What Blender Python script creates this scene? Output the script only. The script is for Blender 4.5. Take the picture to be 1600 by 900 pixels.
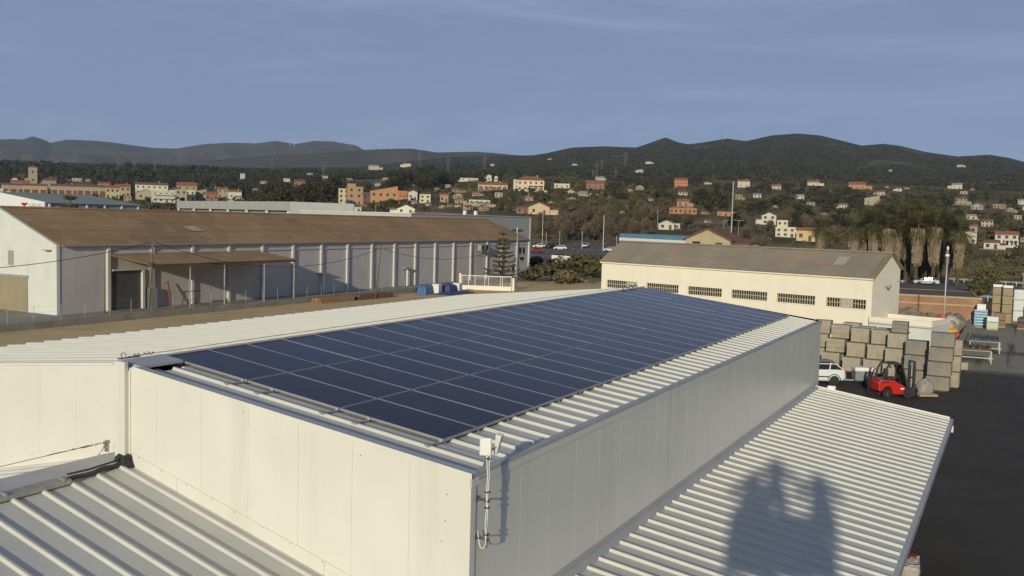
import bpy, bmesh, math, random
from mathutils import Vector, Matrix, noise

for _o in list(bpy.data.objects):
    bpy.data.objects.remove(_o)
SC = bpy.context.scene
COL = SC.collection
R = math.radians

# ------------------------------------------------------------------ camera
F_PX = 1478.73
CAM = Vector((13.283, -11.872, 10.377))
_yaw, _pit, _rol = -0.48916, -0.07212, 0.02693
_f = Vector((math.sin(_yaw) * math.cos(_pit), math.cos(_yaw) * math.cos(_pit), math.sin(_pit)))
_r0 = Vector((math.cos(_yaw), -math.sin(_yaw), 0))
_u0 = _r0.cross(_f)
C_R = _r0 * math.cos(_rol) + _u0 * math.sin(_rol)
C_U = _u0 * math.cos(_rol) - _r0 * math.sin(_rol)
C_F = _f
cam_d = bpy.data.cameras.new('camera')
cam_d.sensor_width = 36.0
cam_d.lens = 36.0 * F_PX / 1600.0
cam_d.clip_start = 0.05
cam_d.clip_end = 40000
cam_o = bpy.data.objects.new('camera', cam_d)
COL.objects.link(cam_o)
cam_o.matrix_world = Matrix(((C_R.x, C_U.x, -C_F.x, CAM.x), (C_R.y, C_U.y, -C_F.y, CAM.y),
                             (C_R.z, C_U.z, -C_F.z, CAM.z), (0, 0, 0, 1)))
SC.camera = cam_o

# ------------------------------------------------------------------ sky and sun
SUN_AZ, SUN_EL = -12.3, 13.7          # heading of the light from +Y towards +X, height of the sun
SUN_DIR = Vector((math.sin(R(SUN_AZ)) * math.cos(R(SUN_EL)), math.cos(R(SUN_AZ)) * math.cos(R(SUN_EL)), -math.sin(R(SUN_EL))))
W = bpy.data.worlds.new('World')
SC.world = W
W.use_nodes = True
wn, wl = W.node_tree.nodes, W.node_tree.links
wn.clear()
w_out = wn.new('ShaderNodeOutputWorld')
w_bg = wn.new('ShaderNodeBackground')
w_sky = wn.new('ShaderNodeTexSky')
w_sky.sky_type = 'NISHITA'
w_sky.sun_disc = False
w_sky.sun_elevation = R(SUN_EL)
w_sky.sun_rotation = R(180 + SUN_AZ)
w_sky.altitude = 60
w_sky.air_density = 0.65
w_sky.dust_density = 0.0
w_sky.ozone_density = 6.0
w_bg.inputs['Strength'].default_value = 0.05
# a thin veil of high cloud over the blue
w_tc = wn.new('ShaderNodeTexCoord')
w_map = wn.new('ShaderNodeMapping')
w_map.inputs['Scale'].default_value = (1.6, 1.6, 9.0)
w_map.inputs['Rotation'].default_value = (0.25, 0.12, 0.5)
w_no = wn.new('ShaderNodeTexNoise')
w_no.inputs['Scale'].default_value = 1.7
w_no.inputs['Detail'].default_value = 7
w_no.inputs['Roughness'].default_value = 0.62
w_no.inputs['Distortion'].default_value = 0.5
w_rmp = wn.new('ShaderNodeMapRange')
w_rmp.inputs['From Min'].default_value = 0.40
w_rmp.inputs['From Max'].default_value = 0.85
w_rmp.inputs['To Min'].default_value = 0.86
w_rmp.inputs['To Max'].default_value = 1.0
w_mix = wn.new('ShaderNodeMixRGB')
w_mix.blend_type = 'MIX'
w_mix.inputs[2].default_value = (5.45, 7.35, 11.5, 1)
wl.new(w_tc.outputs['Generated'], w_map.inputs['Vector'])
wl.new(w_map.outputs[0], w_no.inputs['Vector'])
wl.new(w_no.outputs['Fac'], w_rmp.inputs['Value'])
# the veil thins towards the zenith, as the sight line through it shortens
w_sx = wn.new('ShaderNodeSeparateXYZ')
wl.new(w_tc.outputs['Generated'], w_sx.inputs[0])
w_ab = wn.new('ShaderNodeMath'); w_ab.operation = 'MAXIMUM'; w_ab.inputs[1].default_value = 0.0
wl.new(w_sx.outputs['Z'], w_ab.inputs[0])
w_a1 = wn.new('ShaderNodeMath'); w_a1.operation = 'ADD'; w_a1.inputs[1].default_value = 0.06
wl.new(w_ab.outputs[0], w_a1.inputs[0])
w_dv = wn.new('ShaderNodeMath'); w_dv.operation = 'DIVIDE'; w_dv.inputs[0].default_value = -0.62
wl.new(w_a1.outputs[0], w_dv.inputs[1])
w_ex = wn.new('ShaderNodeMath'); w_ex.operation = 'EXPONENT'
wl.new(w_dv.outputs[0], w_ex.inputs[0])
w_om = wn.new('ShaderNodeMath'); w_om.operation = 'SUBTRACT'; w_om.inputs[0].default_value = 1.0
wl.new(w_ex.outputs[0], w_om.inputs[1])
w_ml = wn.new('ShaderNodeMath'); w_ml.operation = 'MULTIPLY'
wl.new(w_om.outputs[0], w_ml.inputs[0]); wl.new(w_rmp.outputs[0], w_ml.inputs[1])
wl.new(w_ml.outputs[0], w_mix.inputs[0])
wl.new(w_sky.outputs[0], w_mix.inputs[1])
w_map2 = wn.new('ShaderNodeMapping')
w_map2.inputs['Scale'].default_value = (0.9, 2.6, 11.0)
w_map2.inputs['Rotation'].default_value = (0.16, -0.22, 0.9)
w_no2 = wn.new('ShaderNodeTexNoise')
w_no2.inputs['Scale'].default_value = 1.5
w_no2.inputs['Detail'].default_value = 9
w_no2.inputs['Roughness'].default_value = 0.66
w_no2.inputs['Distortion'].default_value = 1.1
w_rm2 = wn.new('ShaderNodeMapRange')
w_rm2.inputs['From Min'].default_value = 0.48
w_rm2.inputs['From Max'].default_value = 0.80
w_rm2.inputs['To Max'].default_value = 0.75
w_mx2 = wn.new('ShaderNodeMixRGB')
w_mx2.inputs[2].default_value = (7.9, 9.5, 13.8, 1)
wl.new(w_tc.outputs['Generated'], w_map2.inputs['Vector'])
wl.new(w_map2.outputs[0], w_no2.inputs['Vector'])
wl.new(w_no2.outputs['Fac'], w_rm2.inputs['Value'])
wl.new(w_rm2.outputs[0], w_mx2.inputs[0])
wl.new(w_mix.outputs[0], w_mx2.inputs[1])
wl.new(w_mx2.outputs[0], w_bg.inputs['Color'])
wl.new(w_bg.outputs[0], w_out.inputs['Surface'])

sun_d = bpy.data.lights.new('sun', 'SUN')
sun_d.energy = 4.12
sun_d.angle = R(0.75)
sun_d.color = (1.0, 0.935, 0.725)
sun_o = bpy.data.objects.new('sun', sun_d)
COL.objects.link(sun_o)
sun_o.rotation_euler = SUN_DIR.to_track_quat('-Z', 'Y').to_euler()
sun_o.location = (0, -40, 60)

SC.view_settings.view_transform = 'Standard'
SC.view_settings.look = 'None'
SC.view_settings.exposure = -0.22
SC.view_settings.gamma = 1.0
SC.view_settings.use_curve_mapping = False
SC.render.engine = 'CYCLES'
SC.cycles.max_bounces = 6
SC.cycles.diffuse_bounces = 3
SC.cycles.glossy_bounces = 3
SC.cycles.transmission_bounces = 4
SC.cycles.transparent_max_bounces = 6
SC.cycles.volume_bounces = 0
SC.cycles.sample_clamp_indirect = 4

# ------------------------------------------------------------------ helpers
def pix_dir(px, py):
    return C_F + C_R * ((px - 800) / F_PX) - C_U * ((py - 450) / F_PX)

def pix_plane(px, py, axis, val):
    d = pix_dir(px, py)
    return CAM + d * ((val - CAM[axis]) / d[axis])

def sheen(c):
    return (c[0], c[1], c[2], 1.0)

MATS = {}
def mat(name, col, rough=0.8, metal=0.0, col2=None, scale=3.0, detail=5.0, lo=0.35, hi=0.65, bump=0.0,
        bscale=None, spec=0.5, coord='Object', stretch=None, streak=None, col3=None, scale3=0.6, lo3=0.5, hi3=0.7):
    """Principled material: base colour mixed with one or two noise-shaped second colours plus fine relief."""
    if name in MATS:
        return MATS[name]
    m = bpy.data.materials.new(name)
    m.use_nodes = True
    n, l = m.node_tree.nodes, m.node_tree.links
    b = n['Principled BSDF']
    b.inputs['Roughness'].default_value = rough
    b.inputs['Metallic'].default_value = metal
    b.inputs['Specular IOR Level'].default_value = spec
    b.inputs['Base Color'].default_value = sheen(col)
    tc = n.new('ShaderNodeTexCoord')
    src = tc.outputs[coord]
    if stretch:
        mp = n.new('ShaderNodeMapping')
        mp.inputs['Scale'].default_value = stretch
        l.new(src, mp.inputs['Vector'])
        vec = mp.outputs[0]
    else:
        vec = src
    last = None
    def layer(prev, c_prev, c2, sc, lo_, hi_, v):
        no = n.new('ShaderNodeTexNoise')
        no.inputs['Scale'].default_value = sc
        no.inputs['Detail'].default_value = detail
        no.inputs['Roughness'].default_value = 0.6
        l.new(v, no.inputs['Vector'])
        mr = n.new('ShaderNodeMapRange')
        mr.inputs['From Min'].default_value = lo_
        mr.inputs['From Max'].default_value = hi_
        l.new(no.outputs['Fac'], mr.inputs['Value'])
        mx = n.new('ShaderNodeMixRGB')
        if prev is None:
            mx.inputs[1].default_value = sheen(c_prev)
        else:
            l.new(prev, mx.inputs[1])
        mx.inputs[2].default_value = sheen(c2)
        l.new(mr.outputs[0], mx.inputs[0])
        return mx.outputs[0]
    if col2:
        last = layer(None, col, col2, scale, lo, hi, vec)
    if col3:
        last = layer(last, col, col3, scale3, lo3, hi3, src)
    if streak:
        mp2 = n.new('ShaderNodeMapping')
        mp2.inputs['Scale'].default_value = (2.2, 2.2, 0.12)
        l.new(src, mp2.inputs['Vector'])
        last = layer(last, col, streak, 1.0, 0.55, 0.85, mp2.outputs[0])
    if last is not None:
        l.new(last, b.inputs['Base Color'])
    if bump:
        no = n.new('ShaderNodeTexNoise')
        no.inputs['Scale'].default_value = bscale or scale * 6
        no.inputs['Detail'].default_value = 4
        l.new(src, no.inputs['Vector'])
        bp = n.new('ShaderNodeBump')
        bp.inputs['Strength'].default_value = bump
        bp.inputs['Distance'].default_value = 0.05
        l.new(no.outputs['Fac'], bp.inputs['Height'])
        l.new(bp.outputs[0], b.inputs['Normal'])
    MATS[name] = m
    return m

class MB:
    """Collects geometry for one mesh object."""
    def __init__(self):
        self.v, self.f, self.m = [], [], []
        self.mi = 0
    def quad(self, *pts):
        i = len(self.v)
        self.v += [tuple(p) for p in pts]
        self.f.append(tuple(range(i, i + len(pts))))
        self.m.append(self.mi)
        return self
    def box(self, x0, x1, y0, y1, z0, z1, M=None):
        c = [(x0, y0, z0), (x1, y0, z0), (x1, y1, z0), (x0, y1, z0), (x0, y0, z1), (x1, y0, z1), (x1, y1, z1), (x0, y1, z1)]
        if M is not None:
            c = [tuple(M @ Vector(p)) for p in c]
        return self.hexa(c)
    def hexa(self, c):
        i = len(self.v)
        self.v += [tuple(p) for p in c]
        for q in ((3, 2, 1, 0), (4, 5, 6, 7), (0, 1, 5, 4), (1, 2, 6, 5), (2, 3, 7, 6), (3, 0, 4, 7)):
            self.f.append(tuple(i + k for k in q))
            self.m.append(self.mi)
        return self
    def prism(self, poly, axis, a, b):
        """poly: 2D points (counter-clockwise) extruded along axis from a to b."""
        n = len(poly)
        i = len(self.v)
        def P(p, t):
            if axis == 0: return (t, p[0], p[1])
            if axis == 1: return (p[0], t, p[1])
            return (p[0], p[1], t)
        self.v += [P(p, a) for p in poly] + [P(p, b) for p in poly]
        self.f.append(tuple(i + k for k in range(n)))
        self.f.append(tuple(i + n + k for k in reversed(range(n))))
        self.m += [self.mi] * 2
        for k in range(n):
            k2 = (k + 1) % n
            self.f.append((i + k2, i + k, i + n + k, i + n + k2))
            self.m.append(self.mi)
        return self
    def tube(self, pts, r, n=8, caps=True):
        pts = [Vector(p) for p in pts]
        rs = r if isinstance(r, (list, tuple)) else [r] * len(pts)
        i0 = len(self.v)
        prev = None
        for k, p in enumerate(pts):
            t = (pts[min(k + 1, len(pts) - 1)] - pts[max(k - 1, 0)]).normalized()
            a = t.orthogonal().normalized() if prev is None else (prev - t * prev.dot(t)).normalized()
            prev = a
            b = t.cross(a)
            for j in range(n):
                w = 2 * math.pi * j / n
                self.v.append(tuple(p + (a * math.cos(w) + b * math.sin(w)) * rs[k]))
        for k in range(len(pts) - 1):
            for j in range(n):
                j2 = (j + 1) % n
                self.f.append((i0 + k * n + j, i0 + k * n + j2, i0 + (k + 1) * n + j2, i0 + (k + 1) * n + j))
                self.m.append(self.mi)
        if caps:
            self.f.append(tuple(i0 + j for j in reversed(range(n))))
            self.f.append(tuple(i0 + (len(pts) - 1) * n + j for j in range(n)))
            self.m += [self.mi] * 2
        return self
    def bar(self, a, b, w, h=None):
        """square bar between two points"""
        a, b = Vector(a), Vector(b)
        h = h or w
        t = (b - a).normalized()
        s = t.cross(Vector((0, 0, 1)))
        if s.length < 1e-4:
            s = Vector((1, 0, 0))
        s.normalize()
        u = s.cross(t)
        c = []
        for q in (a, b):
            c += [q - s * w / 2 - u * h / 2, q + s * w / 2 - u * h / 2, q + s * w / 2 + u * h / 2, q - s * w / 2 + u * h / 2]
        return self.hexa(c)
    def lathe(self, prof, axis='z', n=16, c=(0, 0, 0)):
        """prof: list of (radius, height)"""
        i0 = len(self.v)
        for r, h in prof:
            for j in range(n):
                w = 2 * math.pi * j / n
                a, b = r * math.cos(w), r * math.sin(w)
                if axis == 'z': p = (c[0] + a, c[1] + b, c[2] + h)
                elif axis == 'x': p = (c[0] + h, c[1] + a, c[2] + b)
                else: p = (c[0] + b, c[1] + h, c[2] + a)
                self.v.append(p)
        for k in range(len(prof) - 1):
            for j in range(n):
                j2 = (j + 1) % n
                self.f.append((i0 + k * n + j, i0 + k * n + j2, i0 + (k + 1) * n + j2, i0 + (k + 1) * n + j))
                self.m.append(self.mi)
        self.f.append(tuple(i0 + j for j in reversed(range(n))))
        self.f.append(tuple(i0 + (len(prof) - 1) * n + j for j in range(n)))
        self.m += [self.mi] * 2
        return self
    def mesh(self, name, ms, smooth=False):
        me = bpy.data.meshes.new(name)
        me.from_pydata(self.v, [], self.f)
        for m in (ms if isinstance(ms, (list, tuple)) else [ms]):
            me.materials.append(m)
        if isinstance(ms, (list, tuple)) and len(ms) > 1:
            me.polygons.foreach_set('material_index', self.m)
        if smooth:
            me.polygons.foreach_set('use_smooth', [True] * len(me.polygons))
        me.update()
        return me
    def build(self, name, ms, parent=None, smooth=False, bevel=0.0, segs=2, loc=None, rz=0.0):
        me = self.mesh(name, ms, smooth)
        if bevel or smooth:
            bm = bmesh.new()
            bm.from_mesh(me)
            bmesh.ops.recalc_face_normals(bm, faces=bm.faces)
            bm.to_mesh(me)
            bm.free()
        o = put(name, me, parent, loc, rz)
        if bevel:
            md = o.modifiers.new('bevel', 'BEVEL')
            md.width = bevel
            md.segments = segs
            md.limit_method = 'ANGLE'
            md.angle_limit = R(40)
        return o

def put(name, me, parent=None, loc=None, rz=0.0):
    o = bpy.data.objects.new(name, me)
    COL.objects.link(o)
    if parent is not None:
        o.parent = parent
    if loc is not None:
        o.location = loc
    if rz:
        o.rotation_euler = (0, 0, rz)
    return o

def tag(o, label=None, cat=None, group=None, kind=None):
    if label: o['label'] = label
    if cat: o['category'] = cat
    if group: o['group'] = group
    if kind: o['kind'] = kind
    return o

def thing(name, label, cat, loc=(0, 0, 0), rz=0.0, group=None):
    o = bpy.data.objects.new(name, None)
    o.empty_display_size = 0.3
    COL.objects.link(o)
    o.location = loc
    o.rotation_euler = (0, 0, rz)
    return tag(o, label, cat, group)

_kids = {}
def copy_tree(o, parent=None):
    c = o.copy()
    COL.objects.link(c)
    if parent is not None:
        c.parent = parent
    for ch in list(o.children):
        copy_tree(ch, c)
    return c

ORD = ['first', 'second', 'third', 'fourth', 'fifth', 'sixth', 'seventh', 'eighth', 'ninth', 'tenth', 'eleventh', 'twelfth',
       'thirteenth', 'fourteenth', 'fifteenth', 'sixteenth', 'seventeenth', 'eighteenth', 'nineteenth', 'twentieth',
       'twenty-first', 'twenty-second', 'twenty-third', 'twenty-fourth', 'twenty-fifth', 'twenty-sixth', 'twenty-seventh', 'twenty-eighth', 'twenty-ninth',
       'thirtieth', 'thirty-first', 'thirty-second', 'thirty-third', 'thirty-fourth', 'thirty-fifth', 'thirty-sixth']

# ------------------------------------------------------------------ terrain height
_TX = [-900, -300, 0, 400, 800, 1200, 1600, 2000, 2600]
def _az(px):
    d = pix_dir(px, 345)
    return math.atan2(d.x, d.y)
_TA = [_az(x) for x in _TX]
_TR = [0, 175, 215, 300, 380, 480, 650, 900, 1300, 1900, 2300, 2700, 3000, 3400, 3900]
_TZ = [
    [0, 0, 0, 1, 3, 6, 12, 20, 34, 60, 66, 60, 50, 40, 30],          # -900
    [0, 0, 0, 1, 3, 7, 13, 21, 36, 74, 80, 70, 60, 50, 40],          # -300
    [0, 0, 0, 1, 3.5, 8.5, 14.5, 22, 40, 84, 90, 80, 66, 55, 45],    # 0
    [0, 0, 0, 1, 4, 9, 14.5, 24, 48, 88, 94, 90, 80, 66, 50],        # 400
    [0, 0, 0, 1.5, 6, 14.5, 30, 45, 68, 108, 138, 160, 150, 120, 80],  # 800
    [0, 0, 0, 1, 5, 13.5, 24, 40, 70, 128, 175, 236, 250, 200, 130],   # 1200
    [0, 0, 0, 0.5, 2.5, 7, 15, 28, 56, 106, 150, 206, 220, 180, 110],  # 1600
    [0, 0, 0, 0.5, 2.5, 7, 15, 28, 52, 90, 120, 160, 170, 140, 90],   # 2000
    [0, 0, 0, 0.5, 2.5, 6, 12, 22, 40, 70, 90, 110, 110, 100, 80],   # 2600
]
# crest of the near hills as seen against the sky (image x, image y), used to set the ridge height at 2800 m
_RIDGE = [(-300, 262), (300, 262), (560, 262), (640, 252), (700, 246), (760, 243), (800, 244), (830, 243), (850, 240), (890, 231), (940, 229),
          (990, 231), (1010, 224), (1035, 215), (1055, 223), (1070, 226), (1100, 222), (1130, 217), (1160, 221), (1200, 212),
          (1240, 209), (1275, 212), (1300, 218), (1340, 228), (1375, 225), (1400, 228), (1440, 238), (1490, 245), (1540, 242),
          (1570, 247), (1600, 255), (1680, 262), (1900, 280), (2400, 300)]
def _hor(px):
    return 321.72 + 0.026928 * px
RIDGE_R = 2750.0
_RA = [(_az(x), CAM.z + (_hor(x) - y) / F_PX * RIDGE_R * math.cos(_az(x) - _yaw)) for x, y in _RIDGE]
def _lerp(t, xs, ys):
    if t <= xs[0]: return ys[0]
    for k in range(len(xs) - 1):
        if t <= xs[k + 1]:
            u = (t - xs[k]) / (xs[k + 1] - xs[k])
            return ys[k] * (1 - u) + ys[k + 1] * u
    return ys[-1]
_RAx, _RAz = [a for a, _ in _RA], [z for _, z in _RA]
def terr(x, y):
    dx, dy = x - CAM.x, y - CAM.y
    r = math.hypot(dx, dy)
    if r < 175: return 0.0
    a = math.atan2(dx, dy)
    if a > R(120): a -= 2 * math.pi
    zs = [_lerp(r, _TR, row) for row in _TZ]
    z = _lerp(a, _TA, zs)
    if r > 1900:
        zr = _lerp(a, _RAx, _RAz)
        z19 = _lerp(a, _TA, [row[9] for row in _TZ])
        if r <= RIDGE_R:
            u = (r - 1900) / (RIDGE_R - 1900)
            z = z19 + (zr - z19) * (u ** 1.15)
        else:
            z = zr * max(0.25, 1 - (r - RIDGE_R) / 1200.0)
    k = min(1.0, max(0.0, (r - 400) / 900.0))
    fade = 1.0 - math.exp(-((r - RIDGE_R) / 260.0) ** 2)
    z += k * fade * 13.0 * noise.noise(Vector((x / 260.0, y / 260.0, 3.1))) + k * fade * 4.5 * noise.noise(Vector((x / 85.0, y / 85.0, 7.7)))
    return z
def ground_at(px, py, r0=150.0):
    """where the line of sight through an image point meets the terrain"""
    d = pix_dir(px, py)
    h = math.hypot(d.x, d.y)
    r = r0
    while r < 3200:
        p = CAM + d * (r / h)
        if p.z <= terr(p.x, p.y):
            break
        r += 4 if r < 900 else 12
    p = CAM + d * (r / h)
    return Vector((p.x, p.y, terr(p.x, p.y))), r * math.cos(math.atan2(d.x, d.y) - _yaw)
# ------------------------------------------------------------------ materials of the near buildings
M_WALL = mat('painted_panel_white', (0.735, 0.705, 0.625), rough=0.36, col2=(0.69, 0.66, 0.58), scale=0.8, streak=(0.60, 0.57, 0.49), spec=0.35)
M_ROOF = mat('painted_roof_sheet', (0.60, 0.58, 0.52), rough=0.5, col2=(0.54, 0.52, 0.465), scale=0.9, col3=(0.49, 0.47, 0.41), scale3=3.0, lo3=0.6, hi3=0.9, spec=0.16)
M_FLASH = mat('grey_flashing', (0.46, 0.445, 0.43), rough=0.45, col2=(0.40, 0.39, 0.375), scale=1.5, spec=0.5)
M_ALU = mat('aluminium', (0.50, 0.50, 0.56), rough=0.5, metal=0.3, col2=(0.43, 0.43, 0.49), scale=4)
M_GALV = mat('galvanised_steel', (0.42, 0.41, 0.38), rough=0.55, metal=0.5, col2=(0.34, 0.33, 0.3), scale=9)
M_BLACK = mat('black_rubber', (0.018, 0.018, 0.02), rough=0.55, col2=(0.03, 0.03, 0.03), scale=10)
M_PLAST = mat('antenna_plastic', (0.74, 0.72, 0.67), rough=0.45, col2=(0.7, 0.68, 0.63), scale=6)
M_STEEL = mat('stainless_wire', (0.3, 0.28, 0.25), rough=0.4, metal=0.8, col2=(0.2, 0.18, 0.16), scale=20)
M_CABLE = mat('white_cable', (0.75, 0.74, 0.7), rough=0.5, col2=(0.65, 0.64, 0.6), scale=20)

ZR, SR, SL = 7.80, 0.124, 0.097           # ridge height, right and left roof slopes
Y0, Y1, XR, XL = -1.07, 24.62, 6.98, -8.25
ZF, SF, SFL = 6.20, 0.2555, 0.22            # lower roof in front
def zr(x): return ZR - SR * x if x >= 0 else ZR + SL * x
def zf(x): return ZF - SF * x if x >= 0 else ZF + SFL * x

def rib_sheet(name, length, rib0, width=1.0, pitch=0.5, m=M_ROOF, h=0.046, thick=0.05):
    """roof sheet: runs along local +X, width along local +Y, ribs standing up at rib0 + k*pitch"""
    pr = [(0.001, 0)]
    y = rib0
    while y < width - 0.03:
        pr += [(y - 0.040, 0), (y - 0.020, h), (y + 0.020, h), (y + 0.040, 0)]
        y += pitch
    pr += [(width - 0.001, 0), (width - 0.001, -thick), (0.001, -thick)]
    mb = MB()
    mb.prism(list(pr), 0, 0.0, length)
    me = mb.mesh(name, m)
    bm = bmesh.new(); bm.from_mesh(me)
    bmesh.ops.recalc_face_normals(bm, faces=bm.faces)
    bm.to_mesh(me); bm.free()
    return me
def lay_sheets(name, me, parent, x0, z0, slope, ys, sign=1):
    """lays sheets side by side; sign -1 lays them towards -X"""
    a = math.atan(slope)
    for y in ys:
        o = put(name, me, parent)
        if sign > 0:
            o.location = (x0, y, z0)
            o.rotation_euler = (0, a, 0)
        else:
            o.location = (x0, y + 1.0, z0)
            o.rotation_euler = (0, a, math.pi)

# ================================================================== the building that carries the panels
main = thing('solar_building', 'white metal building under the solar panels, front wall in sun and long side in shade', 'building', (0, 0, 0))
# front wall: sandwich panels one metre wide, stepped down to the lower roof
xs = [XL] + list(range(-8, 7)) + [XR]
for a, b in zip(xs[:-1], xs[1:]):
    if b - a < 0.2:
        continue
    a2, b2 = a + 0.0012, b - 0.0012
    cuts = [a2, b2] if not (a2 < 0 < b2) else [a2, 0, b2]
    mb = MB()
    poly = [(x, zf(x) - 0.12) for x in cuts] + [(x, zr(x) - 0.012) for x in reversed(cuts)]
    mb.prism(poly, 1, Y0, Y0 + 0.06)
    mb.build('wall_panel', M_WALL, main, bevel=0.002, segs=1)
# backing behind the joints and the lower wall down to the ground
mb = MB()
mb.prism([(XL + 0.02, 0.0), (XR - 0.02, 0.0), (XR - 0.02, zr(XR) - 0.05), (0, ZR - 0.05), (XL + 0.02, zr(XL) - 0.05)], 1, Y0 + 0.061, Y0 + 0.10)
mb.build('wall_core', M_WALL, main)
# long side walls
ys = [Y0] + [k - 0.58 for k in range(0, 25)] + [24.42, Y1]
for a, b in zip(ys[:-1], ys[1:]):
    mb = MB().box(XR - 0.06, XR, a + 0.0008, b - 0.0008, 4.30, zr(XR) - 0.04)
    mb.build('wall_panel', M_WALL, main, bevel=0.002, segs=1)
mb = MB().box(XR - 0.10, XR - 0.061, Y0 + 0.101, Y1 - 0.05, 0.0, zr(XR) - 0.05)
mb.box(XL, XL + 0.06, Y0 + 0.101, Y1 - 0.05, 0.0, zr(XL) - 0.05)
mb.box(XL + 0.061, XR - 0.101, Y1 - 0.06, Y1, 0.0, zr(XL) - 0.05)
mb.prism([(XL + .061, zr(XL) - 0.05), (XR - .101, zr(XL) - .05), (XR - .101, zr(XR) - 0.045), (0, ZR - 0.05)], 1, Y1 - 0.06, Y1)
mb.build('rear_wall', M_WALL, main)
# roof sheets, right slope (ribs at .07 and .57) and left slope
LR = 6.79 * math.sqrt(1 + SR * SR)
me = rib_sheet('roof_sheet', LR, 0.32)
lay_sheets('roof_sheet', me, main, 0.0, ZR - 0.104, SR, [float(k) for k in range(0, 24)])
me_f = rib_sheet('roof_sheet', LR - 0.62, 0.235, width=0.58)
lay_sheets('roof_sheet', me_f, main, 0.60, zr(0.60) - 0.076, SR, [-0.581])
me_e = rib_sheet('roof_sheet', LR, 0.32, width=0.5)
lay_sheets('roof_sheet', me_e, main, 0.0, ZR - 0.104, SR, [24.0])
LL = 8.45 * math.sqrt(1 + SL * SL)
me = rib_sheet('roof_sheet', LL, 0.30)
lay_sheets('roof_sheet', me, main, 0.0, ZR - 0.048, SL, [float(k) - 1.0 for k in range(0, 25)] + [], -1)
me_e = rib_sheet('roof_sheet', LL, 0.30, width=0.6)
for yy in (24.0,):
    o = put('roof_sheet', me_e, main); o.location = (0.0, yy + 0.6, ZR - 0.048); o.rotation_euler = (0, math.atan(SL), math.pi)
# gable coping along the front wall, with a crease
def strip_x(mb, x0, x1, ya, yb, dz, th, zfun=zr):
    mb.hexa([(x0, ya, zfun(x0) + dz - th), (x1, ya, zfun(x1) + dz - th), (x1, yb, zfun(x1) + dz - th), (x0, yb, zfun(x0) + dz - th),
             (x0, ya, zfun(x0) + dz), (x1, ya, zfun(x1) + dz), (x1, yb, zfun(x1) + dz), (x0, yb, zfun(x0) + dz)])
mb = MB()
strip_x(mb, 0.47, 7.0, Y0 - 0.012, -0.90, 0.022, 0.03)
strip_x(mb, 0.47, 7.0, -0.898, -0.585, -0.062, 0.04)
mb.build('coping', M_FLASH, main, bevel=0.003, segs=1)
mb = MB()
strip_x(mb, 0.44, 7.012, Y0 - 0.020, Y0 - 0.0125, 0.034, 0.075)
mb.build('coping_drip', M_WALL, main)
mb = MB()
strip_x(mb, XL - 0.1, -0.02, Y0 - 0.018, Y0 + 0.065, -0.0, 0.05)
mb.build('verge_trim', M_WALL, main, bevel=0.003, segs=1)
# ridge capping: raised plate at the front, plain white cap along the array
mb = MB()
mb.prism([(0.02, ZR + 0.03), (0.50, zr(0.5) + 0.035), (0.50, zr(0.5) - 0.015), (0.02, ZR - 0.03)], 1, -0.97, -0.06)
mb.build('ridge_end_plate', M_FLASH, main, bevel=0.003, segs=1)
mb = MB()
mb.prism([(-0.30, zr(-0.3) + 0.001), (-0.004, ZR + 0.022), (-0.004, ZR - 0.10), (-0.30, zr(-0.3) - 0.03)], 1, -1.0, Y1)
mb.build('ridge_cap', M_WALL, main, bevel=0.003, segs=1)
# eave trim and gutter on the right side, gutter on the left
mb = MB()
mb.hexa([(6.80, Y0 + .03, zr(6.8) - 0.130), (XR + 0.015, Y0 + .03, zr(XR) - 0.055), (XR + 0.015, Y1, zr(XR) - 0.055), (6.80, Y1, zr(6.8) - 0.130),
         (6.80, Y0 + .03, zr(6.8) - 0.058), (XR + 0.015, Y0 + .03, zr(XR) + 0.004), (XR + 0.015, Y1, zr(XR) + 0.004), (6.80, Y1, zr(6.8) - 0.058)])
mb.build('eave_trim', M_FLASH, main, bevel=0.003, segs=1)
MB().box(XR + 0.003, XR + 0.012, Y0 + 0.02, Y1, zr(XR) - 0.17, zr(XR) - 0.056).build('eave_fascia', M_WALL, main)
mb = MB().box(XR + 0.003, XR + 0.016, Y0 - 0.004, Y0 + 0.13, 4.35, zr(XR) - 0.172)
mb.build('corner_trim', M_WALL, main)
mb = MB()
zg = zr(-8.45) - 0.06
mb.hexa([(-8.75, -1.0, zg - 0.16), (-8.44, -1.0, zg - 0.16), (-8.44, Y1, zg - 0.16), (-8.75, Y1, zg - 0.16),
         (-8.78, -1.0, zg), (-8.44, -1.0, zg), (-8.44, Y1, zg), (-8.78, Y1, zg)])
mb.build('gutter', M_FLASH, main, bevel=0.004, segs=1)
# square white duct up the front wall at the ridge
mb = MB().box(0.12, 0.36, Y0 - 0.10, Y0 - 0.022, 6.13, 7.85)
duct = mb.build('cable_duct', M_WALL, main, bevel=0.006)
mb = MB().box(0.345, 0.40, Y0 - 0.02, Y0 - 0.001, 6.15, 7.70)
mb.build('duct_backing', M_WALL, main)
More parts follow.
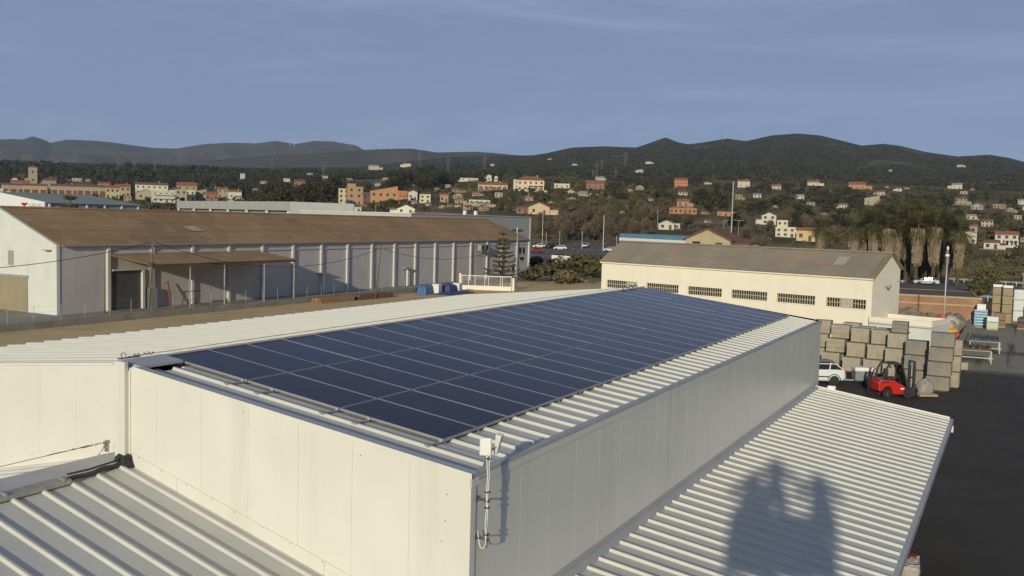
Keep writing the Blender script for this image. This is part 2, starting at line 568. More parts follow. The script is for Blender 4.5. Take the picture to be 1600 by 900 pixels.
# apron flashing where the lower roof meets the front wall
def apron(x0, x1, h=0.235):
    mb = MB()
    strip_x(mb, x0, x1, Y0 - 0.016, Y0 - 0.002, h, h - 0.01, zf)
    strip_x(mb, x0, x1, Y0 - 0.15, Y0 - 0.017, 0.010, 0.012, zf)
    mb.build('apron_flashing', M_WALL, main, bevel=0.002, segs=1)
for a, b in ((-8.2, -4.0), (-3.995, -0.01), (0.0, 0.095), (0.45, 1.48), (1.485, 4.52), (4.525, 6.9)):
    apron(a, b)
random.seed(5)
mb = MB()
for k in range(22):
    x = -6.0 + k * 0.55 + random.uniform(-0.05, 0.05)
    if -0.1 < x < 0.5: continue
    mb.lathe([(0.0005, 0), (0.009, 0.0), (0.007, 0.006), (0.0005, 0.007)], 'y', 6, (x, Y0 - 0.0235, zf(x) + 0.215))
for x, z in ((6.62, 6.62), (6.6, 6.25), (6.55, 5.95), (5.15, 6.95), (2.9, 7.3)):
    mb.lathe([(0.0005, 0), (0.010, 0.0), (0.008, 0.006), (0.0005, 0.007)], 'y', 6, (x, Y0 - 0.0075, z))
mb.build('screw_heads', M_STEEL, main)

# ================================================================== lower building in front
front = thing('front_building', 'lower metal building in the left foreground with ribbed grey roof', 'building', (0, 0, 0))
LF = 7.35 * math.sqrt(1 + SF * SF)
me = rib_sheet('roof_sheet', LF, 0.31)            # ribs at -1.27 - k*0.5
ysf = [-1.58 - 1.0 * k - 0.0 for k in range(1, 12)]
lay_sheets('roof_sheet', me, front, 0.0, ZF, SF, [y + 0.0 for y in [-2.075 - k for k in range(0, 11)]])
LFL = 8.3 * math.sqrt(1 + SFL * SFL)
me = rib_sheet('roof_sheet', LFL, 0.31)
lay_sheets('roof_sheet', me, front, 0.0, ZF, SFL, [-2.075 - k for k in range(0, 11)], -1)
mb = MB()
mb.prism([(-0.42, zf(-0.42) + 0.050), (0.0, ZF + 0.078), (0.36, zf(0.36) + 0.050), (0.36, zf(0.36) + 0.034), (0.0, ZF + 0.05), (-0.42, zf(-0.42) + 0.034)], 1, -13.0, Y0 - 0.018)
mb.build('ridge_cap', M_FLASH, front, bevel=0.003, segs=1)
mb = MB()
mb.prism([(-8.0, 0), (6.95, 0), (6.95, zf(6.95) - 0.06), (0, ZF - 0.06), (-8.0, zf(-8.0) - 0.06)], 1, -12.9, -12.8)
mb.box(6.87, 6.95, -12.79, Y0 - 0.003, 0, zf(6.95) - 0.06)
mb.box(-8.0, -7.92, -12.79, Y0 - 0.003, 0, zf(-8.0) - 0.06)
mb.build('wall', M_WALL, front)

# ================================================================== side canopy
can = thing('side_canopy', 'long lean-to canopy with white ribbed roof along the shaded side wall', 'canopy', (0, 0, 0))
ZC, SCN, XC = 4.52, 0.136, 11.56
def zc(x): return ZC - SCN * (x - XR)
LC = (XC - 7.14) * math.sqrt(1 + SCN * SCN)
me = rib_sheet('roof_sheet', LC, 0.17, h=0.05)
lay_sheets('roof_sheet', me, can, 7.14, zc(7.14), SCN, [float(k) for k in range(-1, 24)])
mb = MB()
strip_x(mb, XR + 0.003, 7.16, -1.0, 24.0, 0.0, 0.0, zc) if False else None
mb.hexa([(XR + 0.003, -1.0, zc(XR) + 0.0), (7.15, -1.0, zc(7.15) - 0.02), (7.15, 24.0, zc(7.15) - 0.02), (XR + 0.003, 24.0, zc(XR)),
         (XR + 0.003, -1.0, zc(XR) + 0.045), (7.15, -1.0, zc(7.15) + 0.012), (7.15, 24.0, zc(7.15) + 0.012), (XR + 0.003, 24.0, zc(XR) + 0.045)])
mb.box(XR + 0.002, XR + 0.012, -1.0, 24.0, zc(XR) + 0.046, zc(XR) + 0.16)
mb.build('wall_flashing', M_FLASH, can)
mb = MB()
mb.prism([(XC - 0.02, zc(XC) - 0.002), (XC + 0.10, zc(XC) - 0.018), (XC + 0.10, zc(XC) - 0.20), (XC - 0.02, zc(XC) - 0.20)], 1, -1.0, 24.02)
mb.build('edge_gutter', M_FLASH, can, bevel=0.004, segs=1)
mb = MB()
mb.hexa([(7.0, 24.001, zc(7.0) - 0.14), (XC - 0.021, 24.001, zc(XC) - 0.14), (XC - 0.021, 24.03, zc(XC) - 0.14), (7.0, 24.03, zc(7.0) - 0.14),
         (7.0, 24.001, zc(7.0) + 0.055), (XC - 0.021, 24.001, zc(XC) + 0.055), (XC - 0.021, 24.03, zc(XC) + 0.055), (7.0, 24.03, zc(7.0) + 0.055)])
mb.build('end_trim', M_WALL, can)
mb = MB().box(XC + 0.06, XC + 0.13, 23.7, 23.85, zc(XC) - 0.42, zc(XC) - 0.202)
mb.build('gutter_outlet', M_WALL, can)
for yy in (-0.5, 5.0, 10.5, 16.0, 22.5):
    MB().box(XC - 1.75, XC - 1.61, yy, yy + 0.14, 0.0, zc(XC - 1.7) - 0.24).build('post', M_GALV, can)
    mb = MB()
    mb.hexa([(XR + 0.01, yy, zc(XR) - 0.28), (XC - 0.2, yy, zc(XC) - 0.22), (XC - 0.2, yy + 0.14, zc(XC) - 0.22), (XR + 0.01, yy + 0.14, zc(XR) - 0.28),
             (XR + 0.01, yy, zc(XR) - 0.07), (XC - 0.2, yy, zc(XC) - 0.07), (XC - 0.2, yy + 0.14, zc(XC) - 0.07), (XR + 0.01, yy + 0.14, zc(XR) - 0.07)])
    mb.build('rafter', M_GALV, can)

# ================================================================== solar panels
def solar_material():
    m = bpy.data.materials.new('solar_glass')
    m.use_nodes = True
    n, l = m.node_tree.nodes, m.node_tree.links
    b = n['Principled BSDF']
    b.inputs['Roughness'].default_value = 0.13
    b.inputs['IOR'].default_value = 1.5
    b.inputs['Specular IOR Level'].default_value = 0.09
    tc = n.new('ShaderNodeTexCoord')
    sx = n.new('ShaderNodeSeparateXYZ')
    l.new(tc.outputs['Object'], sx.inputs[0])
    def grid(out, pitch, off, half):
        a = n.new('ShaderNodeMath'); a.operation = 'ADD'; a.inputs[1].default_value = off
        l.new(out, a.inputs[0])
        w = n.new('ShaderNodeMath'); w.operation = 'PINGPONG'; w.inputs[1].default_value = pitch / 2
        l.new(a.outputs[0], w.inputs[0])
        c = n.new('ShaderNodeMath'); c.operation = 'LESS_THAN'; c.inputs[1].default_value = half
        l.new(w.outputs[0], c.inputs[0])
        return c.outputs[0]
    g1 = grid(sx.outputs['X'], 0.159, -0.024, 0.0016)
    g2 = grid(sx.outputs['Y'], 0.159, -0.019, 0.0016)
    g3 = grid(sx.outputs['Y'], 0.053, -0.0455, 0.0007)
    mx1 = n.new('ShaderNodeMath'); mx1.operation = 'MAXIMUM'
    l.new(g1, mx1.inputs[0]); l.new(g2, mx1.inputs[1])
    mul = n.new('ShaderNodeMath'); mul.operation = 'MULTIPLY'; mul.inputs[1].default_value = 0.55
    l.new(g3, mul.inputs[0])
    mx2 = n.new('ShaderNodeMath'); mx2.operation = 'MAXIMUM'
    l.new(mx1.outputs[0], mx2.inputs[0]); l.new(mul.outputs[0], mx2.inputs[1])
    info = n.new('ShaderNodeObjectInfo')
    vor = n.new('ShaderNodeTexVoronoi'); vor.inputs['Scale'].default_value = 60
    l.new(tc.outputs['Object'], vor.inputs['Vector'])
    c1 = n.new('ShaderNodeMixRGB')
    c1.inputs[1].default_value = (0.017, 0.0125, 0.028, 1)
    c1.inputs[2].default_value = (0.022, 0.016, 0.035, 1)
    l.new(info.outputs['Random'], c1.inputs[0])
    c2 = n.new('ShaderNodeMixRGB')
    l.new(mx2.outputs[0], c2.inputs[0])
    l.new(c1.outputs[0], c2.inputs[1])
    c2.inputs[2].default_value = (0.07, 0.075, 0.10, 1)
    # settled dust, thicker towards the lower frame
    dn = n.new('ShaderNodeTexNoise'); dn.inputs['Scale'].default_value = 2.2; dn.inputs['Detail'].default_value = 6
    l.new(tc.outputs['Object'], dn.inputs['Vector'])
    dm = n.new('ShaderNodeMapRange'); dm.inputs['From Min'].default_value = 0.4; dm.inputs['From Max'].default_value = 0.8; dm.inputs['To Min'].default_value = 0.004; dm.inputs['To Max'].default_value = 0.03
    l.new(dn.outputs['Fac'], dm.inputs['Value'])
    c3 = n.new('ShaderNodeMixRGB')
    l.new(dm.outputs[0], c3.inputs[0]); l.new(c2.outputs[0], c3.inputs[1])
    c3.inputs[2].default_value = (0.36, 0.33, 0.3, 1)
    l.new(c3.outputs[0], b.inputs['Base Color'])
    rr = n.new('ShaderNodeMapRange'); rr.inputs['To Min'].default_value = 0.08; rr.inputs['To Max'].default_value = 0.2
    l.new(dn.outputs['Fac'], rr.inputs['Value']); l.new(rr.outputs[0], b.inputs['Roughness'])
    return m
M_SOLAR = solar_material()
PL, PW, TH = 1.956, 0.994, 0.034
fr = MB()
lip = 0.013
fr.box(0, PL, 0, lip, -TH, 0).box(0, PL, PW - lip, PW, -TH, 0).box(0, lip, lip, PW - lip, -TH, 0).box(PL - lip, PL, lip, PW - lip, -TH, 0)
me_frame = fr.mesh('frame', mat('panel_frame_anodised', (0.36, 0.36, 0.41), rough=0.45, metal=0.3, col2=(0.31, 0.31, 0.36), scale=4))
gl = MB().box(lip, PL - lip, lip, PW - lip, -0.012, -0.0025)
me_glass = gl.mesh('glass', M_SOLAR)
rows = ['ridge', 'middle', 'eave']
nS = math.sqrt(1 + SR * SR)
aS = math.atan(SR)
def on_array(u, y, h):
    """u metres down the right slope from the ridge, y along it, h above the sheet line"""
    return Vector((u / nS + h * SR / nS, y, ZR - u * SR / nS + h / nS))
array = thing('solar_array', 'large array of dark blue solar panels laid flat on the white roof', 'solar panels', (0, 0, 0))
for j in range(3):
    for i in range(24):
        o = put('solar_panel', me_glass, array)
        o.location = on_array(j * 1.976 + 0.01, i * 1.01, 0.0)
        o.rotation_euler = (random.uniform(-.0022, .0022), aS + random.uniform(-.0016, .0016), 0)
        put('frame', me_frame, o)
rails_u = [0.45, 1.88, 2.545, 3.905, 4.54, 5.886]
for k, u in enumerate(rails_u):
    y_s = -0.38 if k else -0.10
    t = MB().box(-0.02, 0.02, y_s, 24.26, -0.0565, -0.0415).build('mounting_rail', M_GALV, array)
    t.location = on_array(u, 0, 0)
    t.rotation_euler = (0, aS, 0)
    mb = MB()
    for q in range(0, 50, 2):
        mb.box(-0.03, 0.03, 0.05 + q * 0.5, 0.09 + q * 0.5, -0.075, -0.057)
    mb.build('foot', M_GALV, t)
    mb = MB().box(-0.025, 0.025, -0.028, -0.002, -0.0405, 0.004)
    mb.box(-0.02, 0.02, 24.235, 24.255, -0.0405, 0.004)
    mb.build('end_clamp', M_ALU, t)
    if k:
        mb = MB().box(-0.045, 0.045, -0.40, -0.30, -0.040, -0.012)
        mb.build('end_bracket', M_GALV, t)

# ================================================================== antenna mast on the corner
t = thing('antenna_mast', 'thin steel antenna mast with two white panel aerials on the corner of the wall', 'antenna', (7.155, -0.906, 0))
MB().tube([(0, 0, 5.93), (0, 0, 7.28)], 0.017, 10).build('mast', M_GALV, t, smooth=True)
for z in (6.575, 6.045):
    mb = MB().tube([(-0.17, 0.0, z), (0.0, 0.0, z)], 0.011, 8)
    mb.box(-0.173, -0.160, -0.06, 0.06, z - 0.035, z + 0.035).box(-0.025, 0.028, -0.03, 0.03, z - 0.018, z + 0.018)
    mb.tube([(-0.165, -0.05, z + 0.01), (-0.06, -0.055, z + 0.012), (0.0, -0.03, z)], 0.008, 6)
    mb.build('bracket', M_STEEL, t)
A1 = MB().box(-0.082, 0.082, -0.028, 0.028, -0.122, 0.122)
o = A1.build('aerial', M_PLAST, t, bevel=0.02, segs=3, loc=(-0.02, -0.045, 7.325)); o.rotation_euler = (R(-6), 0, R(24))
mb = MB().tube([(0, 0, 0), (0.01, 0.0, -0.08)], 0.012, 6).box(-.03, .05, -.005, .005, -0.03, 0.0)
mb.build('aerial_bracket', M_PLAST, t, loc=(-0.015, -0.01, 7.24))
A2 = MB()
A2.hexa([(-0.02, -0.03, -0.17), (0.02, -0.03, -0.17), (0.02, 0.03, -0.17), (-0.02, 0.03, -0.17), (-0.045, -0.05, 0.13), (0.045, -0.05, 0.13), (0.045, 0.06, 0.13), (-0.045, 0.06, 0.13)])
o = A2.build('aerial', M_PLAST, t, bevel=0.012, segs=2, loc=(0.055, 0.16, 7.345)); o.rotation_euler = (R(10), R(14), R(8))
MB().tube([(0, 0.01, 7.27), (0.03, 0.1, 7.28), (0.05, 0.15, 7.3)], 0.012, 6).build('aerial_arm', M_GALV, t)
cb = MB().tube([(-0.02, -0.022, 7.20), (-0.004, -0.028, 7.1), (0.012, -0.026, 6.9), (0.0, -0.03, 6.7), (0.01, -0.028, 6.5), (-0.004, -0.03, 6.3), (0.0, -0.028, 6.1), (0.01, -0.03, 5.99), (-0.02, -0.035, 5.92), (-0.07, -0.035, 5.93), (-0.10, -0.03, 6.02), (-0.125, -0.02, 6.14)], 0.0085, 7)
cb.build('cable', M_CABLE, t, smooth=True)
MB().tube([(0.04, 0.02, 7.26), (0.026, -0.018, 7.12), (0.034, -0.022, 6.92), (0.02, -0.024, 6.66), (0.022, -0.02, 6.4), (0.016, -0.024, 6.05)], 0.007, 7).build('cable', M_CABLE, t, smooth=True)
for z in (7.16, 6.70, 6.485, 6.115):
    MB().box(-0.024, 0.034, -0.042, 0.024, z - 0.008, z + 0.008).build('cable_tie', M_BLACK, t)

# ================================================================== cable tray and conduit on the lower roof
t = thing('cable_tray', 'grey metal cable tray with black conduit along the ridge of the lower roof', 'cable tray', (0, 0, 0))
xt = 0.455
zt = zf(xt) + 0.048
mb = MB()
mb.hexa([(xt - 0.075, -12.8, zt), (xt + 0.075, -12.8, zt - 0.036), (xt + 0.075, -2.30, zt - 0.036), (xt - 0.075, -2.30, zt),
         (xt - 0.075, -12.8, zt + 0.075), (xt + 0.075, -12.8, zt + 0.04), (xt + 0.075, -2.30, zt + 0.04), (xt - 0.075, -2.30, zt + 0.075)])
mb.build('tray', M_GALV, t, bevel=0.004, segs=1)
mb = MB()
for yy in (-2.45, -3.4, -5.0, -6.6):
    mb.box(xt - 0.082, xt + 0.082, yy, yy + 0.03, zt - 0.02, zt + 0.081)
mb.build('tray_cover_band', M_GALV, t)
pts = []
for k in range(15):
    u = k / 14
    y = -2.32 + 1.16 * u
    pts.append((xt - 0.0 - 0.10 * u * u + 0.02 * math.sin(u * 7), y, zt + 0.03 + 0.012 * math.sin(u * 13) + (0.05 * max(0, u - 0.8) * 5)))
mb = MB().tube(pts, [0.034 + (0.003 if k % 2 else 0) for k in range(15)], 9)
mb.build('conduit', M_BLACK, t, smooth=True)
mb = MB()
mb.tube([(xt - 0.03, -2.30, zt + 0.10), (xt - 0.05, -1.9, zt + 0.085), (xt - 0.06, -1.6, zt + 0.10), (xt - 0.1, -1.3, zt + 0.1), (0.3, -1.22, zt + 0.14)], 0.016, 7)
mb.build('conduit', M_BLACK, t, smooth=True)
mb = MB()
mb.hexa([(0.20, -1.28, zf(.2) + 0.01), (0.46, -1.28, zf(.46) + 0.01), (0.52, -1.09, zf(.5) + 0.01), (0.2, -1.09, zf(.2) + 0.01),
         (0.22, -1.25, 6.27), (0.40, -1.25, 6.25), (0.42, -1.10, 6.30), (0.2, -1.10, 6.33)])
mb.build('duct_seal', M_BLACK, t, bevel=0.012)

# ================================================================== life lines
def wire(name, pts, r, m, parent, n=6):
    return MB().tube(pts, r, n).build(name, m, parent, smooth=True)
t = thing('lifeline', 'steel safety wire with turnbuckle fixed to the front wall above the lower roof', 'safety wire', (0, 0, 0))
A = Vector((-0.16, Y0 - 0.06, 6.43)); B = Vector((-0.14, -8.0, 6.45))
wire('wire', [A, A.lerp(B, .3) - Vector((0, 0, .01)), B], 0.0055, M_STEEL, t)
for u0, u1, r in ((0.015, 0.03, 0.012), (0.035, 0.075, 0.017), (0.08, 0.1, 0.012), (0.105, 0.16, 0.010)):
    wire('turnbuckle', [A.lerp(B, u0), A.lerp(B, (u0 + u1) / 2), A.lerp(B, u1)], [r * .5, r, r * .5], M_STEEL, t)
mb = MB().box(-0.20, -0.12, Y0 - 0.03, Y0 - 0.017, 6.26, 6.46).box(-0.17, -0.15, Y0 - 0.10, Y0 - 0.02, 6.40, 6.45)
mb.tube([(-0.16, Y0 - 0.05, 6.40), (-0.2, Y0 - 0.06, 6.35), (-0.15, Y0 - 0.06, 6.30), (-0.21, Y0 - 0.05, 6.27)], 0.012, 6)
mb.build('anchor', M_GALV, t)
t = thing('lifeline', 'steel safety wire along the ridge above the solar panels', 'safety wire', (0, 0, 0))
zl = ZR + 0.055
wire('wire', [(-0.06, -0.75, zl), (-0.07, 6, zl + 0.02), (-0.07, 12, zl + 0.035), (-0.06, 23.6, zl + 0.02)], 0.006, M_STEEL, t)
def ring(c, r, rr, parent, name='eye_bolt', ax=0.5):
    pts = []
    for k in range(13):
        w = 2 * math.pi * k / 12
        pts.append((c[0] + r * math.cos(w) * math.cos(ax), c[1] + r * math.cos(w) * math.sin(ax), c[2] + r * math.sin(w)))
    return MB().tube(pts, rr, 6, caps=False).build(name, M_STEEL, parent, smooth=True)
ring((-0.07, -0.83, ZR + 0.09), 0.042, 0.009, t)
for yy in (-0.66, -0.58, -0.45, -0.36, -0.27):
    o = MB().tube([(-0.06, yy, zl - 0.02), (-0.05, yy + .04, zl + 0.025 * (1 + (yy * 37) % 1)), (-0.06, yy + 0.09, zl)], [0.006, 0.013, 0.006], 6).build('shackle', M_STEEL, t)
mb = MB().box(-0.11, -0.03, -0.93, -0.50, ZR + 0.03, ZR + 0.045).build('anchor_plate', M_STEEL, t)
for yy in (22.4, 23.0, 23.5):
    MB().tube([(-0.10, yy, ZR + 0.02), (-0.08, yy + 0.1, ZR + 0.13), (-0.05, yy + 0.35, ZR + 0.05)], 0.022, 6).build('shackle', M_STEEL, t)
# ================================================================== ground and site surfaces
def two_tone(name, ca, ca2, cb, cb2, y_edge, soft, rough=0.9):
    """one ground surface that changes from a dark to a pale finish along a ragged line"""
    m = bpy.data.materials.new(name)
    m.use_nodes = True
    n, l = m.node_tree.nodes, m.node_tree.links
    b = n['Principled BSDF']
    b.inputs['Roughness'].default_value = rough
    b.inputs['Specular IOR Level'].default_value = 0.25
    tc = n.new('ShaderNodeTexCoord')
    def nz(sc, det=6):
        q = n.new('ShaderNodeTexNoise'); q.inputs['Scale'].default_value = sc; q.inputs['Detail'].default_value = det
        q.inputs['Roughness'].default_value = 0.65
        l.new(tc.outputs['Object'], q.inputs['Vector']); return q.outputs['Fac']
    def mixc(f, c1, c2):
        q = n.new('ShaderNodeMixRGB'); l.new(f, q.inputs[0])
        for i, c in ((1, c1), (2, c2)):
            if isinstance(c, tuple): q.inputs[i].default_value = sheen(c)
            else: l.new(c, q.inputs[i])
        return q.outputs[0]
    def rng(f, a, c):
        q = n.new('ShaderNodeMapRange'); q.inputs['From Min'].default_value = a; q.inputs['From Max'].default_value = c
        l.new(f, q.inputs['Value']); return q.outputs[0]
    A = mixc(rng(nz(0.35), .35, .7), ca, ca2)
    B = mixc(rng(nz(0.5), .35, .7), cb, cb2)
    sx = n.new('ShaderNodeSeparateXYZ'); l.new(tc.outputs['Object'], sx.inputs[0])
    mm = n.new('ShaderNodeMath'); mm.operation = 'MULTIPLY_ADD'; mm.inputs[1].default_value = 9.0
    l.new(nz(0.12, 4), mm.inputs[0]); l.new(sx.outputs['Y'], mm.inputs[2])
    f = rng(mm.outputs[0], y_edge + 4.5 - soft, y_edge + 4.5 + soft)
    base = mixc(f, A, B)
    base = mixc(rng(nz(0.07, 5), .56, .66), base, (0.085, 0.078, 0.068))
    tr = n.new('ShaderNodeMapping'); tr.inputs['Scale'].default_value = (0.9, 0.035, 1); tr.inputs['Rotation'].default_value = (0, 0, 0.12); l.new(tc.outputs['Object'], tr.inputs['Vector'])
    tn = n.new('ShaderNodeTexNoise'); tn.inputs['Scale'].default_value = 1.0; tn.inputs['Detail'].default_value = 4; l.new(tr.outputs[0], tn.inputs['Vector'])
    base = mixc(rng(tn.outputs['Fac'], .58, .72), base, (0.022, 0.021, 0.02))
    sp = mixc(rng(nz(3.5, 3), .64, .75), base, (0.12, 0.11, 0.10))
    l.new(sp, b.inputs['Base Color'])
    bp = n.new('ShaderNodeBump'); bp.inputs['Strength'].default_value = 0.25; bp.inputs['Distance'].default_value = 0.02
    l.new(nz(30, 2), bp.inputs['Height']); l.new(bp.outputs[0], b.inputs['Normal'])
    return m
M_ASPH = two_tone('yard_asphalt', (0.050, 0.043, 0.034), (0.070, 0.060, 0.047), (0.26, 0.225, 0.165), (0.32, 0.275, 0.20), 66.0, 1.6)
M_DIRT = mat('ochre_dirt', (0.56, 0.41, 0.18), rough=0.95, col2=(0.46, 0.33, 0.15), scale=0.25, detail=8, col3=(0.64, 0.40, 0.19), scale3=0.16, lo3=.45, hi3=.65, bump=0.3, bscale=6)
M_CONC = mat('old_concrete', (0.30, 0.27, 0.22), rough=0.9, col2=(0.22, 0.2, 0.165), scale=0.5, detail=8, col3=(0.17, 0.15, 0.12), scale3=2.0, lo3=.55, hi3=.8, bump=0.2, bscale=12)
M_GREYWALL = mat('grey_render', (0.58, 0.525, 0.48), rough=0.9, col2=(0.52, 0.47, 0.43), scale=0.35, detail=8, streak=(0.44, 0.40, 0.365), spec=0.2)
M_WHITEWALL = mat('old_white_render', (0.66, 0.66, 0.6), rough=0.9, col2=(0.6, 0.6, 0.54), scale=0.5, streak=(0.52, 0.51, 0.46), spec=0.2)
M_PILAST = mat('pilaster_render', (0.62, 0.60, 0.55), rough=0.9, col2=(0.54, 0.52, 0.47), scale=1.2, spec=0.2)
M_FIBRE = mat('brown_fibre_cement', (0.39, 0.24, 0.115), rough=0.95, col2=(0.28, 0.178, 0.094), scale=0.10, detail=9, col3=(0.45, 0.30, 0.165), scale3=0.5, lo3=.5, hi3=.8, spec=0.15, bump=0.4, bscale=3)
M_CREAM = mat('cream_render', (0.83, 0.755, 0.61), rough=0.85, col2=(0.79, 0.715, 0.57), scale=0.4, streak=(0.74, 0.665, 0.53), spec=0.2)
M_DARKHOLE = mat('dark_interior', (0.03, 0.027, 0.022), rough=0.9, col2=(0.05, 0.045, 0.04), scale=2)
M_WOODP = mat('weathered_pole_wood', (0.20, 0.15, 0.105), rough=0.9, col2=(0.14, 0.105, 0.075), scale=3, stretch=(6, 6, 0.4))
M_WIRE = mat('black_cable', (0.02, 0.02, 0.02), rough=0.7, col2=(.03, .03, .03), scale=5)
M_WHITEP = mat('white_paint', (0.78, 0.77, 0.74), rough=0.5, col2=(0.72, 0.71, 0.68), scale=3)
M_GREYP = mat('grey_paint', (0.33, 0.33, 0.33), rough=0.6, col2=(0.27, 0.27, 0.27), scale=2)
M_RUST = mat('rusty_steel', (0.16, 0.075, 0.045), rough=0.85, col2=(0.09, 0.05, 0.035), scale=4, col3=(0.25, 0.13, 0.07), scale3=9)
M_GLASSD = mat('dark_window', (0.03, 0.032, 0.036), rough=0.15, col2=(0.045, 0.045, 0.05), scale=1)
M_TERRA = mat('roof_tile', (0.33, 0.135, 0.075), rough=0.9, col2=(0.25, 0.11, 0.065), scale=0.6, detail=8, spec=0.2)
M_BRICK = mat('old_brick', (0.36, 0.205, 0.12), rough=0.95, col2=(0.27, 0.155, 0.095), scale=1.2, detail=8, col3=(0.42, 0.3, 0.19), scale3=0.6, spec=0.15)

# terrain: one sheet that runs flat round the site and climbs to the hills
def build_terrain():
    na = 560
    rs = [0.1, 60, 120, 170]
    r = 190.0
    while r < 3900:
        rs.append(r)
        r *= 1.027
    azs = []
    a0, a1 = _az(-500), _az(2100)
    k1 = 420
    for k in range(k1 + 1): azs.append(a0 + (a1 - a0) * k / k1)
    rest = 2 * math.pi - (a1 - a0)
    for k in range(1, 70): azs.append(a1 + rest * k / 70)
    V, Fc = [], []
    for r in rs:
        for a in azs:
            x, y = CAM.x + r * math.sin(a), CAM.y + r * math.cos(a)
            V.append((x, y, terr(x, y) - 0.03))
    n = len(azs)
    for i in range(len(rs) - 1):
        for j in range(n):
            j2 = (j + 1) % n
            Fc.append((i * n + j, (i + 1) * n + j, (i + 1) * n + j2, i * n + j2))
    me = bpy.data.meshes.new('terrain')
    me.from_pydata(V, [], Fc)
    me.polygons.foreach_set('use_smooth', [True] * len(Fc))
    m = bpy.data.materials.new('hillside_ground')
    m.use_nodes = True
    nn, l = m.node_tree.nodes, m.node_tree.links
    b = nn['Principled BSDF']
    b.inputs['Roughness'].default_value = 1.0
    b.inputs['Specular IOR Level'].default_value = 0.05
    tc = nn.new('ShaderNodeTexCoord')
    def nz(sc, det=8, vec=None, rg=0.62):
        q = nn.new('ShaderNodeTexNoise'); q.inputs['Scale'].default_value = sc; q.inputs['Detail'].default_value = det
        q.inputs['Roughness'].default_value = rg
        l.new(vec or tc.outputs['Object'], q.inputs['Vector']); return q.outputs['Fac']
    def rng(f, a, c):
        q = nn.new('ShaderNodeMapRange'); q.inputs['From Min'].default_value = a; q.inputs['From Max'].default_value = c
        l.new(f, q.inputs['Value']); return q.outputs[0]
    def mixc(f, c1, c2):
        q = nn.new('ShaderNodeMixRGB'); l.new(f, q.inputs[0])
        for i, c in ((1, c1), (2, c2)):
            if isinstance(c, tuple): q.inputs[i].default_value = sheen(c)
            else: l.new(c, q.inputs[i])
        return q.outputs[0]
    c = mixc(rng(nz(0.012), .40, .60), (0.090, 0.080, 0.040), (0.175, 0.135, 0.078))
    c = mixc(rng(nz(0.03, 6), .52, .66), c, (0.28, 0.205, 0.125))
    c = mixc(rng(nz(0.09, 5), .60, .72), c, (0.05, 0.06, 0.026))
    # far slopes are wooded dark green (distance of the ground from the site, a fact of the land cover)
    ln = nn.new('ShaderNodeVectorMath'); ln.operation = 'DISTANCE'; ln.inputs[1].default_value = (CAM.x, CAM.y, 0)
    l.new(tc.outputs['Object'], ln.inputs[0])
    w = mixc(rng(nz(0.02, 9), .42, .62), (0.036, 0.04, 0.024), (0.075, 0.068, 0.042))
    w = mixc(rng(nz(0.006, 5), .58, .70), w, (0.15, 0.128, 0.09))
    c = mixc(rng(ln.outputs['Value'], 1100, 1700), c, w)
    l.new(c, b.inputs['Base Color'])
    bp = nn.new('ShaderNodeBump'); bp.inputs['Strength'].default_value = 1.0; bp.inputs['Distance'].default_value = 4.0
    l.new(nz(0.07, 6, None, .75), bp.inputs['Height']); l.new(bp.outputs[0], b.inputs['Normal'])
    me.materials.append(m)
    return tag(put('terrain', me), kind='structure')
build_terrain()

# far mountains on the left and the blue ridge in the centre
def ridge_object(name, prof, dist, depth, base_drop, m, seed, nx=420, ny=44, rough=1.0):
    V, Fc = [], []
    xs = [p[0] for p in prof]; yv = [p[1] for p in prof]
    for i in range(ny):
        v = i / (ny - 1)
        for j in range(nx):
            px = xs[0] + (xs[-1] - xs[0]) * j / (nx - 1)
            py = _lerp(px, xs, yv)
            a = _az(px)
            top = CAM.z + (_hor(px) - py) / F_PX * dist * math.cos(a - _yaw)
            # v = 0.6 is the crest; the slope in front drops to the plain
            if v < 0.6:
                u = v / 0.6
                r = dist - depth * (1 - u)
                h = top * (u ** 1.25)
            else:
                u = (v - 0.6) / 0.4
                r = dist + depth * 0.6 * u
                h = top * (1 - u * u)
            X, Y = CAM.x + r * math.sin(a), CAM.y + r * math.cos(a)
            k = math.sin(math.pi * min(1, v / 0.6)) if v < 0.6 else 0.4 * u
            q = noise.ridged_multi_fractal(Vector((X / (700. * rough), Y / (700. * rough), seed)), 0.9, 2.1, 6, 1.0, 2.0) - 1.0
            h += k * q * top * 0.22
            V.append((X, Y, h - base_drop))
    for i in range(ny - 1):
        for j in range(nx - 1):
            Fc.append((i * nx + j, i * nx + j + 1, (i + 1) * nx + j + 1, (i + 1) * nx + j))
    me = bpy.data.meshes.new(name)
    me.from_pydata(V, [], Fc)
    me.polygons.foreach_set('use_smooth', [True] * len(Fc))
    me.materials.append(m)
    return tag(put(name, me), kind='structure')
M_MTN = mat('scrubby_mountain', (0.045, 0.038, 0.032), rough=1.0, col2=(0.11, 0.085, 0.066), scale=0.0035, detail=9, col3=(0.05, 0.05, 0.034), scale3=0.0016, lo3=.45, hi3=.62, spec=0.05, bump=1.0, bscale=0.008)
M_MTN2 = mat('wooded_ridge', (0.045, 0.043, 0.034), rough=1.0, col2=(0.075, 0.065, 0.05), scale=0.006, detail=9, spec=0.05, bump=1.0, bscale=0.012)
ridge_object('mountain_range', [(-700, 240), (-300, 226), (-80, 217), (0, 219), (25, 218), (36, 219), (52, 214), (66, 218), (80, 224), (105, 219), (150, 221), (180, 224), (200, 227), (240, 232), (275, 233),
              (320, 226), (360, 224), (400, 225), (430, 221), (460, 226), (490, 221), (520, 222), (535, 225), (555, 228), (566, 235), (600, 238), (660, 244), (720, 252)], 6800, 2600, 0, M_MTN, 1.3)
